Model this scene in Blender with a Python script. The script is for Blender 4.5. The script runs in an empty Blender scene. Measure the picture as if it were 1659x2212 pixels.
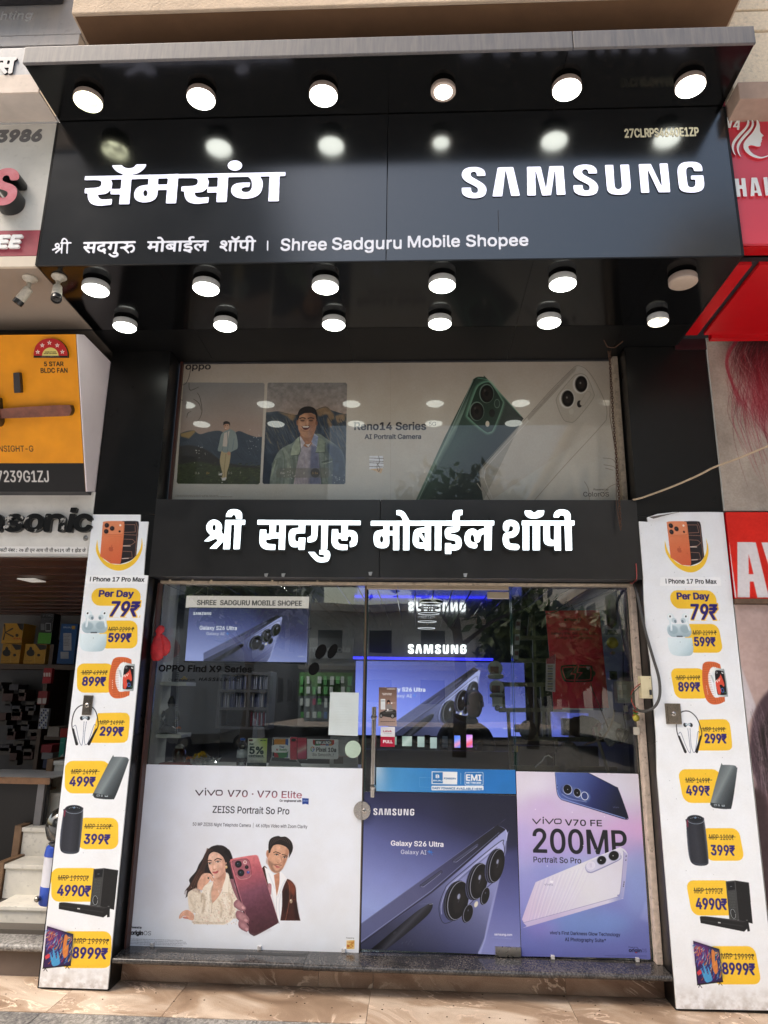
import bpy, bmesh, math, random, os
import numpy as np
from mathutils import Vector, Matrix
random.seed(7); RNG = np.random.default_rng(7)
SC = bpy.context.scene; COL = SC.collection
# ---------------------------------------------------------------- camera (measured from the photograph)
FPX = 1541.6; PITCH = 0.2515; YAW = 0.0482; ROLL = 0.0143
CAM = np.array([0.0, -4.4, 1.6])
_r = np.array([math.cos(YAW), math.sin(YAW), 0]); _f0 = np.array([-math.sin(YAW), math.cos(YAW), 0]); _u0 = np.array([0, 0, 1.0])
_f = _f0*math.cos(PITCH)+_u0*math.sin(PITCH); _u = -_f0*math.sin(PITCH)+_u0*math.cos(PITCH)
CR = _r*math.cos(ROLL)+_u*math.sin(ROLL); CU = -_r*math.sin(ROLL)+_u*math.cos(ROLL); CF = _f
cam = bpy.data.cameras.new('camera'); co = bpy.data.objects.new('camera', cam); COL.objects.link(co); SC.camera = co
cam.sensor_fit = 'VERTICAL'; cam.sensor_height = 24.0; cam.lens = 24.0*FPX/2212.0
cam.clip_start = 0.05; cam.clip_end = 3000
co.matrix_world = Matrix(((CR[0], CU[0], -CF[0], CAM[0]), (CR[1], CU[1], -CF[1], CAM[1]), (CR[2], CU[2], -CF[2], CAM[2]), (0, 0, 0, 1)))
# ---------------------------------------------------------------- world and sun
SUN_EL = math.radians(57); SUN_AZ = math.radians(246)      # hazy sun over the street, far to the left
wd = bpy.data.worlds.new('World'); SC.world = wd; wd.use_nodes = True
nt = wd.node_tree; nt.nodes.clear()
sky = nt.nodes.new('ShaderNodeTexSky'); sky.sky_type = 'NISHITA'; sky.sun_disc = False
sky.sun_elevation = SUN_EL; sky.sun_rotation = SUN_AZ; sky.air_density = 1.6; sky.dust_density = 6.0; sky.ozone_density = 0.6
bg = nt.nodes.new('ShaderNodeBackground'); bg.inputs[1].default_value = 0.15
hs = nt.nodes.new('ShaderNodeHueSaturation'); hs.inputs['Saturation'].default_value = 1.05
wo = nt.nodes.new('ShaderNodeOutputWorld')
nt.links.new(sky.outputs[0], hs.inputs['Color']); nt.links.new(hs.outputs[0], bg.inputs[0]); nt.links.new(bg.outputs[0], wo.inputs[0])
sl = bpy.data.lights.new('sun', 'SUN'); so = bpy.data.objects.new('sun', sl); COL.objects.link(so)
sl.energy = 1.5; sl.angle = math.radians(28); sl.color = (1.0, 0.96, 0.92)
_sd = Vector((math.sin(SUN_AZ)*math.cos(SUN_EL), math.cos(SUN_AZ)*math.cos(SUN_EL), math.sin(SUN_EL)))
so.rotation_euler = _sd.to_track_quat('Z', 'Y').to_euler(); so.location = (0, 0, 30)
SC.view_settings.view_transform = 'Standard'; SC.view_settings.look = 'None'; SC.view_settings.exposure = 1.14; SC.view_settings.gamma = 1
SC.cycles.max_bounces = 10; SC.cycles.transparent_max_bounces = 14; SC.cycles.glossy_bounces = 5; SC.cycles.diffuse_bounces = 4
SC.cycles.use_denoising = True; SC.cycles.sample_clamp_indirect = 6.0

# ---------------------------------------------------------------- measuring: a point of the photograph on a real plane
K = 1659/3072
def ray(u, v): return CF+CR*(u-829.5)/FPX-CU*(v-1106)/FPX
def W(u, v, Y=0.0):
    d = ray(u, v); q = CAM+(Y-CAM[1])/d[1]*d; return float(q[0]), float(q[2])
def H(u, v, z=0.0):
    d = ray(u, v); q = CAM+(z-CAM[2])/d[2]*d; return float(q[0]), float(q[1])
def XP(u, v, x):
    d = ray(u, v); q = CAM+(x-CAM[0])/d[0]*d; return float(q[1]), float(q[2])
def view(x0, y0, s): return lambda u, v: ((x0+u/s)*K, (y0+v/s)*K)
DV = lambda u, v: (u, v)

# ---------------------------------------------------------------- materials
MATS = {}
def lin(c):
    if isinstance(c, str): c = tuple(int(c[i:i+2], 16) for i in (0, 2, 4))
    return tuple((x/255/12.92 if x/255 <= .04045 else ((x/255+.055)/1.055)**2.4) for x in c[:3])
def mat(name, col, rough=.5, metal=0., var=.12, scale=6., bump=0., bscale=60., coat=0., emit=None, es=1., spec=.5, streak=False, ior=1.5, rvar=0., alpha=None, crough=.03, col2=None, dirt=0.):
    if name in MATS: return MATS[name]
    m = bpy.data.materials.new(name); m.use_nodes = True; n = m.node_tree; b = n.nodes['Principled BSDF']
    L = n.links.new
    c = lin(col) if isinstance(col, str) else col
    tc = n.nodes.new('ShaderNodeTexCoord'); mp = n.nodes.new('ShaderNodeMapping'); L(tc.outputs['Object'], mp.inputs[0])
    if streak: mp.inputs['Scale'].default_value = (1, 1, .08)
    nz = n.nodes.new('ShaderNodeTexNoise'); nz.inputs['Scale'].default_value = scale; nz.inputs['Detail'].default_value = 6; nz.inputs['Roughness'].default_value = .6
    L(mp.outputs[0], nz.inputs[0])
    rp = n.nodes.new('ShaderNodeValToRGB'); rp.color_ramp.elements[0].position = .3; rp.color_ramp.elements[1].position = .7
    c2 = lin(col2) if isinstance(col2, str) else (col2 or tuple(min(1, x*(1+var)) for x in c))
    rp.color_ramp.elements[0].color = (*[x*(1-var) for x in c], 1) if col2 is None else (*c, 1); rp.color_ramp.elements[1].color = (*c2, 1)
    L(nz.outputs[0], rp.inputs[0]); last = rp.outputs[0]
    if dirt:
        n2 = n.nodes.new('ShaderNodeTexNoise'); n2.inputs['Scale'].default_value = 35; n2.inputs['Detail'].default_value = 8; L(tc.outputs['Object'], n2.inputs[0])
        r2 = n.nodes.new('ShaderNodeValToRGB'); r2.color_ramp.elements[0].position = .58; r2.color_ramp.elements[1].position = .72
        r2.color_ramp.elements[0].color = (0, 0, 0, 1); r2.color_ramp.elements[1].color = (dirt, dirt, dirt, 1); L(n2.outputs[0], r2.inputs[0])
        mx = n.nodes.new('ShaderNodeMixRGB'); mx.inputs[2].default_value = (.09, .07, .055, 1); L(r2.outputs[0], mx.inputs[0]); L(last, mx.inputs[1]); last = mx.outputs[0]
    L(last, b.inputs['Base Color'])
    b.inputs['Roughness'].default_value = rough; b.inputs['Metallic'].default_value = metal; b.inputs['IOR'].default_value = ior
    b.inputs['Specular IOR Level'].default_value = spec
    if rvar:
        mr = n.nodes.new('ShaderNodeMapRange'); mr.inputs[3].default_value = max(0, rough-rvar); mr.inputs[4].default_value = rough+rvar
        L(nz.outputs[0], mr.inputs[0]); L(mr.outputs[0], b.inputs['Roughness'])
    if coat: b.inputs['Coat Weight'].default_value = coat; b.inputs['Coat Roughness'].default_value = crough
    if bump:
        nb = n.nodes.new('ShaderNodeTexNoise'); nb.inputs['Scale'].default_value = bscale; nb.inputs['Detail'].default_value = 5; L(tc.outputs['Object'], nb.inputs[0])
        bp = n.nodes.new('ShaderNodeBump'); bp.inputs['Strength'].default_value = bump; bp.inputs['Distance'].default_value = .01; L(nb.outputs[0], bp.inputs['Height']); L(bp.outputs[0], b.inputs['Normal'])
    if emit is not None:
        b.inputs['Emission Color'].default_value = (*(lin(emit) if isinstance(emit, str) else emit), 1); b.inputs['Emission Strength'].default_value = es
        if var > .12:
            em = n.nodes.new('ShaderNodeMapRange'); em.inputs[1].default_value = .38; em.inputs[2].default_value = .6; em.inputs[3].default_value = es*.13; em.inputs[4].default_value = es; L(nz.outputs[0], em.inputs[0]); L(em.outputs[0], b.inputs['Emission Strength'])
    MATS[name] = m; return m
def glass(name, tint=(1, 1, 1), rough=0., f=1.0):
    if name in MATS: return MATS[name]
    m = bpy.data.materials.new(name); m.use_nodes = True; n = m.node_tree; n.nodes.clear(); L = n.links.new
    o = n.nodes.new('ShaderNodeOutputMaterial'); mx = n.nodes.new('ShaderNodeMixShader'); t = n.nodes.new('ShaderNodeBsdfTransparent'); g = n.nodes.new('ShaderNodeBsdfGlossy')
    fr = n.nodes.new('ShaderNodeFresnel'); fr.inputs[0].default_value = 1.9; t.inputs[0].default_value = (*tint, 1); g.inputs['Roughness'].default_value = rough
    g.inputs[0].default_value = (f, f, f, 1)
    tc = n.nodes.new('ShaderNodeTexCoord'); nz = n.nodes.new('ShaderNodeTexNoise'); nz.inputs['Scale'].default_value = 1.3; L(tc.outputs['Object'], nz.inputs[0])
    bp = n.nodes.new('ShaderNodeBump'); bp.inputs['Strength'].default_value = .02; bp.inputs['Distance'].default_value = .05; L(nz.outputs[0], bp.inputs['Height']); L(bp.outputs[0], g.inputs['Normal'])
    L(fr.outputs[0], mx.inputs[0]); L(t.outputs[0], mx.inputs[1]); L(g.outputs[0], mx.inputs[2]); L(mx.outputs[0], o.inputs[0])
    MATS[name] = m; return m

# ---------------------------------------------------------------- objects
def tag(o, label=None, cat=None, group=None, kind=None):
    if label: o['label'] = label
    if cat: o['category'] = cat
    if group: o['group'] = group
    if kind: o['kind'] = kind
    return o
def thing(name, label, cat, loc=(0, 0, 0), group=None, rz=0.):
    o = bpy.data.objects.new(name, None); COL.objects.link(o); o.location = loc; o.rotation_euler = (0, 0, rz); o.empty_display_size = .1
    return tag(o, label, cat, group)
def link(name, me, parent=None, m=None, smooth=False):
    if m is not None:
        me.materials.clear()
        for x in (m if isinstance(m, (list, tuple)) else [m]): me.materials.append(x)
    if smooth:
        for p in me.polygons: p.use_smooth = True
    o = bpy.data.objects.new(name, me); COL.objects.link(o)
    if parent is not None:
        o.parent = parent
        if parent.parent is None: o.location = -Vector(parent.location) if not parent.get('_local') else (0, 0, 0)
    return o
class MB:
    """collects shapes (world coordinates) into one mesh"""
    def __init__(s): s.v = []; s.f = []; s.mi = []
    def add(s, vs, fs, mi=0):
        n = len(s.v); s.v += [tuple(map(float, v)) for v in vs]; s.f += [tuple(i+n for i in f) for f in fs]; s.mi += [mi]*len(fs); return s
    def box(s, x0, x1, y0, y1, z0, z1, mi=0, b=0.):
        if x0 > x1: x0, x1 = x1, x0
        if y0 > y1: y0, y1 = y1, y0
        if z0 > z1: z0, z1 = z1, z0
        if b <= 0:
            return s.add([(x, y, z) for z in (z0, z1) for y in (y0, y1) for x in (x0, x1)], [(0, 2, 3, 1), (4, 5, 7, 6), (0, 1, 5, 4), (2, 6, 7, 3), (0, 4, 6, 2), (1, 3, 7, 5)], mi)
        b = min(b, (x1-x0)*.45, (y1-y0)*.45, (z1-z0)*.45)
        bm = bmesh.new(); bmesh.ops.create_cube(bm, size=1)
        for v in bm.verts: v.co = Vector(((x0+x1)/2+v.co.x*(x1-x0), (y0+y1)/2+v.co.y*(y1-y0), (z0+z1)/2+v.co.z*(z1-z0)))
        bmesh.ops.bevel(bm, geom=bm.edges[:], offset=b, segments=2, affect='EDGES', profile=.6)
        s.add([v.co[:] for v in bm.verts], [[v.index for v in f.verts] for f in bm.faces], mi); bm.free(); return s
    def hull(s, a, bb, mi=0):
        """loft between two loops of equal length, capped"""
        n = len(a); return s.add(list(a)+list(bb), [(i, (i+1) % n, n+(i+1) % n, n+i) for i in range(n)]+[tuple(range(n))[::-1], tuple(range(n, 2*n))], mi)
    def tube(s, pts, r, seg=8, mi=0, caps=True):
        P = [Vector(p) for p in pts]; n = len(P); rr = r if isinstance(r, (list, tuple)) else [r]*n
        vs = []; up = Vector((0.3, .2, .9)).normalized(); t0 = None
        for i in range(n):
            t = (P[min(i+1, n-1)]-P[max(i-1, 0)]).normalized()
            if t0 is None:
                a = t.cross(up)
                if a.length < .1: a = t.cross(Vector((1, 0, 0)))
                a.normalize()
            else: a = (a-t*a.dot(t)).normalized()
            t0 = t; b = t.cross(a)
            vs += [P[i]+(a*math.cos(2*math.pi*k/seg)+b*math.sin(2*math.pi*k/seg))*rr[i] for k in range(seg)]
        fs = [(i*seg+k, i*seg+(k+1) % seg, (i+1)*seg+(k+1) % seg, (i+1)*seg+k) for i in range(n-1) for k in range(seg)]
        if caps: fs += [tuple(range(seg))[::-1], tuple((n-1)*seg+k for k in range(seg))]
        return s.add(vs, fs, mi)
    def lathe(s, prof, c, axis=(0, 0, 1), seg=20, mi=0):
        """prof: (radius, distance along axis)"""
        ax = Vector(axis).normalized(); a = ax.cross(Vector((.31, .95, .1))).normalized(); b = ax.cross(a); c = Vector(c)
        vs = [c+ax*h+(a*math.cos(2*math.pi*k/seg)+b*math.sin(2*math.pi*k/seg))*max(r, 1e-4) for r, h in prof for k in range(seg)]; n = len(prof)
        fs = [(i*seg+k, i*seg+(k+1) % seg, (i+1)*seg+(k+1) % seg, (i+1)*seg+k) for i in range(n-1) for k in range(seg)]
        fs += [tuple(range(seg))[::-1], tuple((n-1)*seg+k for k in range(seg))]
        return s.add(vs, fs, mi)
    def go(s, name, m, parent=None, smooth=False, ang=None):
        me = bpy.data.meshes.new(name); me.from_pydata(s.v, [], s.f); me.update()
        bm = bmesh.new(); bm.from_mesh(me); bmesh.ops.recalc_face_normals(bm, faces=bm.faces); bm.to_mesh(me); bm.free()
        o = link(name, me, parent, m)
        if len(s.mi) == len(me.polygons):
            for p, i in zip(me.polygons, s.mi): p.material_index = i
        if smooth: me.shade_smooth() if ang is None else me.shade_smooth()
        if smooth and ang: me.set_sharp_from_angle(angle=math.radians(ang))
        return o
def box(name, x0, x1, y0, y1, z0, z1, m, parent=None, b=0.): return MB().box(x0, x1, y0, y1, z0, z1, b=b).go(name, m, parent)
def copy_tree(o, loc=None, label=None, parent=None):
    c = o.copy(); COL.objects.link(c)
    if parent is not None: c.parent = parent
    if loc is not None: c.location = loc
    if label: c['label'] = label
    for ch in [x for x in COL.objects if x.parent == o]: copy_tree(ch, parent=c)
    return c

# ---------------------------------------------------------------- shapes drawn on a grid
def curve(pts, n=6, closed=True):
    """points (x, y) are smooth, (x, y, 1) are corners"""
    P = [tuple(p) for p in pts]; N = len(P); out = []
    cor = [i for i in range(N) if len(P[i]) > 2]
    def cr(a, b, c, d, t):
        return tuple(.5*((2*b[k])+(-a[k]+c[k])*t+(2*a[k]-5*b[k]+4*c[k]-d[k])*t*t+(-a[k]+3*b[k]-3*c[k]+d[k])*t**3) for k in (0, 1))
    for i in range(N if closed else N-1):
        b = P[i]; c = P[(i+1) % N]
        a = P[(i-1) % N] if (closed or i > 0) else b; d = P[(i+2) % N] if (closed or i+2 < N) else c
        if len(b) > 2: a = b
        if len(c) > 2: d = c
        out.append(b[:2])
        if len(b) > 2 and len(c) > 2: continue
        for k in range(1, n): out.append(cr(a, b, c, d, k/n))
    if not closed: out.append(P[-1][:2])
    return out
def ell(cx, cy, rx, ry, rot=0., n=28, a0=0., a1=360.):
    r = math.radians(rot); cs, sn = math.cos(r), math.sin(r); o = []
    full = abs(a1-a0-360) < 1e-6
    for i in range(n if full else n+1):
        t = math.radians(a0+(a1-a0)*i/n); x, y = rx*math.cos(t), ry*math.sin(t); o.append((cx+x*cs-y*sn, cy+x*sn+y*cs))
    return o
def rrect(x0, y0, x1, y1, r):
    o = []
    for cx, cy, a in ((x1-r, y1-r, 0), (x0+r, y1-r, 90), (x0+r, y0+r, 180), (x1-r, y0+r, 270)):
        o += [(cx+r*math.cos(math.radians(a+t)), cy+r*math.sin(math.radians(a+t))) for t in (0, 22, 45, 68, 90)]
    return o
def stroke(pts, w, caps=True):
    """polygons that together cover a line of width w (number or list)"""
    out = []; n = len(pts); ww = w if isinstance(w, (list, tuple)) else [w]*n
    for i in range(n-1):
        (x0, y0), (x1, y1) = pts[i][:2], pts[i+1][:2]; dx, dy = x1-x0, y1-y0; L = math.hypot(dx, dy) or 1; nx, ny = -dy/L, dx/L
        a, b = ww[i]/2, ww[i+1]/2
        out.append([(x0+nx*a, y0+ny*a), (x1+nx*b, y1+ny*b), (x1-nx*b, y1-ny*b), (x0-nx*a, y0-ny*a)])
    for i in range(n):
        if caps or 0 < i < n-1: out.append(ell(pts[i][0], pts[i][1], ww[i]/2, ww[i]/2, n=12))
    return out
def orient(c):
    a = sum(c[i][0]*c[(i+1) % len(c)][1]-c[(i+1) % len(c)][0]*c[i][1] for i in range(len(c)))
    return c if a > 0 else c[::-1]
def raster(cont, w, h, ss=3, own=True):
    """non-zero winding coverage of closed contours (pixel coordinates) on a w x h grid"""
    Wd = np.zeros((h*ss, w*ss+1), np.int16)
    for c in cont:
        c = np.asarray(orient(list(map(tuple, c))) if own else c, float)*ss
        a = c; b = np.roll(c, -1, 0)
        for (x0, y0), (x1, y1) in zip(a, b):
            if y0 == y1: continue
            s = 1
            if y0 > y1: x0, y0, x1, y1, s = x1, y1, x0, y0, -1
            r0 = max(0, int(math.ceil(y0-.5))); r1 = min(h*ss-1, int(math.ceil(y1-.5))-1)
            if r1 < r0: continue
            rr = np.arange(r0, r1+1); xs = x0+(rr+.5-y0)*(x1-x0)/(y1-y0)
            np.add.at(Wd, (rr, np.clip(np.ceil(xs-.5), 0, w*ss).astype(int)), s)
    M = (np.cumsum(Wd, 1)[:, :w*ss] != 0)
    return M.reshape(h, ss, w, ss).mean((1, 3)).astype(np.float32)
def gblur(a, s):
    if s < .3: return a
    r = int(math.ceil(s*2.6)); k = np.exp(-.5*(np.arange(-r, r+1)/s)**2); k /= k.sum()
    for ax in (0, 1):
        p = [(0, 0)]*a.ndim; p[ax] = (r, r); q = np.pad(a, p, mode='edge'); o = np.zeros_like(a)
        n = a.shape[ax]
        for i, kk in enumerate(k): o += kk*(q[i:i+n] if ax == 0 else q[:, i:i+n])
        a = o
    return a
def dilate(m, rx, ry=None):
    ry = rx if ry is None else ry; o = m.copy(); n = 20
    if rx <= 0: return m
    for f in (1., .5):
        for k in range(n):
            dx, dy = int(round(rx*f*math.cos(2*math.pi*k/n))), int(round(ry*f*math.sin(2*math.pi*k/n)))
            o = np.maximum(o, np.roll(np.roll(m, dx, 1), dy, 0))
    return o
def vnoise(h, w, cell, seed=0, oct=4):
    r = np.random.default_rng(seed); out = np.zeros((h, w), np.float32); amp = 1.; tot = 0
    for _ in range(oct):
        cy, cx = (cell if isinstance(cell, tuple) else (cell, cell)); gh, gw = int(h/cy)+3, int(w/cx)+3
        g = r.random((gh, gw)).astype(np.float32); y = np.arange(h)/cy; x = np.arange(w)/cx
        yi, xi = y.astype(int), x.astype(int); fy, fx = (y-yi)[:, None], (x-xi)[None]; fy = fy*fy*(3-2*fy); fx = fx*fx*(3-2*fx)
        out += amp*((g[yi][:, xi]*(1-fx)+g[yi][:, xi+1]*fx)*(1-fy)+(g[yi+1][:, xi]*(1-fx)+g[yi+1][:, xi+1]*fx)*fy)
        tot += amp; amp *= .5; cell = (max(1.01, cy/2), max(1.01, cx/2))
    return out/tot

# ---------------------------------------------------------------- lettering (Blender's own fonts)
_fd = bpy.utils.system_resource('DATAFILES', path='fonts')
def _font(fn):
    try: return bpy.data.fonts.load(os.path.join(_fd, fn))
    except Exception: return None
INTER = _font('Inter.woff2'); DEVA = _font('NotoSansDevanagari-Regular.woff2'); CJK = _font('Noto Sans CJK Regular.woff2')
_tc = {}
def outlines(text, font, shear=0., sp=1.):
    key = (text, font.name if font else '', shear, sp)
    if key in _tc: return _tc[key]
    c = bpy.data.curves.new('t', 'FONT'); c.body = text; c.resolution_u = 4; c.shear = shear; c.space_character = sp; c.fill_mode = 'NONE'
    if font: c.font = font
    o = bpy.data.objects.new('t', c); COL.objects.link(o); dg = bpy.context.evaluated_depsgraph_get()
    cu = o.evaluated_get(dg).to_curve(dg); out = []
    for s in cu.splines:
        P = s.bezier_points; n = len(P)
        if n < 2: continue
        for_s = []
        for i in range(n):
            a, b = P[i], P[(i+1) % n]; p0, p1, p2, p3 = a.co, a.handle_right, b.handle_left, b.co
            d = (p3-p0); L = d.length
            flat = L < 1e-6 or (abs((p1-p0).cross(d).z) < 1e-4*L+1e-7 and abs((p2-p0).cross(d).z) < 1e-4*L+1e-7)
            for_s.append((p0.x, p0.y))
            if not flat:
                for t in (.2, .4, .6, .8):
                    q = p0*(1-t)**3+p1*3*t*(1-t)**2+p2*3*t*t*(1-t)+p3*t**3; for_s.append((q.x, q.y))
        out.append(np.array(for_s))
    o.to_mesh_clear() if False else None
    bpy.data.objects.remove(o); bpy.data.curves.remove(c)
    _tc[key] = out; return out
_cap = {}
def caph(font):
    k = font.name if font else ''
    if k not in _cap:
        t = 'म' if font is DEVA else 'H'; a = np.concatenate(outlines(t, font)); _cap[k] = float(a[:, 1].max())
    return _cap[k]
def fit_text(text, font, x0, x1, z0, cap, shear=0., sp=1.):
    """outlines scaled so the ink runs x0..x1 with its baseline at z0 and capital height cap"""
    cs = outlines(text, font, shear, sp); a = np.concatenate(cs); mn, mx = a[:, 0].min(), a[:, 0].max(); sx = (x1-x0)/(mx-mn); sz = cap/caph(font)
    return [np.stack([(c[:, 0]-mn)*sx+x0, c[:, 1]*sz+z0], 1) for c in cs]
class Canvas:
    """a printed picture, painted in numpy; positions come through a measuring view onto its own plane"""
    def __init__(s, x0, x1, z0, z1, Y, ppm, bg='ffffff', vw=DV, proj=None):
        s.proj = proj; s.lw = 1.; s.bl = 1.
        s.x0, s.x1, s.z0, s.z1, s.Y, s.ppm, s.vw = x0, x1, z0, z1, Y, ppm, vw
        s.w, s.h = max(4, int(round((x1-x0)*ppm))), max(4, int(round((z1-z0)*ppm)))
        s.im = np.zeros((s.h, s.w, 3), np.float32); s.im[:] = s.c(bg)
    def c(s, col):
        return np.array([int(col[i:i+2], 16) for i in (0, 2, 4)], np.float32)/255 if isinstance(col, str) else np.array(col, np.float32)
    def P(s, p):
        u, v = s.vw(p[0], p[1]); x, z = s.proj(u, v) if s.proj else W(u, v, s.Y); return ((x-s.x0)*s.ppm, (z-s.z0)*s.ppm)
    def unit(s): a = s.P((100, 100)); b = s.P((101, 100)); return math.hypot(b[0]-a[0], b[1]-a[1])
    def _mask(s, polys, blur, own=True):
        A = np.concatenate([np.asarray(p, float) for p in polys]); pad = int(blur*3)+2
        i0, j0 = int(max(0, math.floor(A[:, 0].min())-pad)), int(max(0, math.floor(A[:, 1].min())-pad))
        i1, j1 = int(min(s.w, math.ceil(A[:, 0].max())+pad)), int(min(s.h, math.ceil(A[:, 1].max())+pad))
        if i1 <= i0 or j1 <= j0: return None
        m = raster([np.asarray(p, float)-(i0, j0) for p in polys], i1-i0, j1-j0, 3, own); return i0, j0, i1, j1, gblur(m, blur)
    def _put(s, R, col, a, grad=None, tex=None):
        if R is None: return
        i0, j0, i1, j1, m = R; sub = s.im[j0:j1, i0:i1]
        if grad:
            p, q, st = grad; p, q = s.P(p), s.P(q); dx, dy = q[0]-p[0], q[1]-p[1]; L = dx*dx+dy*dy
            X, Y = np.meshgrid(np.arange(i0, i1)+.5, np.arange(j0, j1)+.5); t = np.clip(((X-p[0])*dx+(Y-p[1])*dy)/L, 0, 1)
            ts = [x[0] for x in st]; cs = np.array([s.c(x[1]) for x in st]); cc = np.stack([np.interp(t, ts, cs[:, k]) for k in range(3)], -1)
        else: cc = s.c(col)
        if tex is not None: m = m*tex(i0, j0, i1, j1)
        s.im[j0:j1, i0:i1] = sub*(1-(m*a)[..., None])+cc*(m*a)[..., None]
    def pg(s, pts, col='000000', a=1., blur=0., grad=None, sm=False, tex=None):
        if sm: pts = curve(pts)
        blur *= s.bl
        s._put(s._mask([[s.P(p) for p in pts]], blur*s.unit()), col, a, grad, tex); return s
    def el(s, cx, cy, rx, ry, col='000000', rot=0., a=1., blur=0., grad=None): return s.pg(ell(cx, cy, rx, ry, rot), col, a, blur, grad)
    def rr(s, x0, y0, x1, y1, r, col='000000', a=1., blur=0., grad=None): return s.pg(rrect(x0, y0, x1, y1, r), col, a, blur, grad)
    def ln(s, pts, w, col='000000', a=1., blur=0., sm=False, grad=None):
        if s.lw != 1: w = [x*s.lw for x in w] if isinstance(w, (list, tuple)) else w*s.lw
        blur *= s.bl
        if sm: pts = curve(pts, 5, False); w = w if not isinstance(w, (list, tuple)) else list(np.interp(np.linspace(0, 1, len(pts)), np.linspace(0, 1, len(w)), w))
        s._put(s._mask([[s.P(p) for p in q] for q in stroke(pts, w)], blur*s.unit()), col, a, grad); return s
    def tx(s, text, x0, x1, yb, cap, col='000000', font='I', bold=0., shear=0., a=1., grad=None, sp=1., blur=0.):
        f = {'I': INTER, 'D': DEVA, 'C': CJK, 'B': None}[font]
        X0, Z0 = s.P((x0, yb)); X1, _ = s.P((x1, yb)); _, Zt = s.P((x0, yb-cap))
        b = bold*.6*s.unit()
        cs = fit_text(text, f, X0+b, X1-b, Z0+b*.3, Zt-Z0-b*.6, shear, sp)
        R = s._mask(cs, blur*s.unit(), own=False)
        if R is None: return s
        if b > .2:                                         # embolden by spreading the ink on a finer grid
            i0, j0, i1, j1, _ = R; k = 4; m = raster([(c-(i0, j0))*k for c in cs], (i1-i0)*k, (j1-j0)*k, 1, own=False)
            m = dilate(m, b*k, b*k*.8); m = m.reshape(j1-j0, k, i1-i0, k).mean((1, 3)); R = (i0, j0, i1, j1, gblur(m, blur*s.unit()))
        s._put(R, col, a, grad); return s
    def shape(s, conts, x0, x1, yb, yt, col='ffffff', a=1., blur=0.):
        """unit shape (list of contours in 0..1) placed in a box"""
        X0, Z0 = s.P((x0, yb)); X1, _ = s.P((x1, yb)); _, Z1 = s.P((x0, yt))
        s._put(s._mask([[(X0+p[0]*(X1-X0), Z0+p[1]*(Z1-Z0)) for p in c] for c in conts], blur), col, a); return s
    def speck(s, amt=.03, cell=2.5, seed=1, tint=(1, 1, 1)):
        n = (vnoise(s.h, s.w, cell, seed, 3)-.5)*2*amt; s.im = np.clip(s.im+n[..., None]*np.array(tint), 0, 1); return s
    def image(s, name):
        im = bpy.data.images.new(name, s.w, s.h); a = np.ones((s.h, s.w, 4), np.float32); a[..., :3] = np.clip(s.im, 0, 1); im.pixels.foreach_set(a.ravel()); im.update(); im.pack(); return im
def print_mat(name, img, rough=.4, coat=0., emit=0., bump=.02, spec=.3, crough=.03, dirt=0.12, gain=1., bscale=140):
    m = bpy.data.materials.new(name); m.use_nodes = True; n = m.node_tree; b = n.nodes['Principled BSDF']; L = n.links.new
    t = n.nodes.new('ShaderNodeTexImage'); t.image = img; t.extension = 'EXTEND'; last = t.outputs[0]
    tc = n.nodes.new('ShaderNodeTexCoord'); nz = n.nodes.new('ShaderNodeTexNoise'); nz.inputs['Scale'].default_value = 7; nz.inputs['Detail'].default_value = 8; L(tc.outputs['Object'], nz.inputs[0])
    rp = n.nodes.new('ShaderNodeValToRGB'); rp.color_ramp.elements[0].position = .35; rp.color_ramp.elements[1].position = .75
    g0, g1 = gain, gain*(1-dirt); rp.color_ramp.elements[0].color = (g0, g0, g0, 1); rp.color_ramp.elements[1].color = (g1, g1*.98, g1*.95, 1); L(nz.outputs[0], rp.inputs[0])
    mx = n.nodes.new('ShaderNodeMixRGB'); mx.blend_type = 'MULTIPLY'; mx.inputs[0].default_value = 1; L(last, mx.inputs[1]); L(rp.outputs[0], mx.inputs[2])
    b.inputs['Roughness'].default_value = rough; b.inputs['Specular IOR Level'].default_value = spec
    if emit: L(last, b.inputs['Emission Color']); b.inputs['Emission Strength'].default_value = emit; b.inputs['Base Color'].default_value = (.01, .01, .012, 1)
    else: L(mx.outputs[0], b.inputs['Base Color'])
    if coat: b.inputs['Coat Weight'].default_value = coat; b.inputs['Coat Roughness'].default_value = crough
    nb = n.nodes.new('ShaderNodeTexNoise'); nb.inputs['Scale'].default_value = 4; nb.inputs['Detail'].default_value = 3; L(tc.outputs['Object'], nb.inputs[0])
    bp = n.nodes.new('ShaderNodeBump'); bp.inputs['Strength'].default_value = bump; bp.inputs['Distance'].default_value = .05; L(nb.outputs[0], bp.inputs['Height']); L(bp.outputs[0], b.inputs['Normal'])
    return m
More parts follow.
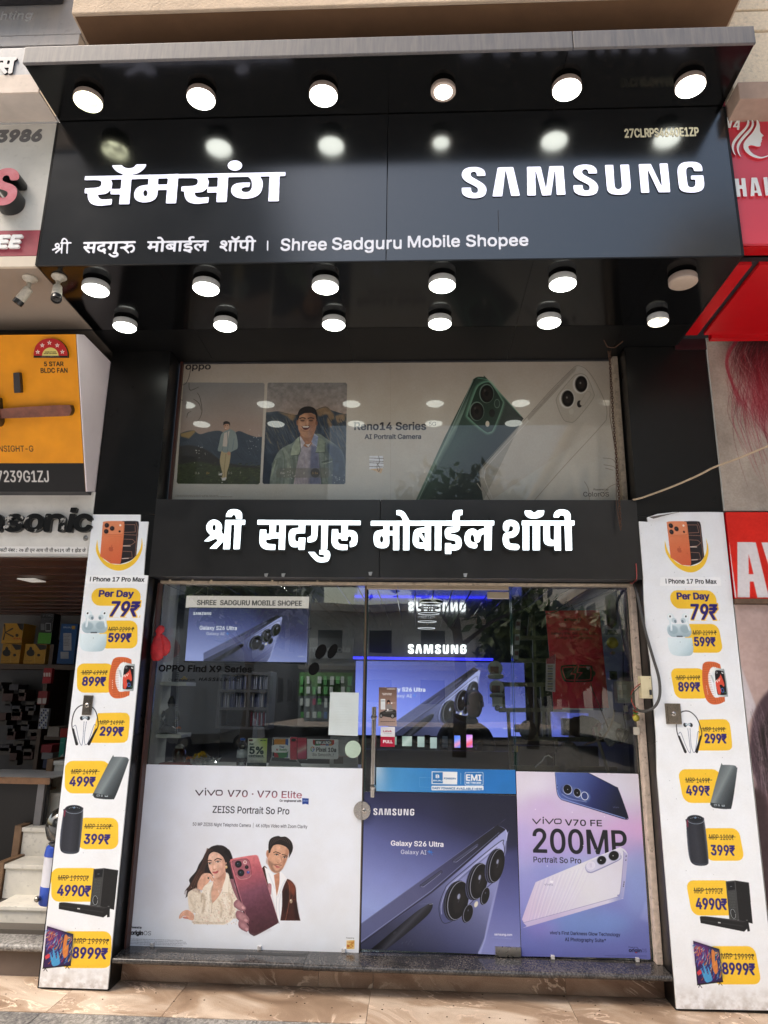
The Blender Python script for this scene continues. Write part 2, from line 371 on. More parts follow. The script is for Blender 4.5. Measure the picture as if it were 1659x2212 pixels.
def sheet(name, cv, parent=None, th=.003, edge=None, outline=None, bend=None, **kw):
    """a printed sheet with thickness: its front carries the picture, the rim is plain"""
    m = print_mat(name+'_print', cv.image(name+'_picture'), **kw); e = edge or mat('sheet_edge', 'd8d8d4', .6)
    o = outline or [(cv.x0, cv.z0), (cv.x1, cv.z0), (cv.x1, cv.z1), (cv.x0, cv.z1)]
    o = orient(o); n = len(o); vs = [(x, cv.Y, z) for x, z in o]+[(x, cv.Y+th, z) for x, z in o]
    me = bpy.data.meshes.new(name); me.from_pydata(vs, [], [tuple(range(n)), tuple(range(n, 2*n))[::-1]]+[(i, n+i, n+(i+1) % n, (i+1) % n) for i in range(n)])
    me.materials.append(m); me.materials.append(e); uv = me.uv_layers.new(name='UVMap')
    for p in me.polygons:
        p.material_index = 0 if p.index == 0 else 1
        for li in p.loop_indices:
            v = me.vertices[me.loops[li].vertex_index].co; uv.data[li].uv = ((v.x-cv.x0)/(cv.x1-cv.x0), (v.z-cv.z0)/(cv.z1-cv.z0))
    return link(name, me, parent)
# ---------------------------------------------------------------- raised letters
def trace(f, t=.5):
    """closed contours of a field, marching squares"""
    f = np.pad(f, 1); h, w = f.shape; B = f > t; seg = {}
    idx = B[:-1, :-1]*1+B[:-1, 1:]*2+B[1:, 1:]*4+B[1:, :-1]*8
    def pt(e):
        k, j, i = e
        if k == 0: a, b = f[j, i], f[j, i+1]; return (i+(t-a)/(b-a), j)
        a, b = f[j, i], f[j+1, i]; return (i, j+(t-a)/(b-a))
    T = {1: [(3, 0)], 2: [(0, 1)], 3: [(3, 1)], 4: [(1, 2)], 5: [(3, 2), (1, 0)], 6: [(0, 2)], 7: [(3, 2)], 8: [(2, 3)], 9: [(2, 0)], 10: [(0, 3), (2, 1)], 11: [(2, 1)], 12: [(1, 3)], 13: [(1, 0)], 14: [(0, 3)]}
    for j, i in zip(*np.nonzero((idx > 0) & (idx < 15))):
        E = [(0, j, i), (1, j, i+1), (0, j+1, i), (1, j, i)]
        for a, b in T[int(idx[j, i])]: seg[E[a]] = E[b]
    out = []
    while seg:
        s = next(iter(seg)); c = [s]; e = seg.pop(s)
        while e != s and e in seg: c.append(e); e = seg.pop(e)
        p = [pt(x) for x in c]
        if len(p) > 6: out.append(np.array(p)-1)
    return out
def thin(c, tol=.12):
    """drops points that lie on the line of their neighbours"""
    keep = [0]; i = 0; n = len(c)
    while i < n-1:
        j = min(i+2, n-1)
        while j < n-1 and j-i < 24:
            a, b = c[i], c[j+1 if j+1 < n else j]; d = b-a; L = np.hypot(*d) or 1; q = c[i+1:j+1]-a
            if np.abs(q[:, 0]*d[1]-q[:, 1]*d[0]).max()/L > tol: break
            j += 1
        keep.append(j); i = j
    return c[sorted(set(keep))]
def solid(name, pos, Y, th, m, parent=None, neg=(), res=900., grow=0., growz=None, soft=1.0, own=True, bev=0., split=False):
    """pos / neg: contours in metres on the plane Y -> extruded letter standing th proud of Y"""
    A = np.concatenate([np.asarray(p, float) for p in pos]); pad = 6/res+grow; x0, z0 = A.min(0)-pad; x1, z1 = A.max(0)+pad
    w, h = int((x1-x0)*res)+1, int((z1-z0)*res)+1; px = lambda C: [(np.asarray(c, float)-(x0, z0))*res for c in C]
    f = raster(px(pos), w, h, 2, own)
    if grow: f = dilate(f, grow*res, (grow if growz is None else growz)*res)
    if len(neg): f = f*(1-raster(px(neg), w, h, 2))
    f = gblur(f, soft); cu = bpy.data.curves.new(name, 'CURVE'); cu.dimensions = '2D'; cu.fill_mode = 'BOTH'; cu.extrude = th/2-bev; cu.bevel_depth = bev; cu.bevel_resolution = 1
    for c in trace(f):
        c = thin(c)
        if len(c) < 4: continue
        s = cu.splines.new('POLY'); s.points.add(len(c)-1)
        for p, q in zip(s.points, c): p.co = (q[0]/res+x0, q[1]/res+z0, 0, 1)
        s.use_cyclic_u = True
    o = bpy.data.objects.new('t', cu); COL.objects.link(o); dg = bpy.context.evaluated_depsgraph_get(); me = bpy.data.meshes.new_from_object(o.evaluated_get(dg)); bpy.data.objects.remove(o)
    co_ = np.zeros(len(me.vertices)*3, np.float32); me.vertices.foreach_get('co', co_); co_ = co_.reshape(-1, 3)
    n = np.stack([co_[:, 0], Y-th/2-co_[:, 2], co_[:, 1]], 1).astype(np.float32); me.vertices.foreach_set('co', n.ravel()); me.update(); me.name = name
    if isinstance(m, (list, tuple)) and len(m) > 1:
        me.materials.clear()
        for x in m: me.materials.append(x)
        for p in me.polygons: p.material_index = 0 if abs(p.normal.y) > .7 else 1
        oo = bpy.data.objects.new(name, me); COL.objects.link(oo)
        if parent is not None: oo.parent = parent; oo.location = -Vector(parent.location)
        return oo
    return link(name, me, parent, m)
def onplane(pts, vw, Y): return [W(*vw(p[0], p[1]), Y) for p in pts]
# ---------------------------------------------------------------- traced letterforms (flat lettering of the signs)
YF = -1.006                                   # plane of the big fascia
VS = view(1820, 620, 1659/1040)
_S = [(195,137,1),(140,138,1),(139,124),(131,113),(120,110),(105,115),(100,128),(107,142),(130,156),(168,178),(193,200),(202,228),(191,260),(162,275),(120,279),(80,273),(53,257),(45,237),(44,212,1),(103,211,1),(104,228),(110,241),(124,246),(141,243),(148,230),(143,213),(120,198),(80,178),(55,158),(44,132),(52,104),(75,87),(115,80),(157,84),(184,99),(194,118)]
_L = [_S,
 [(273,83,1),(372,80,1),(415,264,1),(359,265,1),(323,93,1),(302,267,1),(240,268,1)],
 [(459,79,1),(547,78,1),(581,221,1),(602,75,1),(691,73,1),(705,257,1),(649,258,1),(638,86,1),(613,260,1),(556,262,1),(512,90,1),(516,262,1),(462,263,1)],
 [(p[0]+711+(p[1]-180)*.01, p[1]-15.5)+tuple(p[2:]) for p in _S],
 [(956,67,1),(1009,66,1),(1017,185),(1022,211),(1037,222),(1053,219),(1063,207),(1063,185),(1054,65,1),(1109,64,1),(1120,200),(1110,237),(1086,253),(1045,257),(1000,252),(975,234),(968,203)],
 [(1171,62,1),(1248,60,1),(1321,212,1),(1303,58,1),(1356,57,1),(1373,241,1),(1299,242,1),(1226,90,1),(1240,244,1),(1187,245,1)],
 [(1577,107,1),(1523,106,1),(1521,92),(1512,82),(1498,79),(1482,84),(1474,98),(1475,130),(1482,185),(1488,203),(1502,210),(1518,209),(1531,198),(1533,180),(1532,160,1),(1505,160,1),(1504,135,1),(1583,133,1),(1588,180),(1587,206),(1573,228),(1540,241),(1500,243),(1460,238),(1435,222),(1427,195),(1420,130),(1419,95),(1430,68),(1455,52),(1495,47),(1540,50),(1568,66),(1577,90)]]
LATIN = [onplane(curve(c), VS, YF) for c in _L]
_a = np.concatenate([np.array(c) for c in LATIN]); _mn, _mx = _a.min(0), _a.max(0)
LOGO = [[((x-_mn[0])/(_mx[0]-_mn[0]), (z-_mn[1])/(_mx[1]-_mn[1])) for x, z in c] for c in LATIN]      # the word in a unit box
VH = view(330, 630, 1659/840)
_s1 = [(20,182,1),(115,182,1),(148,189),(155,210),(145,232),(112,243),(25,248,1),(22,287,1),(46,287,1),(50,330),(75,368),(135,385),(235,376,1),(239,331,1),(165,336),(135,322),(126,297,1),(190,290),(228,258),(240,218),(237,195),(226,177,1)]
_s2 = [(p[0]+760+(p[1]-180)*.02, p[1]-15)+tuple(p[2:]) for p in _s1]
HINDI = [[(25,152),(1607,119),(1606,150),(22,183)], curve(_s1), [(230,253),(330,252),(326,296),(226,295)], [(318,140),(395,138),(375,373),(294,374)],
 curve([(529,140,1),(606,140,1),(600,219),(598,285),(584,325),(548,350),(495,359),(450,352),(420,330),(413,295),(424,258),(460,230),(523,219,1)]),
 [(590,218),(700,217),(692,260),(590,261)], [(682,136),(763,134),(744,366),(663,367)], curve(_s2),
 [(992,238),(1090,235),(1086,281),(989,282)], [(1077,132),(1157,130),(1143,356),(1061,357)],
 curve([(1305,150,1),(1400,150,1),(1424,185),(1427,230),(1408,285),(1360,318),(1290,330),(1222,320),(1186,292),(1178,258),(1192,225),(1235,206),(1330,201,1),(1322,238,1),(1285,239),(1262,250),(1262,268),(1285,277),(1320,272),(1340,245),(1342,205),(1332,175)]),
 [(1483,122),(1562,120),(1554,350),(1471,351)], curve([(237,66,1),(315,64,1),(335,82),(370,90),(408,82),(428,60,1),(511,57,1),(490,95),(440,130),(370,139),(300,128),(255,95)]), ell(1208,68,57,41)]
HINDI_NEG = [ell(502,286,17,25)]
VA = view(780, 2020, 2.37); VB = view(1440, 2020, 1659/900)
Q = lambda x0, y0, x1, y1: [(x0, y0), (x1, y0), (x1, y1), (x0, y1)]
NAME_A = [  # first two words
 [curve([(294,112,1),(300,80),(325,48),(370,38),(420,48),(446,78),(448,133,1),(390,132,1),(388,108),(372,92),(355,98),(350,113,1)]), [(288,140),(480,140),(476,186),(286,186)], [(378,160),(442,160),(425,418),(366,418)], [(290,150),(347,150),(333,418),(268,418)], ell(183,213,75,76), [(120,255),(165,235),(290,280),(290,345),(235,345)], [(165,270),(262,250),(235,300),(135,344),(86,343)], [(240,300),(300,310),(205,413),(138,412),(210,345)]],
 [[(594,140),(1573,147),(1571,190),(592,186)],
  curve([(618,232,1),(678,232,1),(678,262),(690,274),(706,262),(708,185,1),(770,185,1),(768,262,1),(805,262,1),(805,315,1),(740,316),(712,326),(680,325,1),(674,345),(695,366),(765,372,1),(762,425,1),(700,424),(650,412),(620,380),(612,330)]), [(803,165),(863,165),(853,424),(793,422)],
  curve([(985,170,1),(1048,170,1),(1045,268,1),(985,268),(957,276),(950,300),(952,330),(965,344),(983,345,1),(985,308,1),(1050,308,1),(1040,424,1),(983,424,1),(983,398,1),(930,398),(900,375),(890,330),(892,260),(920,225),(985,215,1)]),
  curve([(1106,170,1),(1168,170,1),(1160,300),(1140,338),(1100,353),(1068,352,1),(1068,305,1),(1090,297),(1105,275)]), [(1200,165),(1263,165),(1255,420),(1197,420)],
  curve([(1182,424,1),(1262,428,1),(1280,450),(1282,490),(1262,530),(1220,542),(1165,538),(1120,502),(1072,443,1),(1135,443,1),(1160,475),(1190,493),(1222,493),(1225,476),(1208,468),(1178,468,1)]),
  curve([(1300,228,1),(1358,228,1),(1360,258),(1373,268),(1387,258),(1390,175,1),(1450,175,1),(1449,238,1),(1490,238),(1525,255),(1542,290),(1540,350),(1520,385),(1470,400,1),(1468,345,1),(1482,335),(1484,305),(1468,294),(1450,302),(1448,335,1),(1390,335,1),(1385,318,1),(1357,316,1),(1356,345),(1378,370),(1450,375,1),(1446,425,1),(1380,425),(1325,405),(1297,360),(1296,300)])]]
NEG_A = [[ell(183,214,16,29)], []]
NAME_B = [
 [[(81,116),(991,114),(990,150),(80,152)], curve([(269,38,1),(300,38),(332,58),(368,118,1),(320,118,1),(300,82),(269,72,1)]),
  curve([(173,140,1),(218,140,1),(216,225),(215,290),(190,315),(150,317),(115,302),(102,265),(104,215),(125,190),(174,180,1)]), Q(200,190,260,223), Q(245,130,290,333), [(320,130),(366,130),(364,333),(318,333)],
  curve([(490,166,1),(440,168),(404,186),(391,230),(393,285),(425,316),(490,320,1)]), Q(479,130,524,333), [(553,130),(603,130),(600,333),(552,333)],
  curve([(683,125,1),(685,65),(705,40),(757,34,1),(756,74,1),(738,78),(736,125,1)])]+stroke(curve([(713,140),(712,175),(655,185),(648,205),(655,232),(700,240),(726,258),(726,300),(700,313),(672,313)],4,False),44)+[Q(628,280,674,360)]
  +stroke(curve([(846,298),(812,288),(793,255),(800,212),(828,194),(852,207),(865,235),(866,255)],4,False),44)+stroke(curve([(868,240),(880,208),(905,194),(930,194)],4,False),42)+[[(918,130),(975,130),(970,333),(917,333)]],
 [[(1195,114),(1583,114),(1582,150),(1192,150)]]+stroke(curve([(1078,172),(1082,140),(1115,131),(1148,145),(1151,190),(1125,216),(1080,226),(1080,280),(1105,304),(1155,309)],4,False),46)
  +[Q(1200,130,1249,333), Q(1274,130,1328,333), curve([(1215,40,1),(1262,40,1),(1285,55),(1310,40,1),(1360,38,1),(1352,75),(1320,94),(1285,99),(1245,94),(1218,70)]),
  curve([(1353,130,1),(1400,130,1),(1402,235),(1410,253),(1432,258,1),(1434,130,1),(1480,130,1),(1483,335,1),(1436,335,1),(1434,300,1),(1395,300),(1362,282),(1353,240)]), [(1508,130),(1560,130),(1565,335),(1516,335)],
  curve([(1428,92,1),(1432,60),(1455,38),(1490,31),(1530,40),(1552,65),(1554,120,1),(1512,120,1),(1508,88),(1495,76),(1475,78),(1468,92,1)])]]
NEG_B = [[ell(160,252,13,26), Q(247,150,246,151), [(452,202),(480,202),(480,252)], [(436,226),(474,276),(436,276)]], []]
VC = view(190, 930, 1659/910)
SUB = {  # thin strokes of the conjuncts the font cannot shape
 'sri': [curve([(40,128),(72,113),(87,98),(85,86),(72,83),(61,91),(66,104),(92,118),(106,116)],4,False), [(98,118),(62,149)], [(110,76),(105,151)], [(148,76),(145,151)], curve([(107,78),(112,54),(127,46),(142,56),(148,78)],4,False), [(100,79),(174,76)]],
 'ru': [curve([(560,75),(583,82),(582,98),(562,110),(538,113)],4,False), [(558,112),(592,147)], curve([(578,114),(600,99),(622,97),(633,112),(628,133),(612,142)],4,False)]}

# ---------------------------------------------------------------- shared materials
BLACK = mat('black_gloss_panel', (.003, .0033, .004), .17, var=.3, scale=3, bump=.012, bscale=2.2, spec=1.0, rvar=.04, dirt=.12, coat=.25, crough=.2)
BLACK_O = mat('black_overhang_panel', (.002, .002, .002), .14, var=.3, scale=4, bump=.01, bscale=3, spec=.35, rvar=.08, dirt=.1)
BLACK_S = mat('black_soffit_panel', (.002, .002, .0022), .12, var=.3, scale=5, bump=.006, bscale=3, spec=.38)
CLAD = mat('charcoal_cladding', (.006, .0058, .0056), .3, var=.2, scale=8, bump=.01, bscale=6, spec=.28, rvar=.08)
SEAM = mat('panel_joint', (.002, .002, .002), .8)
TRIM = mat('weathered_grey_strip', (.10, .097, .10), .5, scale=70, streak=True, bump=.03, bscale=50, col2=(.165, .148, .138))
LED = mat('lit_letter_face', (.75, .75, .8), .35, emit=(.80, .78, 1.0), es=.55, var=.03)
LED2 = mat('lit_white_letter', (.8, .82, .85), .3, emit=(.82, .95, 1.0), es=.85, var=.05, scale=14)
LETSIDE = mat('black_letter_side', (.012, .012, .012), .3)
WHITEP = mat('white_acrylic', (.72, .72, .74), .35, var=.03)
STEEL = mat('brushed_steel', (.40, .37, .34), .28, metal=1., var=.08, scale=20, rvar=.08)
CHROME = mat('polished_steel', (.42, .38, .34), .2, metal=1., var=.05)
PLAST = mat('aged_white_plastic', (.42, .37, .30), .55, var=.18, scale=40, dirt=.6)
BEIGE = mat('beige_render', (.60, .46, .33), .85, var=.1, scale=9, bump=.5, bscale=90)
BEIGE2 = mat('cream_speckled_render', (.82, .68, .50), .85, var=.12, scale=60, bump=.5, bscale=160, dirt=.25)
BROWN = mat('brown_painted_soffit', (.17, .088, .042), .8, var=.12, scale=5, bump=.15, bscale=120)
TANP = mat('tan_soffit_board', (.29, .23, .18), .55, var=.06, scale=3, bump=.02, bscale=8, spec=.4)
REDP = mat('red_gloss_panel', (.62, .045, .07), .3, var=.05, scale=3, bump=.01, bscale=2, spec=.6)
REDS = mat('red_soffit_panel', (.48, .003, .006), .25, var=.05, scale=3, bump=.012, bscale=3)
WOODF = mat('cream_painted_frame', (.46, .37, .27), .6, var=.2, scale=25, bump=.2, bscale=60, dirt=.5)
WHITEW = mat('white_interior_wall', (.75, .76, .70), .7, var=.1, scale=8, dirt=.15)
DARK = mat('dark_interior', (.02, .02, .024), .5, var=.3)

# ================================================================ SETTING: forecourt floor, step, wall behind
def tile_mat(name, base, dark, light, rough, sc=1., grout=False):
    if name in MATS: return MATS[name]
    m = bpy.data.materials.new(name); m.use_nodes = True; n = m.node_tree; b = n.nodes['Principled BSDF']; L = n.links.new
    tc = n.nodes.new('ShaderNodeTexCoord'); oi = n.nodes.new('ShaderNodeObjectInfo'); ad = n.nodes.new('ShaderNodeVectorMath'); ad.operation = 'ADD'
    sc3 = n.nodes.new('ShaderNodeVectorMath'); sc3.operation = 'SCALE'; cx = n.nodes.new('ShaderNodeCombineXYZ')
    L(oi.outputs['Random'], cx.inputs[0]); L(oi.outputs['Random'], cx.inputs[1]); L(cx.outputs[0], sc3.inputs[0]); sc3.inputs['Scale'].default_value = 37
    L(tc.outputs['Object'], ad.inputs[0]); L(sc3.outputs[0], ad.inputs[1])
    mp = n.nodes.new('ShaderNodeMapping'); mp.vector_type = 'TEXTURE'; mp.inputs['Rotation'].default_value = (math.radians(-28), 0, math.radians(-112)); mp.inputs['Scale'].default_value = (1, 6.5, 1.); L(ad.outputs[0], mp.inputs[0])
    n1 = n.nodes.new('ShaderNodeTexNoise'); n1.inputs['Scale'].default_value = 3.4*sc; n1.inputs['Detail'].default_value = 9; n1.inputs['Roughness'].default_value = .58; n1.inputs['Distortion'].default_value = .9; L(mp.outputs[0], n1.inputs[0])
    r1 = n.nodes.new('ShaderNodeValToRGB'); e = r1.color_ramp.elements; e[0].position = .36; e[0].color = (*lin(dark), 1); e[1].position = .64; e[1].color = (*lin(light), 1); x = e.new(.5); x.color = (*lin(base), 1)
    L(n1.outputs[0], r1.inputs[0])
    # thin pale veins where the banding passes set levels
    sn = n.nodes.new('ShaderNodeMath'); sn.operation = 'MULTIPLY'; sn.inputs[1].default_value = 58; L(n1.outputs[0], sn.inputs[0]); s2 = n.nodes.new('ShaderNodeMath'); s2.operation = 'SINE'; L(sn.outputs[0], s2.inputs[0])
    rv = n.nodes.new('ShaderNodeValToRGB'); rv.color_ramp.elements[0].position = .72; rv.color_ramp.elements[1].position = 1.; rv.color_ramp.elements[0].color = (0, 0, 0, 1); rv.color_ramp.elements[1].color = (.95, .95, .95, 1); L(s2.outputs[0], rv.inputs[0])
    nm = n.nodes.new('ShaderNodeTexNoise'); nm.inputs['Scale'].default_value = 2.2; L(ad.outputs[0], nm.inputs[0]); rm = n.nodes.new('ShaderNodeValToRGB'); rm.color_ramp.elements[0].position = .45; rm.color_ramp.elements[1].position = .6; L(nm.outputs[0], rm.inputs[0])
    mm = n.nodes.new('ShaderNodeMath'); mm.operation = 'MULTIPLY'; L(rv.outputs[0], mm.inputs[0]); L(rm.outputs[0], mm.inputs[1])
    mx = n.nodes.new('ShaderNodeMixRGB'); mx.inputs[2].default_value = (*lin('f3dcc6'), 1); L(mm.outputs[0], mx.inputs[0]); L(r1.outputs[0], mx.inputs[1])
    gr = n.nodes.new('ShaderNodeTexNoise'); gr.inputs['Scale'].default_value = 260; gr.inputs['Detail'].default_value = 3; L(tc.outputs['Object'], gr.inputs[0])
    rg = n.nodes.new('ShaderNodeValToRGB'); rg.color_ramp.elements[0].position = .35; rg.color_ramp.elements[1].position = .65; rg.color_ramp.elements[0].color = (.72, .7, .68, 1); rg.color_ramp.elements[1].color = (1.12, 1.12, 1.12, 1); L(gr.outputs[0], rg.inputs[0])
    m2 = n.nodes.new('ShaderNodeMixRGB'); m2.blend_type = 'MULTIPLY'; m2.inputs[0].default_value = .8; L(mx.outputs[0], m2.inputs[1]); L(rg.outputs[0], m2.inputs[2]); L(m2.outputs[0], b.inputs['Base Color'])
    mr = n.nodes.new('ShaderNodeMapRange'); mr.inputs[3].default_value = max(.05, rough-.1); mr.inputs[4].default_value = rough+.15; L(n1.outputs[0], mr.inputs[0]); L(mr.outputs[0], b.inputs['Roughness'])
    bp = n.nodes.new('ShaderNodeBump'); bp.inputs['Strength'].default_value = .25; bp.inputs['Distance'].default_value = .002; L(gr.outputs[0], bp.inputs['Height']); L(bp.outputs[0], b.inputs['Normal'])
    MATS[name] = m; return m
TILE = tile_mat('veined_sandstone_tile', 'a8907a', '866f5c', 'cdbba8', .3)
RISER = tile_mat('veined_riser_tile', 'a2836e', '775b48', 'c8ac96', .4)
def granite(name, dark, mid, light, rough, sc=1.):
    m = bpy.data.materials.new(name); m.use_nodes = True; n = m.node_tree; b = n.nodes['Principled BSDF']; L = n.links.new
    tc = n.nodes.new('ShaderNodeTexCoord'); mp = n.nodes.new('ShaderNodeMapping'); mp.inputs['Rotation'].default_value = (.3, .4, .5); mp.inputs['Scale'].default_value = (1, .55, 1); L(tc.outputs['Object'], mp.inputs[0])
    n1 = n.nodes.new('ShaderNodeTexNoise'); n1.inputs['Scale'].default_value = 65*sc; n1.inputs['Detail'].default_value = 8; n1.inputs['Roughness'].default_value = .7; L(mp.outputs[0], n1.inputs[0])
    n2 = n.nodes.new('ShaderNodeTexNoise'); n2.inputs['Scale'].default_value = 5*sc; n2.inputs['Detail'].default_value = 4; L(mp.outputs[0], n2.inputs[0])
    ma = n.nodes.new('ShaderNodeMath'); ma.operation = 'MULTIPLY_ADD'; ma.inputs[1].default_value = .35; L(n2.outputs[0], ma.inputs[0]); L(n1.outputs[0], ma.inputs[2])
    r = n.nodes.new('ShaderNodeValToRGB'); e = r.color_ramp.elements; e[0].position = .52; e[0].color = (*lin(dark), 1); e[1].position = .82; e[1].color = (*lin(light), 1); x = e.new(.67); x.color = (*lin(mid), 1); L(ma.outputs[0], r.inputs[0])
    L(r.outputs[0], b.inputs['Base Color']); b.inputs['Roughness'].default_value = rough; MATS[name] = m; return m
GRAN = granite('grey_speckled_granite', '1b1b1c', '3b3836', '5f5955', .2, 1.6)
GRAN2 = granite('rough_grey_granite', '48474a', '787570', 'a5a19c', .5)
GROUT = mat('grout', (.16, .12, .095), .9)
PZ = .165                                     # height of the shop step
fl = box('forecourt_floor', -9, 9, -.30, .20, -.12, -.006, GROUT); tag(fl, kind='structure')
def jx(u, v): return H(u, v, 0)[0]
xj = [-6.2, -5.0, -3.85, -2.75, -1.9, jx(403, 2128), jx(801, 2140), jx(1221, 2150), 1.75, 2.85, 3.95, 5.1]
for a, b in zip(xj, xj[1:]):
    t = MB().box(a+.0012, b-.0012, -.291, .186, -.008, 0, b=.0012).go('tile', TILE, fl)
gs = box('granite_edging', -9, 9, -.72, -.304, -.12, -.012, GROUT); tag(gs, kind='structure')
for i in range(12):
    MB().box(-6.4+i*1.12, -6.4+i*1.12+1.117, -.70, -.296, -.014, -.001, b=.002).go('slab', GRAN2, gs)
fp = box('forecourt_paving', -60, 60, -9, -.702, -1.5, -.15, mat('pale_paving', (.46, .46, .46), .8, var=.15, scale=5, bump=.2)); tag(fp, kind='structure')  # unseen paving, added pale to bounce light up the shopfront
rd = box('road', -60, 60, -62, -9.01, -1.4, -1.1, mat('dusty_asphalt', (.16, .145, .13), .85, var=.2, scale=20, bump=.3, bscale=150)); tag(rd, kind='structure')
# the shop's step: riser tiles and granite slabs with rounded noses
st = box('shop_step', -2.6, 2.4, .165, 3.6, -.004, PZ-.022, GROUT); tag(st, kind='structure')
rj = [-1.69, W(688, 2100, .15)[0], W(806, 2100, .15)[0], W(1221, 2110, .15)[0], 1.374]
for a, b in zip(rj, rj[1:]): MB().box(a+.001, b-.001, .150, .166, .001, PZ-.03, b=.0012).go('tile', RISER, st)
def nosed(x0, x1, y0, y1, z0, z1):
    r = (z1-z0)/2; prof = [(y1, z0), (y1, z1)]+[(y0+r-r*math.sin(a), (z0+z1)/2+r*math.cos(a)) for a in [math.pi*k/8 for k in range(9)]]
    return MB().hull([(x0, y, z) for y, z in prof], [(x1, y, z) for y, z in prof])
gj = [-1.688, W(657, 2062, 0)[0], W(1196, 2085, 0)[0], 1.372]
for i, (a, b) in enumerate(zip(gj, gj[1:])): nosed(a+.001, b-.001, -.022 if i == 1 else -.012, .34, PZ-.032, PZ).go('slab', GRAN, st, smooth=True, ang=40)
box('threshold_strip', W(325, 2045, 0)[0], W(655, 2060, 0)[0], .105, .15, PZ, PZ+.001, mat('dark_tape', (.03, .03, .03), .6), st)
# ================================================================ CANOPY SIGN
XL, XR, YO, ZS, ZT, ZO = -2.1044, 1.7106, -1.4058, 3.8754, 4.834, 4.9366
cn = thing('canopy_sign', 'big black box canopy over the shop with white lit brand letters in two scripts', 'shop sign', (-.2, YF, ZS))
xs = W(835, 480, YF)[0]
for a, b in ((XL, xs-.0012), (xs+.0012, XR)):
    MB().box(a, b, YF, YF+.02, ZS, ZT-.004, b=.002).go('fascia_panel', BLACK, cn)
for a, b in ((XL+.003, W(1228, 100, YO)[0]-.0015), (W(1228, 100, YO)[0]+.0015, XR-.003)):
    MB().box(a, b, YO+.004, YF+.012, ZT, ZT+.012).go('overhang_panel', BLACK_O, cn)
box('overhang_core', XL+.006, XR-.006, YO+.02, 0.6, ZT+.014, ZO-.01, DARK, cn)
xt = W(1237, 80, YO)[0]
MB().box(XL, xt-.002, YO-.004, YO+.014, ZT-.004, ZO, b=.004).go('edge_strip', TRIM, cn)
MB().box(xt+.002, XR, YO-.003, YO+.014, ZT-.003, ZO+.002, b=.004).go('edge_strip', TRIM, cn)
for x, s in ((XL, -1), (XR, 1)): MB().box(x-.012 if s < 0 else x-.001, x+.001 if s < 0 else x+.012, YF-.001, .3, ZS+.002, ZT-.006).go('side_panel', CLAD, cn)
sj = [XL+.004, W(330, 620, YF)[0], -.45, .62, 1.30, XR-.004]
for i, (a, b) in enumerate(zip(sj, sj[1:])):
    for y0, y1 in ((YF+.004, -.292), (-.286, .2)):
        MB().box(a+.0008, b-.0008, y0, y1, ZS-(.003 if i % 2 else .0026), ZS+.012).go('soffit_panel', BLACK_S if y0 < -.5 else mat('matt_black_panel', (.003, .003, .003), .45, spec=.25, var=.3), cn)
MB().box(XL, XR, YF-.003, YF+.004, ZS-.006, ZS+.001).go('edge_bead', CLAD, cn)
box('canopy_core', XL+.02, XR-.02, YF+.03, .3, ZS+.03, ZT-.02, DARK, cn)
# letters: each letter of the latin word stands alone, the other word hangs from one headline
for c in LATIN: solid('letter', [c], YF, .006, (LED, LETSIDE), cn, res=420)
solid('word', [onplane(c, VH, YF) for c in HINDI], YF, .006, (LED, LETSIDE), cn, neg=[onplane(c, VH, YF) for c in HINDI_NEG], res=420)
def txt3(name, text, font, x0, x1, yb, cap, Y, th, m, parent, vw=DV, grow=0., res=700, shear=0., sp=1., split=False):
    grow *= .6; a = W(*vw(x0, yb), Y); b = W(*vw(x1, yb), Y); t = W(*vw(x0, yb-cap), Y)
    cs = fit_text(text, {'I': INTER, 'D': DEVA, 'C': CJK, 'B': None}[font], a[0]+grow, b[0]-grow, a[1]+grow, t[1]-a[1]-2*grow, shear, sp)
    if split:                                     # every letter an object of its own: contours whose widths overlap belong together
        G = []
        for c in sorted(cs, key=lambda c: c[:, 0].min()):
            lo, hi = c[:, 0].min(), c[:, 0].max(); o_ = min(G[-1][1], hi)-lo if G else -1
            if G and o_ > .45*min(hi-lo, G[-1][1]-G[-1][0]): G[-1][2].append(c); G[-1][1] = max(G[-1][1], hi)
            else: G.append([lo, hi, [c]])
        return [solid('letter', g[2], Y, th, m, parent, res=res, grow=grow, own=False) for g in G]
    return solid(name, cs, Y, th, m, parent, res=res, grow=grow, own=False)
SUBM = mat('white_vinyl_letter', (.72, .72, .76), .4, emit=(.8, .8, .9), es=.12, var=.04)
for a, b, t in ((606, 706, 'Shree'), (717, 868, 'Sadguru'), (881, 994, 'Mobile'), (1007, 1142, 'Shopee')):
    yb = {606: 542, 717: 540, 881: 535, 1007: 533}[a]
    txt3('word', t, 'I', a, b, yb, {606: 26, 717: 26, 881: 25, 1007: 25}[a], YF, .004, SUBM, cn, grow=.0026)
kk = .54004/1.823
vc = lambda u: (190+u/1.823)*K
solid('word', [onplane(q, VC, YF) for s in SUB['sri'] for q in stroke(s, 9)], YF, .004, SUBM, cn, res=600)
def dv(text, x0, x1, yb, cap, extra=()):
    a = W(*VC(x0, yb), YF); b = W(*VC(x1, yb), YF); t = W(*VC(x0, yb-cap), YF)
    cs = fit_text(text, DEVA, a[0], b[0], a[1], t[1]-a[1]); pos = [orient([tuple(p) for p in c]) if False else c for c in cs]
    ex = [onplane(q, VC, YF) for s in extra for q in stroke(s, 9)]
    ex = [orient([tuple(p) for p in c])[::-1] if sum(cs[0][i][0]*cs[0][(i+1) % len(cs[0])][1]-cs[0][(i+1) % len(cs[0])][0]*cs[0][i][1] for i in range(len(cs[0]))) < 0 else orient([tuple(p) for p in c]) for c in ex]
    solid('word', list(cs)+ex, YF, .004, SUBM, cn, res=600, grow=.0009, own=False)
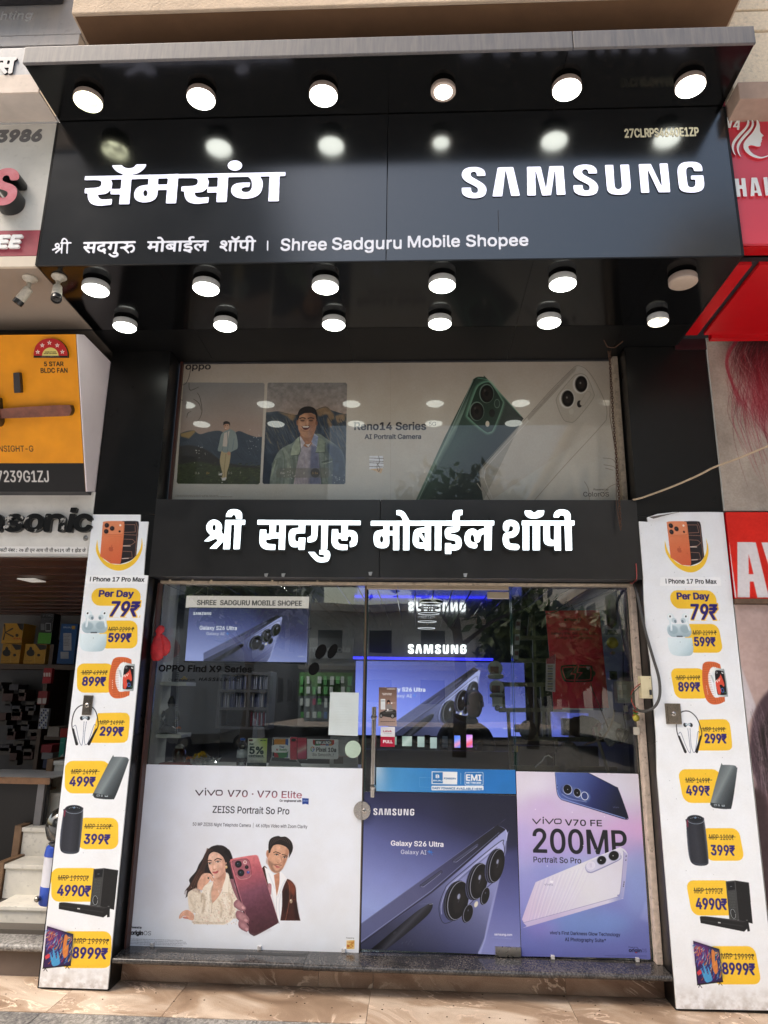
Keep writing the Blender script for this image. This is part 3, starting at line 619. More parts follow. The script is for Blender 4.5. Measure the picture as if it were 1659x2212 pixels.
dv('सदगु', 256, 520, 150, 76, SUB['ru']+[[(500, 73), (641, 71)]])
dv('मोबाईल', 724, 1170, 140, 72); dv('शॉपी', 1256, 1516, 137, 74)
solid('bar', [onplane([(1603, 60), (1612, 60), (1611, 133), (1602, 133)], VC, YF)], YF, .004, SUBM, cn, res=600)
NUMM = mat('cream_number_vinyl', (.62, .56, .40), .5, var=.05)
txt3('number', '27CLRPS4640E1ZP', 'I', 1350, 1511, 297.5, 19, YF, .002, NUMM, cn, grow=.003, res=1100)
# drips and scuffs at the fascia bottom
MB().tube([(*W(1076, 455, YF)[:1], YF-.001, W(1076, 455, YF)[1]), (W(1077, 500, YF)[0], YF-.001, W(1077, 500, YF)[1])], .0018).go('drip', DARK, cn)

# ---------------------------------------------------------------- lamps of the canopy
LM = mat('lamp_diffuser', (.8, .8, .8), .4, emit=(.96, 1.0, .90), es=4.2, var=.05, scale=12)
LMY = mat('stained_lamp_diffuser', (.8, .8, .6), .4, emit=(.98, 1.0, .66), es=3.4, var=.2, scale=16)
LMD = mat('dim_lamp_diffuser', (.8, .78, .7), .4, emit=(1.0, .93, .74), es=1.6, var=.3, scale=18)
LMO = mat('unlit_lamp_diffuser', (.40, .31, .24), .5, var=.12, scale=12)
RIM = mat('lamp_rim', (.42, .33, .28), .45, var=.1)
RIMW = mat('white_lamp_rim', (.6, .6, .58), .4)
def lamp(x, y, z, r, dm, rm, label, group, drop=.03, ring=0.):
    t = thing('ceiling_lamp', label, 'lamp', (x, y, z-.003), group)
    MB().lathe([(r*.5, 0), (r*.5, -.014), (r*.45, -.015)], (x, y, z-.003), seg=20).go('mount', DARK, t, smooth=True, ang=40)
    h0, h1 = z-.003-.015, z-.003-.015-drop
    MB().lathe([(r*.97, h0), (r, h0-.004), (r, h1), (r-ring-.003, h1-.001), (r-ring-.004, h1+.003)], (x, y, 0), seg=36).go('rim', rm, t, smooth=True, ang=40)
    MB().lathe([(r-ring-.0035, h1+.002), (r-ring-.0035, h1-.002), ((r-ring)*.9, h1-.006), ((r-ring)*.5, h1-.009), (.001, h1-.0095)], (x, y, 0), seg=36).go('diffuser', dm, t, smooth=True, ang=50)
LX = [-1.842, -1.202, -.521, .136, .803, 1.459]
ORD = ['first', 'second', 'third', 'fourth', 'fifth', 'sixth']
lab = ['yellow stained round lamp at the left end under the top overhang', 'round lit lamp above the lit hook of the non-latin sign word', 'third round lamp from the left under the top overhang', 'smaller round lamp in a thick beige ring under the top overhang',
       'round lit lamp under the top overhang beside the strip joint', 'round lit lamp at the right end under the top overhang']
for i, x in enumerate(LX): lamp(x, -1.19, ZT, .079 if i != 3 else .068, LMY if i == 0 else LM, RIM, lab[i], 'round lamps under the top overhang', ring=.016 if i == 3 else 0., drop=.03 if i != 3 else .024)
for i, x in enumerate(LX):
    lamp(x, -.84, ZS, .076, LMO if i == 5 else LM, RIM if i == 5 else RIMW, 'unlit beige round lamp at the right end of the front soffit row' if i == 5 else ORD[i]+' round lit lamp from the left in the front soffit row', 'round lamps in the front soffit row', drop=.036)
for i, x in enumerate(LX):
    lamp(x, -.418, ZS, .073 if i < 5 else .062, LMD if i == 5 else LM, RIMW, 'dim yellowish round lamp at the right end of the back soffit row' if i == 5 else ORD[i]+' round lit lamp from the left in the back soffit row', 'round lamps in the back soffit row', drop=.036)

# ---------------------------------------------------------------- pillars
PL, PLI, PRI, PR = -2.1056, -1.6932, 1.3768, 1.9074
ltop = W(300, 1111, 0)[1]
for nm, a, b, lb in (('pillar', PL+.006, PLI, 'black clad pillar left of the shop window behind the price banner'), ('pillar', PRI, PR-.004, 'wider black clad pillar right of the shop window behind the price banner')):
    t = thing(nm, lb, 'pillar', ((a+b)/2, .2, 0))
    zs = [0, 1.35, ltop, ZS-.004]
    for z0, z1 in zip(zs, zs[1:]):
        MB().box(a, b, .0, .014, z0+.0015, z1-.0015, b=.0015).go('front_panel', CLAD, t)
        xi = b if a < 0 else a
        MB().box(xi-.012 if a < 0 else xi, xi if a < 0 else xi+.012, .015, .34, z0+.0015, z1-.0015).go('side_panel', CLAD, t)
    box('core', a+.016, b-.016, .016, .6, 0, ZS-.01, DARK, t)
cp = box('corner_plate', W(1457, 748, 0)[0], W(1527, 753, 0)[0], -.012, -.001, W(1500, 756, 0)[1], ZS+.05, mat('dark_maroon_plate', (.03, .008, .01), .3)); tag(cp, 'dark maroon plate with two screws at the top of the right pillar', 'plate')

# ---------------------------------------------------------------- building above: balcony and beige wall
zb = 5.2
bl = thing('balcony', 'beige rendered balcony with brown underside above the canopy', 'balcony', (0, -1.3, zb))
x0 = H(150, 20, zb)[0]; x1 = H(1600, 0, zb)[0]; yf = (H(150, 20, zb)[1]+H(1600, 0, zb)[1])/2
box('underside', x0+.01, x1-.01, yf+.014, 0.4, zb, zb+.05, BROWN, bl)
MB().box(x0, x1, yf-.01, yf+.013, zb-.0015, zb+.8, b=.006).go('front_wall', BEIGE, bl)
MB().box(x0, x0+.009, yf+.014, .4, zb-.001, zb+1.0).go('side_wall', BEIGE, bl)
MB().box(x1-.009, x1, yf+.014, .4, zb-.001, zb+1.0).go('side_wall', BEIGE, bl)
# building body: back plate behind everything above the shops
bd = thing('building', 'cream speckled upper wall of the building right of the balcony', 'building', (2.5, -.9, 5))
zr0 = W(1580, 215, -1.075)[1]
yr = -1.10
segs = [W(1600, 193, yr)[1], W(1600, 130, yr)[1], W(1600, 57, yr)[1]-.1]
zz = [W(1640, 213, yr-.05)[1], W(1640, 192, yr)[1], W(1640, 70, yr)[1], W(1640, 24, yr)[1], W(1640, -40, yr)[1], 7.5]
MB().box(XR+.02, 6, yr-.05, .4, zz[0], zz[1], b=.005).go('ledge', mat('pinkish_ledge', (.36, .25, .19), .8, var=.1, scale=20, bump=.1), bd)
MB().box(XR+.02, 6, yr, .4, zz[1]+.002, zz[2], b=.006).go('wall_block', BEIGE2, bd)
MB().box(XR-.01, 6, yr+.03, .4, zz[2]+.001, zz[2]+.014).go('groove', mat('dark_groove', (.1, .07, .05), .9), bd)
MB().box(XR+.02, 6, yr, .4, zz[2]+.016, zz[3], b=.006).go('wall_block', BEIGE2, bd)
MB().box(XR-.01, 6, yr+.03, .4, zz[3]+.001, zz[3]+.014).go('groove', mat('dark_groove', (.1, .07, .05), .9), bd)
MB().box(XR+.02, 6, yr, .4, zz[3]+.016, 8, b=.006).go('wall_block', BEIGE2, bd)
box('back_wall', -9, 9, .42, .7, ZT+.12, 7.6, BEIGE, bd)

# ---------------------------------------------------------------- right neighbour: red salon
rs = thing('salon_sign', 'glossy red fascia with white woman profile and partly seen salon lettering', 'shop sign', (2.4, -1.0, 4))
YR = -.988; zt = W(1600, 214, YR)[1]; zb2 = W(1620, 527, YR)[1]
MB().box(XR+.014, 6, YR, YR+.02, zb2, zt, b=.003).go('panel', REDP, rs)
box('return_panel', XR+.014, 6, YR+.022, YR+.1, zb2-.003, zb2+.05, REDS, rs)
box('core', XR+.05, 6, YR+.025, .3, zb2+.03, zt, DARK, rs)
WL = mat('sign_white_letter', (.78, .78, .76), .4, var=.04)
VR = view(2880, 430, 1062/192)
for i, p in enumerate(([[(128,246),(184,246),(186,420),(244,246),(283,244),(214,487),(150,489),(135,380)]], [[(374,290),(425,288),(412,455),(424,456),(422,468),(410,470),(405,528),(355,530),(362,472),(268,472),(270,450)]])):
    ng = [] if i == 0 else [onplane([(372,360),(368,442),(325,442)], VR, YR)]
    solid('letter', [onplane(q, VR, YR) for q in p], YR, .012, (WL, REDP), rs, neg=ng, res=1100)
hair1 = curve([(572,243,1),(610,290),(630,370),(600,460),(520,570),(400,700),(320,810),(285,920),(300,1020),(340,1098,1),(290,1055),(250,960),(243,860),(290,750),(400,610),(520,490),(575,400),(582,320)])
hair2 = [(x+98+(y-243)*.02, y+30) for x, y in hair1]
face = curve([(745,268,1),(800,300),(845,370),(863,450),(864,530),(880,590),(950,658,1),(905,688,1),(902,715),(915,742,1),(897,762),(903,785),(880,820),(880,875),(840,897),(780,893),(700,872),(640,875),(610,890),(620,950),(680,1030),(770,1090),(880,1125),(970,1115),(1062,1082,1),(1062,1105,1),(960,1145),(860,1160),(720,1130),(600,1060),(520,970),(500,890),(520,800),(600,700),(700,590),(770,470),(790,380),(775,310)])
for p in (hair1, hair2, face): solid('emblem', [onplane(p, VR, YR)], YR, .012, (WL, REDP), rs, res=1100)
solid('letter', [onplane([(305,1607),(395,1604),(408,1752),(462,1750),(450,1597),(537,1594),(580,1997),(497,2000),(478,1828),(416,1830),(436,2003),(352,2006)], VR, YR)], YR, .012, (WL, REDP), rs, res=900)
solid('letter', [onplane([(676,1585),(797,1582),(912,1983),(828,1986),(810,1915),(742,1918),(740,1990),(655,1993)], VR, YR)], YR, .012, (WL, REDP), rs, neg=[onplane([(742,1670),(795,1868),(742,1872)], VR, YR)], res=900)
solid('letter', [onplane([(936,1578),(1025,1574),(1075,1975),(990,1980)], VR, YR)], YR, .012, (WL, REDP), rs, res=900)
rf = thing('salon_soffit', 'red soffit under the salon sign with a dark lengthwise joint', 'soffit', (2.4, -.5, 3.9))
zq = 3.9; xq = H(1648, 560, zq)[0]
MB().box(XR+.018, H(1560, 655, zq)[0], YR+.105, -.10, zq, zq+.02).go('panel', REDS, rf)
MB().box(H(1575, 655, zq)[0], 6, YR+.105, -.10, zq, zq+.02).go('panel', REDS, rf)
box('core', XR+.02, 6, YR+.11, .3, zq+.022, zq+.05, DARK, rf)
box('end_strip', PR+.002, 6, -.098, -.05, zq-.02, zq+.02, REDS, rf)
# posters of the salon
C = Canvas(PR, PR+1.6, W(1600, 1103, -.02)[1], W(1600, 725, -.02)[1], -.02, 260, 'a1968a', view(2572, 1300, 922/500))
C.im *= (.82+.36*vnoise(C.h, C.w, (60, 40), 5))[..., None]
hr = np.random.default_rng(3)
for k in range(300):
    x = 640+hr.random()*330+ (k % 3)*90; y = 90+hr.random()*500; L = 200+hr.random()*500; b = (hr.random()-.4)*120; cx = hr.random()
    col = ['a02a3c', '7c1f2c', 'b8b0ae', '5b1a22', 'c7bdb8', '8c3a48'][k % 6]
    C.ln([(x, y), (x+b*.4-20, y+L*.35), (x+b+40, y+L*.7), (x+b*1.5+110, y+L)], [3.5, 3, 2, .8], col, a=.4+.3*cx, sm=True, blur=.8)
C.el(960, 180, 330, 240, '2a0608', a=.9, blur=70); C.el(900, 480, 150, 260, '8e1424', a=.5, blur=60)
for k in range(130):
    x = 650+hr.random()*300; y = 80+hr.random()*200; L = 150+hr.random()*300
    C.ln([(x, y), (x-50+hr.random()*30, y+L*.4), (x-20+hr.random()*80, y+L)], 1.6, ['8c1a28', 'b7aaa6', '611019'][k % 3], a=.55, sm=True)
for k in range(40):
    x = 610+hr.random()*20; C.ln([(700, 85+k), (x, 210+hr.random()*60), (x+20, 380), (700+hr.random()*60, 560+hr.random()*60)], 1.5, '8c2030', a=.4, sm=True)
C.speck(.05, 2)
hp = sheet('hair_poster', C, th=.02, rough=.45); tag(hp, 'salon poster of red and grey streaked hair above the red banner', 'poster')
za, zb3 = W(1600, 1105, -.03)[1], W(1600, 1293, -.03)[1]
C = Canvas(PR, PR+1.6, zb3, za-.004, -.03, 260, 'dc2416', view(2572, 1300, 922/500))
C.im *= (.93+.14*vnoise(C.h, C.w, 50, 6))[..., None]
C.pg([(626,1603),(636,1603),(690,2010),(680,2012),(664,1980)], 'dfd8d8'); C.pg([(695,1602),(832,1603),(930,2010),(843,2011),(815,1893),(789,1893),(788,2010),(697,2009)], 'e0d9da'); C.pg([(779,1692),(815,1838),(781,1838)], 'dc2416')
C.pg([(873,1604),(1010,1604),(1100,1900),(1180,1604),(1300,1604),(1150,2012),(1000,2012)], 'e0d9da'); C.pg([(664,1975),(705,1985),(640,2012),(664,2012)], 'c8281e', a=0)
C.speck(.03, 3)
av = sheet('red_banner', C, th=.03, rough=.4, edge=REDS); tag(av, 'red banner with tall white capital letters right of the right price banner', 'banner')
box('banner_rail', PR, PR+1.6, -.045, -.005, zb3-.03, zb3-.002, mat('rusty_rail', (.12, .07, .04), .7, var=.3, scale=30)).parent = av
C = Canvas(PR, PR+1.2, .02, zb3-.034, -.012, 200, 'b59c95', view(2572, 2400, 1.3038))
V = C.vw = view(2772, 2400, 391/300)
C.im *= (.9+.2*vnoise(C.h, C.w, 60, 9))[..., None]
C.pg([(215, 250), (330, 560), (260, 700), (215, 500)], 'c9c3c8', a=.8, blur=3)
C.pg([(460,420,1),(395,470),(330,560),(300,700),(300,840),(335,1000),(345,1200),(380,1400),(460,1500,1)], '4b3a40', sm=True, blur=6)
C.pg([(460,560,1),(400,590),(350,680),(330,760),(350,900),(380,1000),(460,1040,1)], '241c1d', sm=True, blur=10)
for k in range(120):
    x = 300+hr.random()*110; y = 520+hr.random()*500; C.ln([(x, y), (x+20+hr.random()*20, y+120), (x+60, y+300+hr.random()*200)], 2.2, ['6b5560', '8c6f78', '2a2022', 'a08a90'][k % 4], a=.45, sm=True, blur=1)
C.pg([(300,1000,1),(340,980),(400,1100),(420,1500),(460,2200,1),(340,2200,1)], '3a2a2c', sm=True, blur=12); C.pg([(400,1000),(460,960),(460,1500),(420,1300)], '7a5550', blur=14)
C.speck(.03, 3)
lp = sheet('salon_poster', C, th=.012, rough=.45); tag(lp, 'pinkish salon poster of dark flowing hair below the red banner at the right edge', 'poster')
wl = box('salon_wall', PR-.0035, 6, .02, .3, 0, ZS+.02, mat('salon_wall_paint', (.2, .15, .13), .7)); tag(wl, 'plain brown wall behind the salon posters', 'wall')
# ================================================================ LEFT NEIGHBOUR: electrical shop
XLN = -2.112
V1s = view(0, 0, 1659/700)
ns = thing('electrical_shop_sign', 'dirty white box sign with a red raised letter, grey digits and a maroon band', 'shop sign', (-2.5, YF, 4.3))
WPAN = mat('soiled_white_panel', (.60, .58, .53), .45, var=.1, scale=4, bump=.06, bscale=9, dirt=.12)
MAR = mat('faded_maroon_band', (.30, .035, .055), .45, var=.2, scale=14, dirt=.1)
zt_, zm1, zm0, zb_ = W(60, 268, YF)[1], W(40, 498, YF)[1], W(40, 553, YF)[1], ZS-.004
MB().box(-4.2, XLN, YF, YF+.02, zm1+.001, zt_, b=.002).go('panel', WPAN, ns)
MB().box(-4.2, XLN, YF-.001, YF+.02, zm0+.001, zm1-.001).go('band', MAR, ns)
MB().box(-4.2, XLN, YF, YF+.02, zb_, zm0-.001, b=.002).go('lower_panel', mat('yellowed_panel', (.62, .53, .42), .5, var=.08, scale=6), ns)
box('core', -4.2, XLN-.01, YF+.03, .3, ZS+.02, 4.9, DARK, ns)
GREYN = mat('grey_digit_vinyl', (.13, .125, .125), .5)
txt3('number', '3986', 'I', -9, 89, 308, 27, YF, .002, GREYN, ns, grow=.011, shear=.12, res=700, split=True)
REDL = mat('worn_red_letter_face', (.36, .03, .05), .3, var=.35, scale=9, bump=.05, dirt=.0, col2=(.50, .16, .2))
yl = YF-.09
a = W(-26, 443, yl); b = W(33, 443, yl); t = W(-26, 364, yl)
solid('raised_letter', fit_text('S', INTER, a[0]+.016, b[0]-.016, a[1]+.013, t[1]-a[1]-.026), YF-.004, .086, (REDL, LETSIDE), ns, grow=.016, growz=.013, res=500, own=False)
txt3('lettering', 'EE', 'I', -6, 48, 538.5, 28, YF, .014, WL, ns, grow=.009, shear=.14, res=700, split=True)
oh = thing('overhang_box', 'grey weathered sign boxes above the white sign with partly seen raised lettering', 'sign box', (-2.5, -1.2, 5))
BLG = mat('bluish_grey_panel', (.30, .31, .33), .4, var=.14, scale=9, streak=True, bump=.03, dirt=.2, col2=(.42, .40, .39))
BSTR = mat('beige_strip', (.56, .46, .38), .6, var=.1, scale=12, dirt=.15)  # plain beige, mottled, with some dirt
yo = -1.22
z1, z2, z3 = ZT, W(30, 161, yo)[1], W(30, 103, yo)[1]
MB().box(-4.2, XLN-.004, yo, yo+.01, z1-.003, z2-.001, b=.002).go('strip', BSTR, oh)
MB().box(-4.2, XLN-.004, yo+.012, YF-.002, z1, z1+.01).go('underside', mat('pale_soffit', (.50, .43, .37), .6), oh)
MB().box(-4.2, W(55, 103, yo)[0]+.05, yo+.004, yo+.02, z2+.001, z3, b=.002).go('panel', BLG, oh)
a = W(-30, 160, yo); b = W(30, 160, yo); t = W(-30, 128, yo)
solid('lettering', fit_text('स', DEVA, a[0]+.07, b[0], a[1], t[1]-a[1]), yo+.004, .01, (mat('pale_lilac_letter', (.5, .47, .47), .4), LETSIDE), oh, res=600, grow=.006, own=False)
yb_ = -.98
zc_ = [W(100, 112, yb_)[1], W(100, 100, yb_)[1], W(100, 76, yb_)[1], 6.6]
MB().box(-4.2, W(172, 80, yb_)[0], yb_, yb_+.2, zc_[0], zc_[1]-.004, b=.003).go('panel', BLG, oh)
MB().box(-4.2, W(172, 80, yb_)[0], yb_-.004, yb_+.2, zc_[1]+.004, zc_[2]-.003, b=.004).go('panel', BLG, oh)
MB().box(-4.2, W(174, 76, yb_)[0], yb_+.0, yb_+.2, zc_[2]+.003, zc_[3], b=.004).go('panel', BLG, oh)
txt3('lettering', 'hting', 'I', 1, 71, 43.5, 16.5, yb_, .007, mat('bluish_letter', (.5, .51, .53), .35), oh, res=700, shear=.12, split=True)
bx = W(141, 12, yb_)
MB().box(-4.2, bx[0], yb_-.16, yb_-.01, W(80, 17, yb_)[1], 7.6, b=.02).go('dark_box', DARK, oh)
# soffit
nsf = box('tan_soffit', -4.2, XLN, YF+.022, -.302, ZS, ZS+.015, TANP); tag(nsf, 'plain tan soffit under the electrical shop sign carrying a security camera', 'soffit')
box('seam_strip', -4.2, XLN, -.30, -.285, ZS-.004, ZS+.03, mat('brown_gap', (.05, .04, .035), .8), nsf)
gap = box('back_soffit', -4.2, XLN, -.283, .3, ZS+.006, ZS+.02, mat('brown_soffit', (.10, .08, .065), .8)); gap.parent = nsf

# security cameras
CW = mat('dusty_white_camera', (.46, .41, .33), .45, var=.2, scale=50, dirt=.5); CBK = mat('black_camera_nose', (.02, .02, .02), .25)
def cctv(x, y, z, tilt, az, label, roll=0):
    t = thing('security_camera', label, 'camera', (x, y, z), 'security cameras under the canopies')
    MB().lathe([(.040, 0), (.042, -.007), (.038, -.012), (.022, -.022), (.016, -.034)], (x, y, z), seg=24).go('mount', CW, t, smooth=True, ang=40)
    d = Vector((math.sin(az)*math.cos(tilt), -math.cos(az)*math.cos(tilt), -math.sin(tilt))); p0 = Vector((x, y, z-.03)); p1 = p0+Vector((d.x*.012, d.y*.012, -.055))
    MB().tube([p0, p0+Vector((0, 0, -.02)), p1], [.013, .012, .015], 12).go('arm', CW, t, smooth=True)
    MB().lathe([(.017, -.042), (.025, -.038), (.027, 0), (.028, .044)], p1+d*.02, d, 24).go('housing', CW, t, smooth=True, ang=35)
    q = p1+d*.02
    MB().lathe([(.0285, .044), (.0295, .05), (.0285, .072), (.024, .073), (.022, .065), (.010, .063), (.009, .067), (.001, .067)], q, d, 24).go('nose', CBK, t, smooth=True, ang=35)
    a = d.cross(Vector((0, 0, 1))).normalized(); 
cx, cy = H(125, 596, ZS); cctv(cx+.008, cy, ZS-.003, math.radians(66), math.radians(32), 'dusty white bullet camera beside the first soffit lamp, its black nose facing the street')
cx, cy = H(65, 601, ZS-.002); cctv(cx, cy, ZS, math.radians(56), math.radians(-95), 'dusty white bullet camera on the tan soffit pointing down to the left')

# orange fan advert: a box whose face leans forward at the top
TH = math.atan2(.474-.101, 3.745-2.836); B0 = np.array([0, -.101, 2.836]); SD = np.array([0, -math.sin(TH), math.cos(TH)]); ND = np.array([0, -math.cos(TH), -math.sin(TH)])
def SL(u, v):
    d = ray(u, v); t = np.dot(B0-CAM, ND)/np.dot(d, ND); q = CAM+t*d; return float(q[0]), float(np.dot(q-B0, SD))
V3 = view(0, 1250, 1106/500)
def lean(o):
    o.rotation_euler = (TH, 0, 0); o.location = Vector(B0)-(Vector(o.parent.location) if o.parent else Vector((0, 0, 0))); return o
fb = thing('fan_advert_box', 'leaning orange lightbox advertising a wooden bladed ceiling fan', 'advert box', (-2.5, 0, 3.2))
LH = SL(164, 722)[1]; C = Canvas(-3.4, -2.122, 0, LH, 0, 330, 'ea9612', proj=SL)
C.vw = V3
C.pg([(-600,1334),(748,1334),(760,1600),(-600,1600)], '131112')
C.im *= (.95+.1*vnoise(C.h, C.w, 40, 4))[..., None]
for t_, x0_, x1_, yb, cp_, bo in (('5 STAR', 392, 564, 475, 38, 1.6), ('BLDC FAN', 362, 600, 534, 40, 1.6), ('NSIGHT-G', -8, 297, 1231, 52, 1.2)): C.tx(t_, x0_, x1_, yb, cp_, '1a1410', bold=bo)
C.tx('7239G1ZJ', -22, 436, 1500, 100, 'cfcac6', bold=5)
lean(sheet('front', C, fb, th=.02, rough=.5, edge=mat('box_edge', (.4, .25, .1), .6)))
PINKW = mat('pinkish_white_board', (.82, .72, .73), .5, var=.04, scale=5)
sp = [(.0, *XP(179, 723, -2.12)), (.0, *XP(237, 782, -2.12)), (.0, *XP(204, 1062, -2.12)), (.0, *XP(185, 1062, -2.12)), (.0, *XP(164, 722, -2.12))]
MB().hull([(-2.118, y, z) for _, y, z in sp], [(-2.112, y, z) for _, y, z in sp]).go('side_board', PINKW, fb)
MB().hull([(-3.4, -.08, 2.84), (-3.4, -.44, 3.74), (-3.4, .28, 3.74), (-3.4, .28, 2.84)], [(-2.13, -.08, 2.84), (-2.13, -.44, 3.74), (-2.13, .0, 3.74), (-2.13, .0, 2.84)]).go('carcass', DARK, fb)
def lp_(pts): return [SL(*V3(*p)) for p in pts]
# fan blade and hub, both cut out of board and raised
BLW = mat('brown_blade_wood', (.20, .062, .035), .35, var=.35, scale=18, streak=False)
lean(solid('fan_blade', [lp_(curve([(28,853,1),(300,832),(620,818),(655,835),(663,868),(645,905),(600,914),(300,926),(34,936,1)]))], -.001, .045, (BLW, LETSIDE), fb, res=500))
lean(solid('fan_motor', [lp_(curve([(-200,760),(0,750),(25,790),(32,870),(45,950),(30,995),(0,1008),(-200,1000)]))], -.001, .06, (mat('black_fan_motor', (.02, .02, .022), .25), LETSIDE), fb, res=500))
lean(solid('remote', [lp_(curve([(142,534,1),(185,533),(197,545),(208,700),(200,708),(160,709,1),(150,700)]))], -.001, .03, (mat('black_remote', (.025, .02, .02), .4), LETSIDE), fb, res=500))
C = Canvas(*[0]*0, -2.6, -2.15, LH-.33, LH, -.022, 900, 'b8201e', proj=SL)
C.vw = V3
o_ = curve([(314,385,1),(316,350),(335,295),(375,255),(420,236),(455,232),(505,238),(555,262),(592,305),(609,350),(612,385,1),(612,402,1),(314,402,1)])
C.pg(o_, 'b3201f'); C.pg([(314,385),(612,385),(612,402),(314,402)], '17120f'); C.el(461, 385, 73, 73, 'd9c873'); C.pg([(314,385),(612,385),(612,403),(314,403)], '17120f')
for sx, sy, nn in ((350,352,'1'),(390,294,'2'),(453,271,'3'),(522,294,'4'),(567,351,'5')):
    C.pg([(sx+(24 if k % 2 == 0 else 9)*math.sin(math.pi*k/5), sy-(24 if k % 2 == 0 else 9)*math.cos(math.pi*k/5)) for k in range(10)], 'e8ddd6'); C.tx(nn, sx-4, sx+4, sy+6, 13, '5a1512', bold=.8)
C.tx('MORE STARS', 413, 510, 357, 9, '2a2410', bold=.6); C.tx('MORE SAVINGS', 405, 519, 371, 9, '2a2410', bold=.6); C.tx('ENERGY SAVINGS GUIDE', 378, 543, 398, 8, 'cfc6bd', bold=.4)
lean(sheet('star_badge', C, fb, th=.021, rough=.4, edge=LETSIDE, outline=[SL(*V3(*p)) for p in o_]))
# white board with big black letters
pb = thing('appliance_sign', 'white board with thick black partly peeling lower case letters and a number strip', 'shop sign', (-2.5, 0, 2.6))
zt_, zb_ = W(100, 1062, 0)[1], W(100, 1197, 0)[1]
MB().box(-4.2, XLN+.008, .002, .02, zb_, zt_, b=.002).go('board', mat('grimy_white_board', (.64, .61, .56), .42, var=.1, scale=5, bump=.08, bscale=8, dirt=.1), pb)
PEEL = mat('peeling_black_vinyl', (.008, .008, .008), .3, bump=.15, bscale=20, rvar=.08, spec=.3)
PEEL2 = mat('torn_black_vinyl', (.008, .008, .008), .3, bump=.15, bscale=20, spec=.3, col2=(.4, .38, .35), scale=16, var=.0)
for r_ in (PEEL2.node_tree.nodes,):
    for n_ in r_:
        if n_.type == 'VALTORGB': n_.color_ramp.elements[0].position = .54; n_.color_ramp.elements[1].position = .58
VP = view(0, 2000, 1621/768)
for ch, x0_, x1_, yb, h_, mm in (('a', -135, 10, 271, 0, PEEL), ('s', 22, 184, 271, 0, PEEL2), ('o', 188, 362, 271, 0, PEEL2), ('n', 364, 540, 270, 0, PEEL2), ('i', 539, 626, 270, 1, PEEL), ('c', 611, 772, 271, 0, PEEL)):
    yf_ = -.03; a = W(*VP(x0_, yb), yf_); b = W(*VP(x1_, yb), yf_); t = W(*VP(x0_, 110 if ch != 'i' else 62), yf_)
    if ch == 'i':
        tt = W(*VP(x0_, 115), yf_); t2 = W(*VP(x0_, 100), yf_); s_ = .012
        for q in ([(a[0]+s_, a[1]), (b[0]-s_*1.4, a[1]), (b[0]-s_*.6, tt[1]), (a[0]+2*s_, tt[1])], [(a[0]+1.9*s_, t2[1]), (b[0]-.5*s_, t2[1]), (b[0], t[1]), (a[0]+2.2*s_, t[1])]): solid('letter', [q], 0, .03, (mm, LETSIDE), pb, res=500)
        continue
    g = .0095; cs = outlines(ch, INTER); A_ = np.concatenate(cs); mn, mx = A_.min(0), A_.max(0)
    cs = [np.stack([(c[:, 0]-mn[0])/(mx[0]-mn[0])*(b[0]-a[0]-2*g)+a[0]+g, (c[:, 1]-mn[1])/(mx[1]-mn[1])*(t[1]-a[1]-2*g)+a[1]+g], 1) for c in cs]
    solid('letter', cs, 0, .03, (mm, LETSIDE), pb, res=500, grow=g, growz=g*.8, own=False)
zs0, zs1 = W(*VP(300, 450), -.001)[1], W(*VP(300, 392), -.001)[1]
C = Canvas(-2.9, W(*VP(736, 420), -.001)[0], zs0, zs1, -.001, 700, 'e3e0dc', vw=VP)
C.tx('जीएसटी नंबर : २७ डी एन आय पी पी ७२३९ जी १ झेड जे', -60, 722, 436, 25, '24211f', 'D', bold=.8)
sheet('number_strip', C, pb, th=.002, rough=.5)
MB().lathe([(.018, 0), (.016, -.006), (.006, -.008)], (W(*VP(722, 322), 0)[0], .002, W(*VP(722, 322), 0)[1]), (0, 1, 0), 16).go('screw', STEEL, pb)
MB().box(-4.2, XLN+.006, .0, .05, zb_-.012, zb_-.001).go('rail', mat('white_rail', (.5, .48, .45), .5), pb)

# interior of the left shop
hw = box('left_leak_backing', -6.5, -2.09, .3, .4, 2.46, ZS+.1, mat('dark_leak_backing', (.05, .045, .04), .8)); tag(hw, kind='structure')  # added backing, stops sky light leaking between fan box and pillar
ROOMD = 3.5; zc = 2.42
WOODC = mat('dark_red_wood_ceiling', (.055, .018, .008), .35, var=.3, scale=7, bump=.03)
sh = box('left_shop_ceiling', -6.5, -2.12, .06, ROOMD, zc, zc+.06, WOODC); tag(sh, kind='structure')
for k in range(11): MB().box(-6.4, -2.13, .3+k*.3, .3+k*.3+.012, zc-.012, zc-.001).go('batten', WOODC, sh)
lw = box('left_shop_back_wall', -6.5, -2.1, ROOMD, ROOMD+.1, 0, zc+.05, mat('dim_grey_wall', (.13, .125, .12), .8)); tag(lw, kind='structure')
lw2 = box('left_shop_side_wall', -2.13, -2.09, .35, ROOMD, 0, zc+.05, mat('side_panel_wood', (.03, .013, .008), .5)); tag(lw2, kind='structure')
lf = box('left_shop_floor', -6.5, -2.13, .3, ROOMD, .0, .20, mat('dim_floor', (.1, .085, .07), .5)); tag(lf, kind='structure')
cl = MB().box(*[H(75, 1318, zc-.004)[0], H(178, 1318, zc-.004)[0]], H(120, 1325, zc-.004)[1]-.15, H(120, 1312, zc-.004)[1], zc-.02, zc-.013).go('ceiling_panel_light', mat('white_panel', (.7, .7, .68), .5, emit='fff5e6', es=.10)); cl.location.x -= .0
_c = H(120, 1313, zc); cl.data.clear_geometry()
_q = [H(*view(0, 2000, 2.1107)(*p), zc-.014) for p in ((145, 660), (270, 688), (388, 685), (300, 660))]
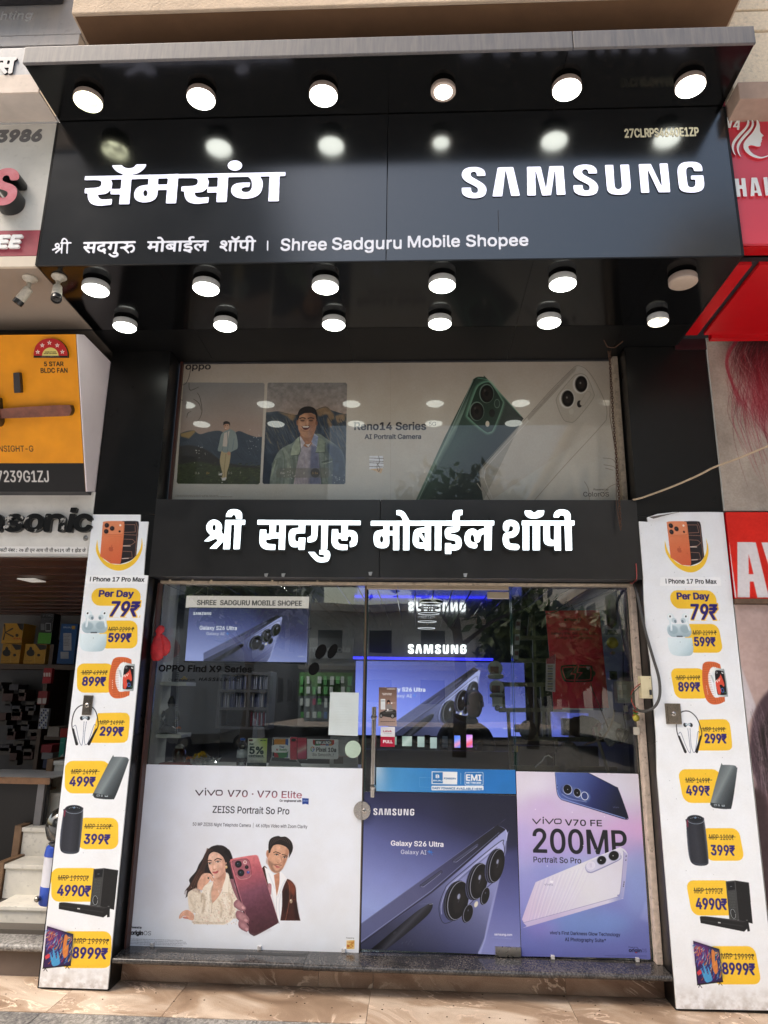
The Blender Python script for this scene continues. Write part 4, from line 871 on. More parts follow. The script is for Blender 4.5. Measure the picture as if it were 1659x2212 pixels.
_m = MB().hull([(x, y, zc-.014) for x, y in _q], [(x, y, zc-.022) for x, y in _q]).go('tmp', None); cl.data = _m.data; cl.data.materials.append(MATS['white_panel']); bpy.data.objects.remove(_m)
tag(cl, 'small white rectangular light panel in the dark wooden ceiling', 'light panel')
ys = 3.05
rk = thing('stock_shelf', 'dark wooden wall shelf holding fan boxes in the left shop', 'shelf', (-3.2, ys, 1.6))
SW = mat('dark_shelf_wood', (.05, .03, .02), .6, var=.3, scale=10)
z_ = W(60, 1435, ys)[1]; MB().box(-4.6, -2.14, ys-.02, ROOMD, z_-.05, z_).go('shelf_board', SW, rk)
for u in (112, 168): x_ = W(u, 1400, ys)[0]; MB().box(x_-.02, x_+.02, ys, ROOMD, z_, zc-.3).go('divider', SW, rk)
z1_ = z_-.052; MB().box(-4.6, W(84, 1600, ys)[0], ys+.3, ys+.32, .2, z1_).go('shade_backing', DARK, rk)  # dark panel added to stand for shade among the stock below
for k in range(34):
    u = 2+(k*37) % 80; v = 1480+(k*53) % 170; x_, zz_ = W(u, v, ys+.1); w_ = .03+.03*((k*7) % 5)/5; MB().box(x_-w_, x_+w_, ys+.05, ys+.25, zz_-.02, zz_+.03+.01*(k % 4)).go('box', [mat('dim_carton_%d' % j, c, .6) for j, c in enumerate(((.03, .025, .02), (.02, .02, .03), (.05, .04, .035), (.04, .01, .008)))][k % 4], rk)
z2_ = W(60, 1588, ys)[1]; MB().box(W(98, 1588, ys)[0], -2.14, ys-.02, ROOMD, z2_-.04, z2_).go('shelf_board', SW, rk)
x_ = W(84, 1600, ys)[0]; MB().box(x_-.02, x_+.02, ys-.02, ROOMD, .2, z_-.052).go('post', SW, rk)
VS4 = view(0, 2200, 929/420)
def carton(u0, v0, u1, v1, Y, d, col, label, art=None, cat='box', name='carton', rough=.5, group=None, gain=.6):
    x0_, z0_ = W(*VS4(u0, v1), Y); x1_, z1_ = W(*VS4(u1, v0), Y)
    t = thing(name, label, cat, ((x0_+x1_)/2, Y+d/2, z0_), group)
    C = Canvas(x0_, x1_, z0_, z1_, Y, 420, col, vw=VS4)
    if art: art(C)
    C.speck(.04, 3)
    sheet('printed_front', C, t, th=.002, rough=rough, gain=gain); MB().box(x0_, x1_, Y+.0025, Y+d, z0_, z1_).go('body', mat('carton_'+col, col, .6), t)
def fanart(C, m=0):
    C.pg([(150,650),(220,650),(215,720),(175,700)], '16110e') if m == 0 else None
    if m == 0:
        for a_, b_ in (((45,730),(110,695)), ((45,730),(115,765)), ((45,730),(30,790)), ((45,730),(40,660))): C.ln([a_, b_], [8, 14], '4a3a24')
        C.el(150, 755, 14, 14, '3a2c14'); C.tx('FAN', 120, 190, 790, 12, 'c23a1c', bold=1)
def motor(dx):
    def f(C):
        C.el(60+dx, 910, 38, 30, '1c1812'); C.el(60+dx, 880, 14, 24, '1c1812'); C.el(130+dx, 930, 14, 12, '2a2118'); C.ln([(90+dx, 835), (95+dx, 1000)], 4, 'c7a24a'); C.pg([(100+dx,830),(215+dx,845),(190+dx,880),(140+dx,885)], '1b1512'); C.tx('MINI PUMP', 0+dx, 70+dx, 985, 8, '50401c', bold=.6)
    return f
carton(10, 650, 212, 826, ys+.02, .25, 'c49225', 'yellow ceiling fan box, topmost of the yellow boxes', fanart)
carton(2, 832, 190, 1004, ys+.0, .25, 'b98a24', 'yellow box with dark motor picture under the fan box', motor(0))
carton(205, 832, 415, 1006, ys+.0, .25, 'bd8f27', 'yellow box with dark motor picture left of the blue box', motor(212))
def grn(C):
    C.pg([(300,730),(470,735),(470,840),(300,840)], '4f9a2e'); C.rr(360, 650, 395, 710, 4, '8a8d90', a=.7); C.rr(402, 645, 450, 720, 4, '9a9da0'); C.rr(407, 652, 445, 712, 3, '22262a')
    C.tx('V·TAC', 375, 465, 588, 18, '888c90', bold=1)
    for k in range(4): C.ln([(365, 605+k*11), (455-k*8, 605+k*11)], 3, '6c7074')
carton(330, 560, 480, 828, ys-.12, .15, '15161a', 'tall black and green box beside the white wall patch', grn)
def blu(C):
    C.rr(560, 735, 632, 890, 3, 'a9adb6'); C.rr(535, 900, 608, 962, 3, '9da3ac'); C.tx('BAJAJ', 560, 630, 690, 14, 'bfc6d0', bold=1); C.rr(635, 670, 665, 700, 3, 'b98d2a')
    for k in range(8): C.ln([(565, 752+k*13), (620-(k % 3)*8, 752+k*13)], 2.5, '4a4e58')
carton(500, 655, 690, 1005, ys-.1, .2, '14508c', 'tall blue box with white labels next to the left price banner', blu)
def redp(C):
    for k in range(3): C.rr(385+k*22, 1085, 402+k*22, 1120, 2, 'd8cfca'); C.rr(385+k*22, 1135, 402+k*22, 1172, 2, 'b51a28')
carton(372, 1045, 463, 1180, 2.6, .05, 'a3212b', 'red and white blister packs hanging above the darker red ones', redp, 'pack', 'blister_pack')
carton(327, 1248, 420, 1365, 2.6, .05, '8c1c24', 'red blister packs with white lower half, second from the top', lambda C: [C.rr(330+k*45, 1310, 368+k*45, 1360, 3, 'c9c4c0') for k in (0, 1)] and None, 'pack', 'blister_pack')
def bl2(C):
    for j in range(8):
        for k in range(5): C.rr(345+k*18, 1410+j*22, 357+k*18, 1426+j*22, 2, ['2b3a78', 'c9cdd4', '30343c'][(j+k) % 3])
carton(337, 1402, 434, 1580, 2.6, .04, 'a9afba', 'card of blue and white small packs hanging below the red packs', bl2, 'pack', 'blister_pack')
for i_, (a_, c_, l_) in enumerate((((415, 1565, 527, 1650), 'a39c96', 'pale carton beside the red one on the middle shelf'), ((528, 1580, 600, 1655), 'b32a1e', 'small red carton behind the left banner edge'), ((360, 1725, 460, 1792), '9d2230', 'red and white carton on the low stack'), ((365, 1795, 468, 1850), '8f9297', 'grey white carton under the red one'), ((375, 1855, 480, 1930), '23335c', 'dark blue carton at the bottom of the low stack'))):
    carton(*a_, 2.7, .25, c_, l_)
def teal(C): C.pg([(495,1865),(560,1800),(560,1830),(515,1865)], 'dfe6e2'); C.tx('Care', 532, 560, 1710, 12, 'd0e8e0', bold=.6)
carton(512, 1665, 580, 1865, 2.0, .1, '2fa58e', 'teal carton peeking out beside the left price banner', teal)
# table with wooden edge
yt = .95; xr_ = W(110, 1683, yt)[0]; zt2 = W(50, 1679, yt)[1]
tb = thing('counter_table', 'white topped counter with wooden edge inside the left shop', 'table', (-3, yt, .2))
MB().box(-4.2, xr_, yt, H(40, 1662, zt2)[1], zt2-.008, zt2, b=.002).go('table_top', mat('white_laminate', (.55, .54, .52), .35), tb)
MB().box(-4.2, xr_, yt-.012, yt, zt2-.045, zt2, b=.003).go('edge_band', mat('orange_wood_edge', (.24, .12, .055), .4, var=.3, scale=12), tb)
MB().box(-4.1, xr_-.04, yt+.05, yt+.09, .2, zt2-.01).go('front_panel', mat('black_wood_panel', (.006, .004, .003), .5), tb)
MB().box(xr_-.10, xr_-.05, yt+.02, yt+.07, .2, zt2-.01).go('leg', mat('grey_leg', (.2, .19, .19), .5), tb)
# steps going up behind the left banner
sr = thing('staircase', 'cream tiled stairs with a stepped wooden side climbing behind the left banner', 'stairs', (-2.3, .5, .2))
CRT = mat('cream_step_tile', (.74, .70, .61), .45, var=.12, scale=6, dirt=.25); OAK = mat('oak_stringer', (.20, .115, .06), .5, var=.3, scale=10)
V6 = view(0, 3000, 1.659)
# each entry: left x, nose top v, nose bottom v, riser bottom v (photo), further back each time
ST = [(-40, 1030, 1058, 1245, .42), (36, 755, 785, 962, .66), (152, 512, 540, 712, .90), (268, 283, 310, 475, 1.14), (360, 70, 100, 255, 1.38)]
for i, (u, v0, v1, v2, Y) in enumerate(ST):
    xl, zt0 = W(*V6(u, v0), Y); zn = W(*V6(u, v1), Y)[1]; zb0 = W(*V6(u, v2), Y)[1]
    MB().box(xl, -2.14, Y-.012, Y+.28, zn, zt0, b=.004).go('tread', CRT, sr)
    MB().box(xl+.006, -2.14, Y+.002, Y+.012, zb0-.02, zn-.001).go('riser', CRT, sr)
    box('core', xl+.02, -2.14, Y+.013, Y+.27, .2, zn-.002, DARK, sr)
    if i: MB().box(xl-.05, xl-.001, Y-.016, Y+.28, zb0-.03, zt0+.012, b=.003).go('stringer', OAK, sr)
# the left shop's own granite step
ls = box('left_step', -6, XLN+.005, .20, .46, .0, .165, GROUT); tag(ls, kind='structure')
zg = W(60, 2024, .19)[1]
nosed(-6, XLN+.004, W(0, 0, .2)[0]*0+.12, .46, .135, .175).go('slab', GRAN2, ls, smooth=True, ang=40)
for a_, b_ in ((-5, -3.9), (-3.9, -2.75), (-2.75, XLN+.004)): MB().box(a_+.001, b_-.001, .186, .2, .001, .134).go('tile', RISER, ls)
# water can and helmet
bt = thing('water_can', 'blue and white insulated water can with a steel tap on the first stair', 'water can', (W(100, 1950, .36)[0], .36, .28))
wx, wz = W(104, 1952, .36); zt3 = W(104, 1818, .36)[1]; r_ = .075
BLU = mat('blue_plastic', (.02, .07, .42), .35); WHP = mat('white_can_body', (.62, .62, .68), .3)
hh = zt3-wz
MB().lathe([(r_*.9, 0), (r_, .01), (r_, hh*.28), (r_*.98, hh*.3)], (wx+.02, .36, wz), seg=28).go('base', BLU, bt, smooth=True, ang=40)
MB().lathe([(r_*.97, hh*.301), (r_*.97, hh*.78)], (wx+.02, .36, wz), seg=28).go('body', WHP, bt, smooth=True, ang=40)
MB().lathe([(r_*.99, hh*.781), (r_, hh*.8), (r_*.9, hh*.93), (r_*.55, hh*.99), (.02, hh)], (wx+.02, .36, wz), seg=28).go('lid', BLU, bt, smooth=True, ang=40)
MB().lathe([(.016, .0), (.018, .02), (.012, .03), (.004, .034)], (wx-.028, .36-r_*.9, wz+.045), (-.2, -1, 0), 14).go('tap', CHROME, bt, smooth=True, ang=40)
hm = thing('helmet', 'shiny dark motorcycle helmet resting on the water can', 'helmet', (wx+.03, .36, zt3))
zh = (W(100, 1745, .36)[1]-zt3); HEL = mat('black_helmet_paint', (.018, .018, .016), .12, coat=1.)
bm_ = MB().lathe([(.085, 0), (.108, .03), (.118, .09), (.108, .145), (.075, .185), (.03, .205), (.001, .208)], (wx+.055, .38, zt3+.005), (-.12, -.05, 1), 32); bm_.go('shell', HEL, hm, smooth=True)
MB().lathe([(.1, -.005), (.09, -.03), (.07, -.034)], (wx+.055, .38, zt3+.012), (-.12, -.05, 1), 32).go('neck_roll', DARK, hm, smooth=True)
sv = Vector((-.5, -.85, 0)).normalized(); c0 = Vector((wx+.055, .38, zt3+.1))
MB().add([c0+Matrix.Rotation(math.radians(a), 3, 'Z') @ sv*.122+Vector((0, 0, h)) for h in (-.02, .035) for a in (-55, -30, 0, 30, 55)], [(i, i+1, i+6, i+5) for i in range(4)]).go('visor', mat('smoked_visor', (.03, .035, .03), .08, coat=1), hm)
# thin string wires under that ceiling
w_ = MB(); pp = [W(*VS4(u, v), .5) for u, v in ((0, 130), (60, 100), (130, 92), (200, 98), (280, 90), (300, 100))]
w_.tube([(x, .5, z) for x, z in pp], .003, 6); pp = [W(*VS4(u, v), .52) for u, v in ((0, 150), (80, 140), (180, 122), (300, 112), (360, 80), (420, 50))]; w_.tube([(x, .52, z) for x, z in pp], .003, 6)
wo_ = w_.go('ceiling_wire', mat('grey_wire', (.4, .36, .3), .5)); tag(wo_, 'thin pale wires sagging below the left shop ceiling', 'wire')
q = W(*VS4(308, 104), .5); wc = MB().box(q[0]-.03, q[0]+.03, .47, .5, q[1]-.012, q[1]+.012, b=.003).go('wire_connector', mat('white_connector', (.75, .73, .7), .5)); wc.rotation_euler = (0, 0, 0); tag(wc, 'small white connector on the pale ceiling wires', 'connector')
# ================================================================ NAME BOARD over the door
nb_ = thing('name_board', 'black board with thick white lit letters above the shop entrance', 'shop sign', (-.15, 0, 2.55))
NX0, NX1, NZ0, NZ1 = PLI+.001, PRI-.001, 2.308, 2.812
NB = mat('dark_brownish_board', (.016, .0145, .014), .3, var=.25, scale=5, bump=.012, bscale=4, rvar=.06)
nx = [NX0, W(402, 1100, -.002)[0], W(821, 1150, -.002)[0], W(1272, 1150, -.002)[0]+.1, NX1]
for a, b in ((nx[0], nx[2]-.0015), (nx[2]+.0015, nx[4])): MB().box(a, b, -.006, .012, NZ0, NZ1, b=.002).go('panel', NB, nb_)
box('core', NX0, NX1, .014, .3, NZ0+.004, NZ1-.006, DARK, nb_)
YL = -.05
for wds, ngs, vw in ((NAME_A, NEG_A, VA), (NAME_B, NEG_B, VB)):
    for w_, g_ in zip(wds, ngs): solid('word', [onplane(c, vw, YL) for c in w_], -.0075, .043, (LED2, LETSIDE), nb_, neg=[onplane(c, vw, YL) for c in g_], res=620)
for u, v in ((612, 1243), (800, 1240), (1005, 1243), (575, 1243)):   # torn tape bits hanging below
    x, z = W(u, v, -.01); MB().hull([(x-.012, -.012, z+.012), (x+.014, -.012, z+.014), (x+.006, -.016, z-.012), (x-.009, -.014, z-.008)], [(x-.012, -.0105, z+.012), (x+.014, -.0105, z+.014), (x+.006, -.0145, z-.012), (x-.009, -.0125, z-.008)]).go('tape_scrap', mat('foil_scrap', (.3, .29, .27), .3, metal=.5), nb_)

# ================================================================ UPPER WINDOW POSTER
YB = .2; ox0, ox1, oz0, oz1 = -1.69, 1.385, 2.80, ZS-.001
C = Canvas(ox0, ox1, oz0, oz1, YB, 420, 'cfc6b8')
C.pg([(380,770),(1350,765),(1350,1085),(360,1085)], grad=((850, 780), (850, 1085), [(0, 'b8ab9c'), (.35, 'c2b8a9'), (1, 'cbc9c0')]))
VO = view(690, 1420, 1659/730); C.vw = VO; C.lw = 1.7; C.bl = .7
def clipR(c, x0, y0, x1, y1, r=22):       # rounded picture window: remember what lies outside
    pts = [c.P(p) for p in rrect(x0, y0, x1, y1, r)]; return raster([pts], c.w, c.h, 3)
# left photo
base = C.im.copy(); mk = raster([[C.P(p) for p in [(98,258),(108,250),(825,254),(838,268),(795,1160),(780,1175),(50,1170),(38,1155),(70,700)]]], C.w, C.h, 3)
C.pg([(20,240),(860,240),(860,760),(20,760)], grad=((400, 250), (400, 720), [(0, '8d8b88'), (.6, '9c8f86'), (1, 'a68f80')]))
C.pg([(30,760,1),(70,715),(140,690),(195,685,1),(250,720),(330,700),(430,690),(520,735),(600,692),(680,720),(760,745),(830,742,1),(830,1200,1),(30,1200,1)], '3b444e', sm=True, blur=2)
C.pg([(70,715),(195,684),(210,700),(150,760),(75,740)], 'b08d4c', a=.8, blur=6)
for k in range(60):
    x = 60+hr.random()*760; y = 740+hr.random()*160; C.ln([(x, y), (x+30+hr.random()*40, y+50+hr.random()*40)], 3, ['2b343f', '4e5660', '343c48'][k % 3], a=.45, blur=2)
C.pg([(30,840,1),(150,820),(300,860),(450,960),(600,1000),(830,1010,1),(830,1200,1),(30,1200,1)], '33302a', sm=True, blur=6); C.pg([(30,1000,1),(250,970),(450,1010),(830,1030,1),(830,1200,1),(30,1200,1)], '3c4226', sm=True, blur=8)
for k in range(260):
    x = 40+hr.random()*760; y = 980+hr.random()*190; C.ln([(x, y), (x+8+hr.random()*20, y-3)], 3, ['4e5630', '2a2e1c', '5d6238', '22251a'][k % 4], a=.55, blur=.8)
def man_small(c):
    c.pg([(445,870,1),(430,960),(442,1030),(455,1080),(450,1130),(490,1130,1),(498,1060),(515,1000),(528,910),(520,850,1)], 'b4a47c', sm=True); c.ln([(486,900),(470,1040),(472,1110)], 4, '887a58', a=.7, blur=1)
    c.pg([(445,1118),(492,1112),(480,1140),(450,1142)], 'd3d0cc'); c.pg([(425,1078),(455,1070),(450,1095),(415,1093)], 'c4c0ba')
    c.pg([(462,700,1),(440,730),(425,800),(412,868),(445,878,1),(460,830),(455,880),(520,890,1),(555,870),(592,845),(590,770),(570,700),(520,672,1)], '87938f', sm=True); c.pg([(470,710),(520,690),(500,800),(492,834),(455,830)], 'c7bcb0'); c.ln([(500,700),(505,830),(498,880)], 4, '6f7b7c', a=.8)
    c.ln([(560,760),(545,860)], 4, '6d7a7e', a=.7, blur=1); c.el(513, 895, 16, 17, 'b98d72')
    c.el(491, 648, 25, 36, 'b48a70'); c.el(497, 655, 17, 26, 'c79d82', blur=3); c.pg([(463,640,1),(464,612),(490,602),(520,615),(522,650,1),(512,628),(480,628)], '211c1b', sm=True); c.el(483, 666, 7, 3, 'efe0d6'); c.el(482,640,4,2,'2b1c18'); c.el(500,640,4,2,'2b1c18')
man_small(C)
for t_, x_, cl_ in (('0.6', 204, 'd7d2c8'), ('1x', 307, 'd8a84a'), ('2', 413, 'd7d2c8'), ('3.5', 503, 'd7d2c8'), ('7', 610, 'd7d2c8')): C.tx(t_, x_, x_+{'0.6': 40, '1x': 29, '2': 15, '3.5': 38, '7': 13}[t_], 1083, 20, cl_, bold=.6)
C.im = base*(1-mk[..., None])+C.im*mk[..., None]
# right photo
base = C.im.copy(); mk = raster([[C.P(p) for p in [(865,262),(875,252),(1575,252),(1588,266),(1572,1160),(1560,1175),(830,1172),(818,1158)]]], C.w, C.h, 3)
C.pg([(800,240),(1600,240),(1600,700),(800,700)], grad=((1200, 250), (1200, 560), [(0, '8c8884'), (.7, '998c83'), (1, 'a08a7c')]))
C.pg([(800,520,1),(880,520),(960,512),(1040,530),(1120,545),(1180,520,1),(1300,500),(1340,480),(1400,470),(1440,500),(1500,520),(1560,535),(1600,530,1),(1600,1200,1),(800,1200,1)], '303a47', sm=True, blur=1.5)
for pts in ([(1300,510),(1345,482),(1400,472),(1440,505),(1475,560),(1440,600),(1400,540),(1340,560)], [(1480,560),(1540,538),(1580,545),(1560,600),(1500,620)], [(960,516),(1040,532),(1120,548),(1090,600),(1040,560)], [(1420,560),(1450,640),(1430,660),(1405,600)]): C.pg(pts, 'a9845a', a=.75, blur=9, sm=True)
for k in range(260):
    x = 830+hr.random()*740; y = 540+hr.random()*300; C.ln([(x, y), (x+20+hr.random()*40, y+50+hr.random()*60)], 4, ['1b2430', '4b535e', '232c38', '6a655c', '8a7350'][k % 5], a=.5, blur=2)
C.pg([(800,900),(1600,860),(1600,1200),(800,1200)], '1b222e', a=.7, blur=30)
# jacket man
C.pg([(1090,800,1),(1160,740),(1240,760),(1320,715),(1400,760),(1500,830),(1560,920),(1590,1200,1),(880,1200,1),(892,1090),(920,960),(980,860)], '7d877c', sm=True, blur=1)
C.pg([(1400,800,1),(1500,830),(1560,920),(1590,1200,1),(1440,1200,1),(1420,1000)], '37435a', sm=True, blur=16, a=.9)

for pts, w_, cl_ in (([(920,1000),(980,960),(960,1170)], 26, '646e62'), ([(1010,860),(1060,980),(1040,1170)], 22, '929c8c'), ([(1390,880),(1440,980),(1430,1170)], 24, '5a6460'), ([(1080,860),(1110,1000),(1090,1170)], 14, '5c665c'), ([(1000,870),(1020,960),(1010,1170)], 5, '5f6a5c'), ([(1140,900),(1135,1000),(1115,1170)], 5, '5d6559'), ([(1310,890),(1335,1000),(1360,1170)], 7, '4f594f'), ([(940,960),(900,1100)], 8, 'a9b39c'), ([(1055,830),(980,1000),(960,1170)], 4, '76806f'), ([(1385,860),(1380,1000),(1400,1150)], 5, '5a655b')): C.ln(pts, w_, cl_, a=.7, blur=2, sm=True)
C.pg([(1155,760),(1200,810),(1310,790),(1325,860),(1350,1180),(1100,1180),(1150,900)], 'b9aeb0')
for k in range(17): C.ln([(1158+k*10, 815-(k > 8)*5), (1120+k*14.5, 1178)], 2, '5f6480', a=.7)
C.pg([(1260,820),(1320,830),(1350,1175),(1240,1175)], '39456b', a=.55, blur=10)
C.pg([(1165,690,1),(1160,780),(1220,840),(1270,800),(1290,700,1)], 'a9785a', sm=True); C.pg([(1185,790,1),(1200,810),(1240,812),(1262,795,1),(1235,838,1)], 'e2e2e4', sm=True)
C.pg([(1150,745),(1165,740),(1205,800),(1160,862)], 'c9c3c8'); C.pg([(1290,712),(1325,740),(1330,800),(1312,838),(1262,790)], 'a9b1c6')
for k in range(7): C.ln([(1285+k*6, 730+k*3), (1272+k*8, 800+k*5)], 1.6, '5b6a96', a=.8)
C.pg([(1105,800,1),(1155,745),(1165,870),(1150,905),(1075,915,1),(1085,850)], 'a0aa94', sm=True); C.ln([(1155,750),(1165,870),(1150,908),(1078,917)], 4, '4e574d', a=.8)
C.pg([(1325,745,1),(1385,790),(1388,885,1),(1300,885,1),(1312,840)], '8b9682', sm=True); C.ln([(1388,800),(1388,887),(1302,887)], 4, '4e574d', a=.8); C.ln([(1360,975),(1455,950)], 6, '47514a'); C.ln([(1375,990),(1450,968)], 3, 'b0b8a6')
C.pg([(1145,560,1),(1140,630),(1150,690),(1180,735),(1225,755),(1270,735),(1300,680),(1312,610),(1308,550,1),(1230,510,1)], 'c1906f', sm=True)
C.pg([(1225,520),(1308,560),(1312,620),(1298,690),(1262,740),(1240,700)], '8a5e48', a=.6, blur=14); C.el(1180, 640, 26, 34, 'd9ab8a', a=.6, blur=10); C.el(1228, 625, 11, 30, 'd8a988', a=.7, blur=5)
C.el(1135, 615, 8, 26, 'a87659'); C.el(1310, 618, 9, 26, '8a5a44')
C.pg([(1140,600,1),(1138,540),(1165,490),(1225,468),(1290,485),(1318,545),(1312,610,1),(1303,560),(1290,525),(1220,520),(1165,535),(1150,570)], '1f1a19', sm=True); C.pg([(1160,500),(1225,470),(1300,500),(1300,525),(1200,528),(1155,545)], '262020', blur=3)
for x_ in (1182, 1258): C.ln([(x_-26, 578), (x_, 570), (x_+26, 577)], 4.6, '33231c', blur=2, sm=True); C.ln([(x_-16, 594), (x_+16, 594)], 3.5, '33221a', blur=1.5); C.el(x_+2, 604, 16, 4, '8d5f48', blur=2)
C.ln([(1212,640),(1225,650),(1243,640)], 4, '7d4f3a', blur=1.5, sm=True); C.pg([(1172,646,1),(1210,652),(1252,646,1),(1236,672),(1208,682),(1186,668)], '5a2a22', sm=True); C.pg([(1178,648),(1246,648),(1232,660),(1190,660)], 'ece2d6', blur=1); C.ln([(1165,668),(1185,690),(1215,695),(1245,686),(1262,660)], 3, '96644c', a=.6, blur=2, sm=True)
_n = vnoise(C.h, C.w, 10, 77, 4); C.im = C.im*(.80+.34*_n)[..., None]
C.pg([(955,1030,1),(1420,1028,1),(1440,1070),(1420,1115,1),(955,1115,1),(940,1070)], '6c6a5c', a=.55, sm=True); C.el(1298, 1072, 42, 42, '2e2a24', a=.6)
for t_, x_, w_, cl_ in (('0.6', 980, 40, 'e6e0d6'), ('1', 1088, 12, 'e6e0d6'), ('2', 1188, 15, 'e6e0d6'), ('3.5x', 1268, 56, 'e0b060'), ('7', 1385, 13, 'e6e0d6')): C.tx(t_, x_, x_+w_, 1083, 20, cl_, bold=.6)
C.im = base*(1-mk[..., None])+C.im*mk[..., None]
C.lw = 1.; C.bl = 1.; C.tx('oppo', 116, 346, 132, 55, '2a2422', bold=4)
for k in (0, 1): C.tx('1. The pictures and phones are for reference only. Please refer to the actual product. Features vary by region', 25, 415+k*130, 1279+k*12, 7, '5c554c')
# scratches and peeled flecks
for k in range(150):
    c_ = [(460,1210,90),(810,1290,60),(940,1230,50),(250,900,60),(1060,1080,50),(730,790,60),(1500,1130,60)][k % 7]; x = c_[0]+hr.normal()*c_[2]*.6; y = c_[1]+hr.normal()*c_[2]*.7; s_ = 2+hr.random()*7
    C.pg([(x, y), (x+s_, y+s_*.6), (x+s_*.3, y+s_*1.8), (x-s_*.5, y+s_)], 'd6d2ca', a=.6)
for pts in ([(160,60),(165,110),(150,200),(120,260),(80,275)], [(225,345),(250,390),(268,500),(255,560),(228,600)], [(130,570),(140,530),(170,512)], [(70,405),(95,415)], [(150,250),(160,320),(240,290)], [(190,400),(240,440),(260,500)]): C.ln(pts, [3, 5, 2], '2a211c', a=.8, sm=True, blur=.6)
VQ = view(1400, 1400, 1659/1120); C.vw = VQ
C.tx('Reno14 Series', 25, 452, 474, 44, '151018', bold=3.6); C.tx('5G', 468, 510, 450, 24, '151018', bold=1.4); C.tx('AI Portrait Camera', 87, 422, 527, 27, '18121a', bold=1.6)
C.tx('Powered by', 1445, 1533, 832, 11, '3b3430', bold=.2); C.tx('ColorOS', 1384, 1536, 868, 27, '3b3430', bold=.5)
# green phone
C.pg([(730,175,1),(755,160),(790,160),(815,172),(1010,385),(1028,408,1),(1020,420,1),(790,895,1),(390,895,1),(600,480)], grad=((600, 300), (900, 500), [(0, '2e4136'), (.5, '35483b'), (1, '20261f')]), sm=True)
C.pg([(730,178),(750,165),(700,300),(600,560),(420,895),(388,895),(560,520),(700,240)], grad=((560, 500), (620, 530), [(0, '26352c'), (.5, '7b9384'), (1, '2a3a30')]))
C.ln([(730,180),(690,270),(560,560),(405,890)], 4, '93a598', blur=1); C.ln([(757,166),(815,176),(1015,392)], 4, '6f9c82', blur=1.2)
C.pg([(770,195,1),(810,182),(845,195),(905,290),(912,330),(860,470),(830,497),(795,490),(700,410),(690,370),(740,230)], '8fc0a2', sm=True, blur=6, a=.7); C.pg([(778,203,1),(810,192),(838,203),(896,292),(902,330),(852,462),(828,486),(798,480),(710,405),(702,372),(750,236)], '27382c', sm=True, blur=1)
for x_, y_ in ((810, 258), (752, 363)):
    C.el(x_, y_, 44, 57, '6f8174'); C.el(x_+2, y_+2, 39, 52, '15120f'); C.el(x_+2, y_+2, 26, 36, '231d18', blur=2); C.el(x_, y_, 12, 14, '0b0908', blur=1); C.el(x_-10, y_-18, 6, 8, '6f6a60', a=.6, blur=3)
C.el(842, 374, 18, 24, '1b1a16'); C.el(815, 438, 12, 18, 'cfc4b2'); C.el(872, 318, 17, 27, '6f8174'); C.el(872, 318, 14, 23, '2c3c31')
# silver phone, mostly outline on the paper
C.pg([(1310,120,1),(1345,95),(1395,110),(1510,320),(1520,400),(1490,450),(830,895,1),(790,895,1),(770,740),(790,690),(1050,400)], 'c3bbae', sm=True, a=.8)
C.ln([(1312,118),(1345,94),(1395,110),(1450,180),(1512,310),(1522,395),(1490,450),(1260,700),(1090,895)], 3, '85796c', sm=True, a=.8)
C.ln([(1312,118),(1190,240),(1020,430),(800,670),(768,735),(775,790),(830,892)], 4, '8d8478', sm=True, a=.9); C.ln([(1330,125),(1210,260),(1040,440),(830,670),(800,720),(800,770),(845,880)], 3, 'e3ded4', sm=True, a=.7)
C.pg([(1310,120),(1345,95),(1335,125),(1060,420),(1050,400)], '8f8578', a=.6, blur=2)
for a_, b_ in (((1152,294),(1232,212)), ((1085,362),(1130,325)), ((755,790),(785,835))): C.ln([a_, b_], 7, '6d655b'); C.ln([a_, b_], 4, 'bdb5a8')
C.pg([(1330,150,1),(1370,140),(1405,160),(1440,240),(1440,290),(1340,415),(1300,427),(1265,410),(1230,330),(1232,270)], 'b6ae9f', sm=True, a=.6, blur=3); C.ln(curve([(1330,150),(1370,140),(1405,160),(1440,240),(1440,290),(1340,415),(1300,427),(1265,410),(1230,330),(1232,270),(1330,150)], 5, False), 2.5, '8b8275')
for x_, y_ in ((1370, 202), (1290, 288)):
    C.el(x_-3, y_+2, 46, 56, 'e0dcd4', a=.8, blur=2); C.el(x_, y_, 38, 50, '746b60'); C.el(x_+2, y_, 34, 46, '171210'); C.el(x_+2, y_, 20, 28, '2b241f', blur=2); C.el(x_-4, y_-6, 5, 7, '8f8a84', blur=1.5)
C.el(1361, 320, 15, 21, '1d1714'); C.ln([(1378,315),(1412,262)], 34, '978d80', a=.7); C.ln([(1378,315),(1412,262)], 30, 'bdb4a6'); C.el(1312,365,14,18,'c8c0b2',a=.8)
C.ln([(241,60),(241,892)], 2, 'a99e90', a=.6)
C.pg([(115,628),(195,628),(200,690),(185,732),(150,715),(115,708)], 'e9ecf2'); C.pg([(115,706),(196,700),(185,732),(150,716)], 'd8b88e')
for y_ in (640, 658, 668, 690): C.ln([(116,y_),(198,y_+3)], 3, '5d5048')
C.ln([(170,628),(175,660),(160,690),(170,720),(178,700),(160,672)], 2.5, '40352f', sm=True)
for pts in ([(1390,780),(1412,820),(1420,888)], [(1500,640),(1560,650),(1590,700)], [(1505,680),(1560,690),(1575,705)], [(1490,860),(1540,810),(1590,790)], [(1515,700),(1560,712)]): C.ln(pts, 2.5, '4c4038', a=.6, sm=True, blur=.6)
n_ = np.sin(np.arange(C.h)*2*math.pi/3.)[:, None]*.010; C.im = np.clip(C.im+n_[..., None], 0, 1); C.speck(.02, 2.5)
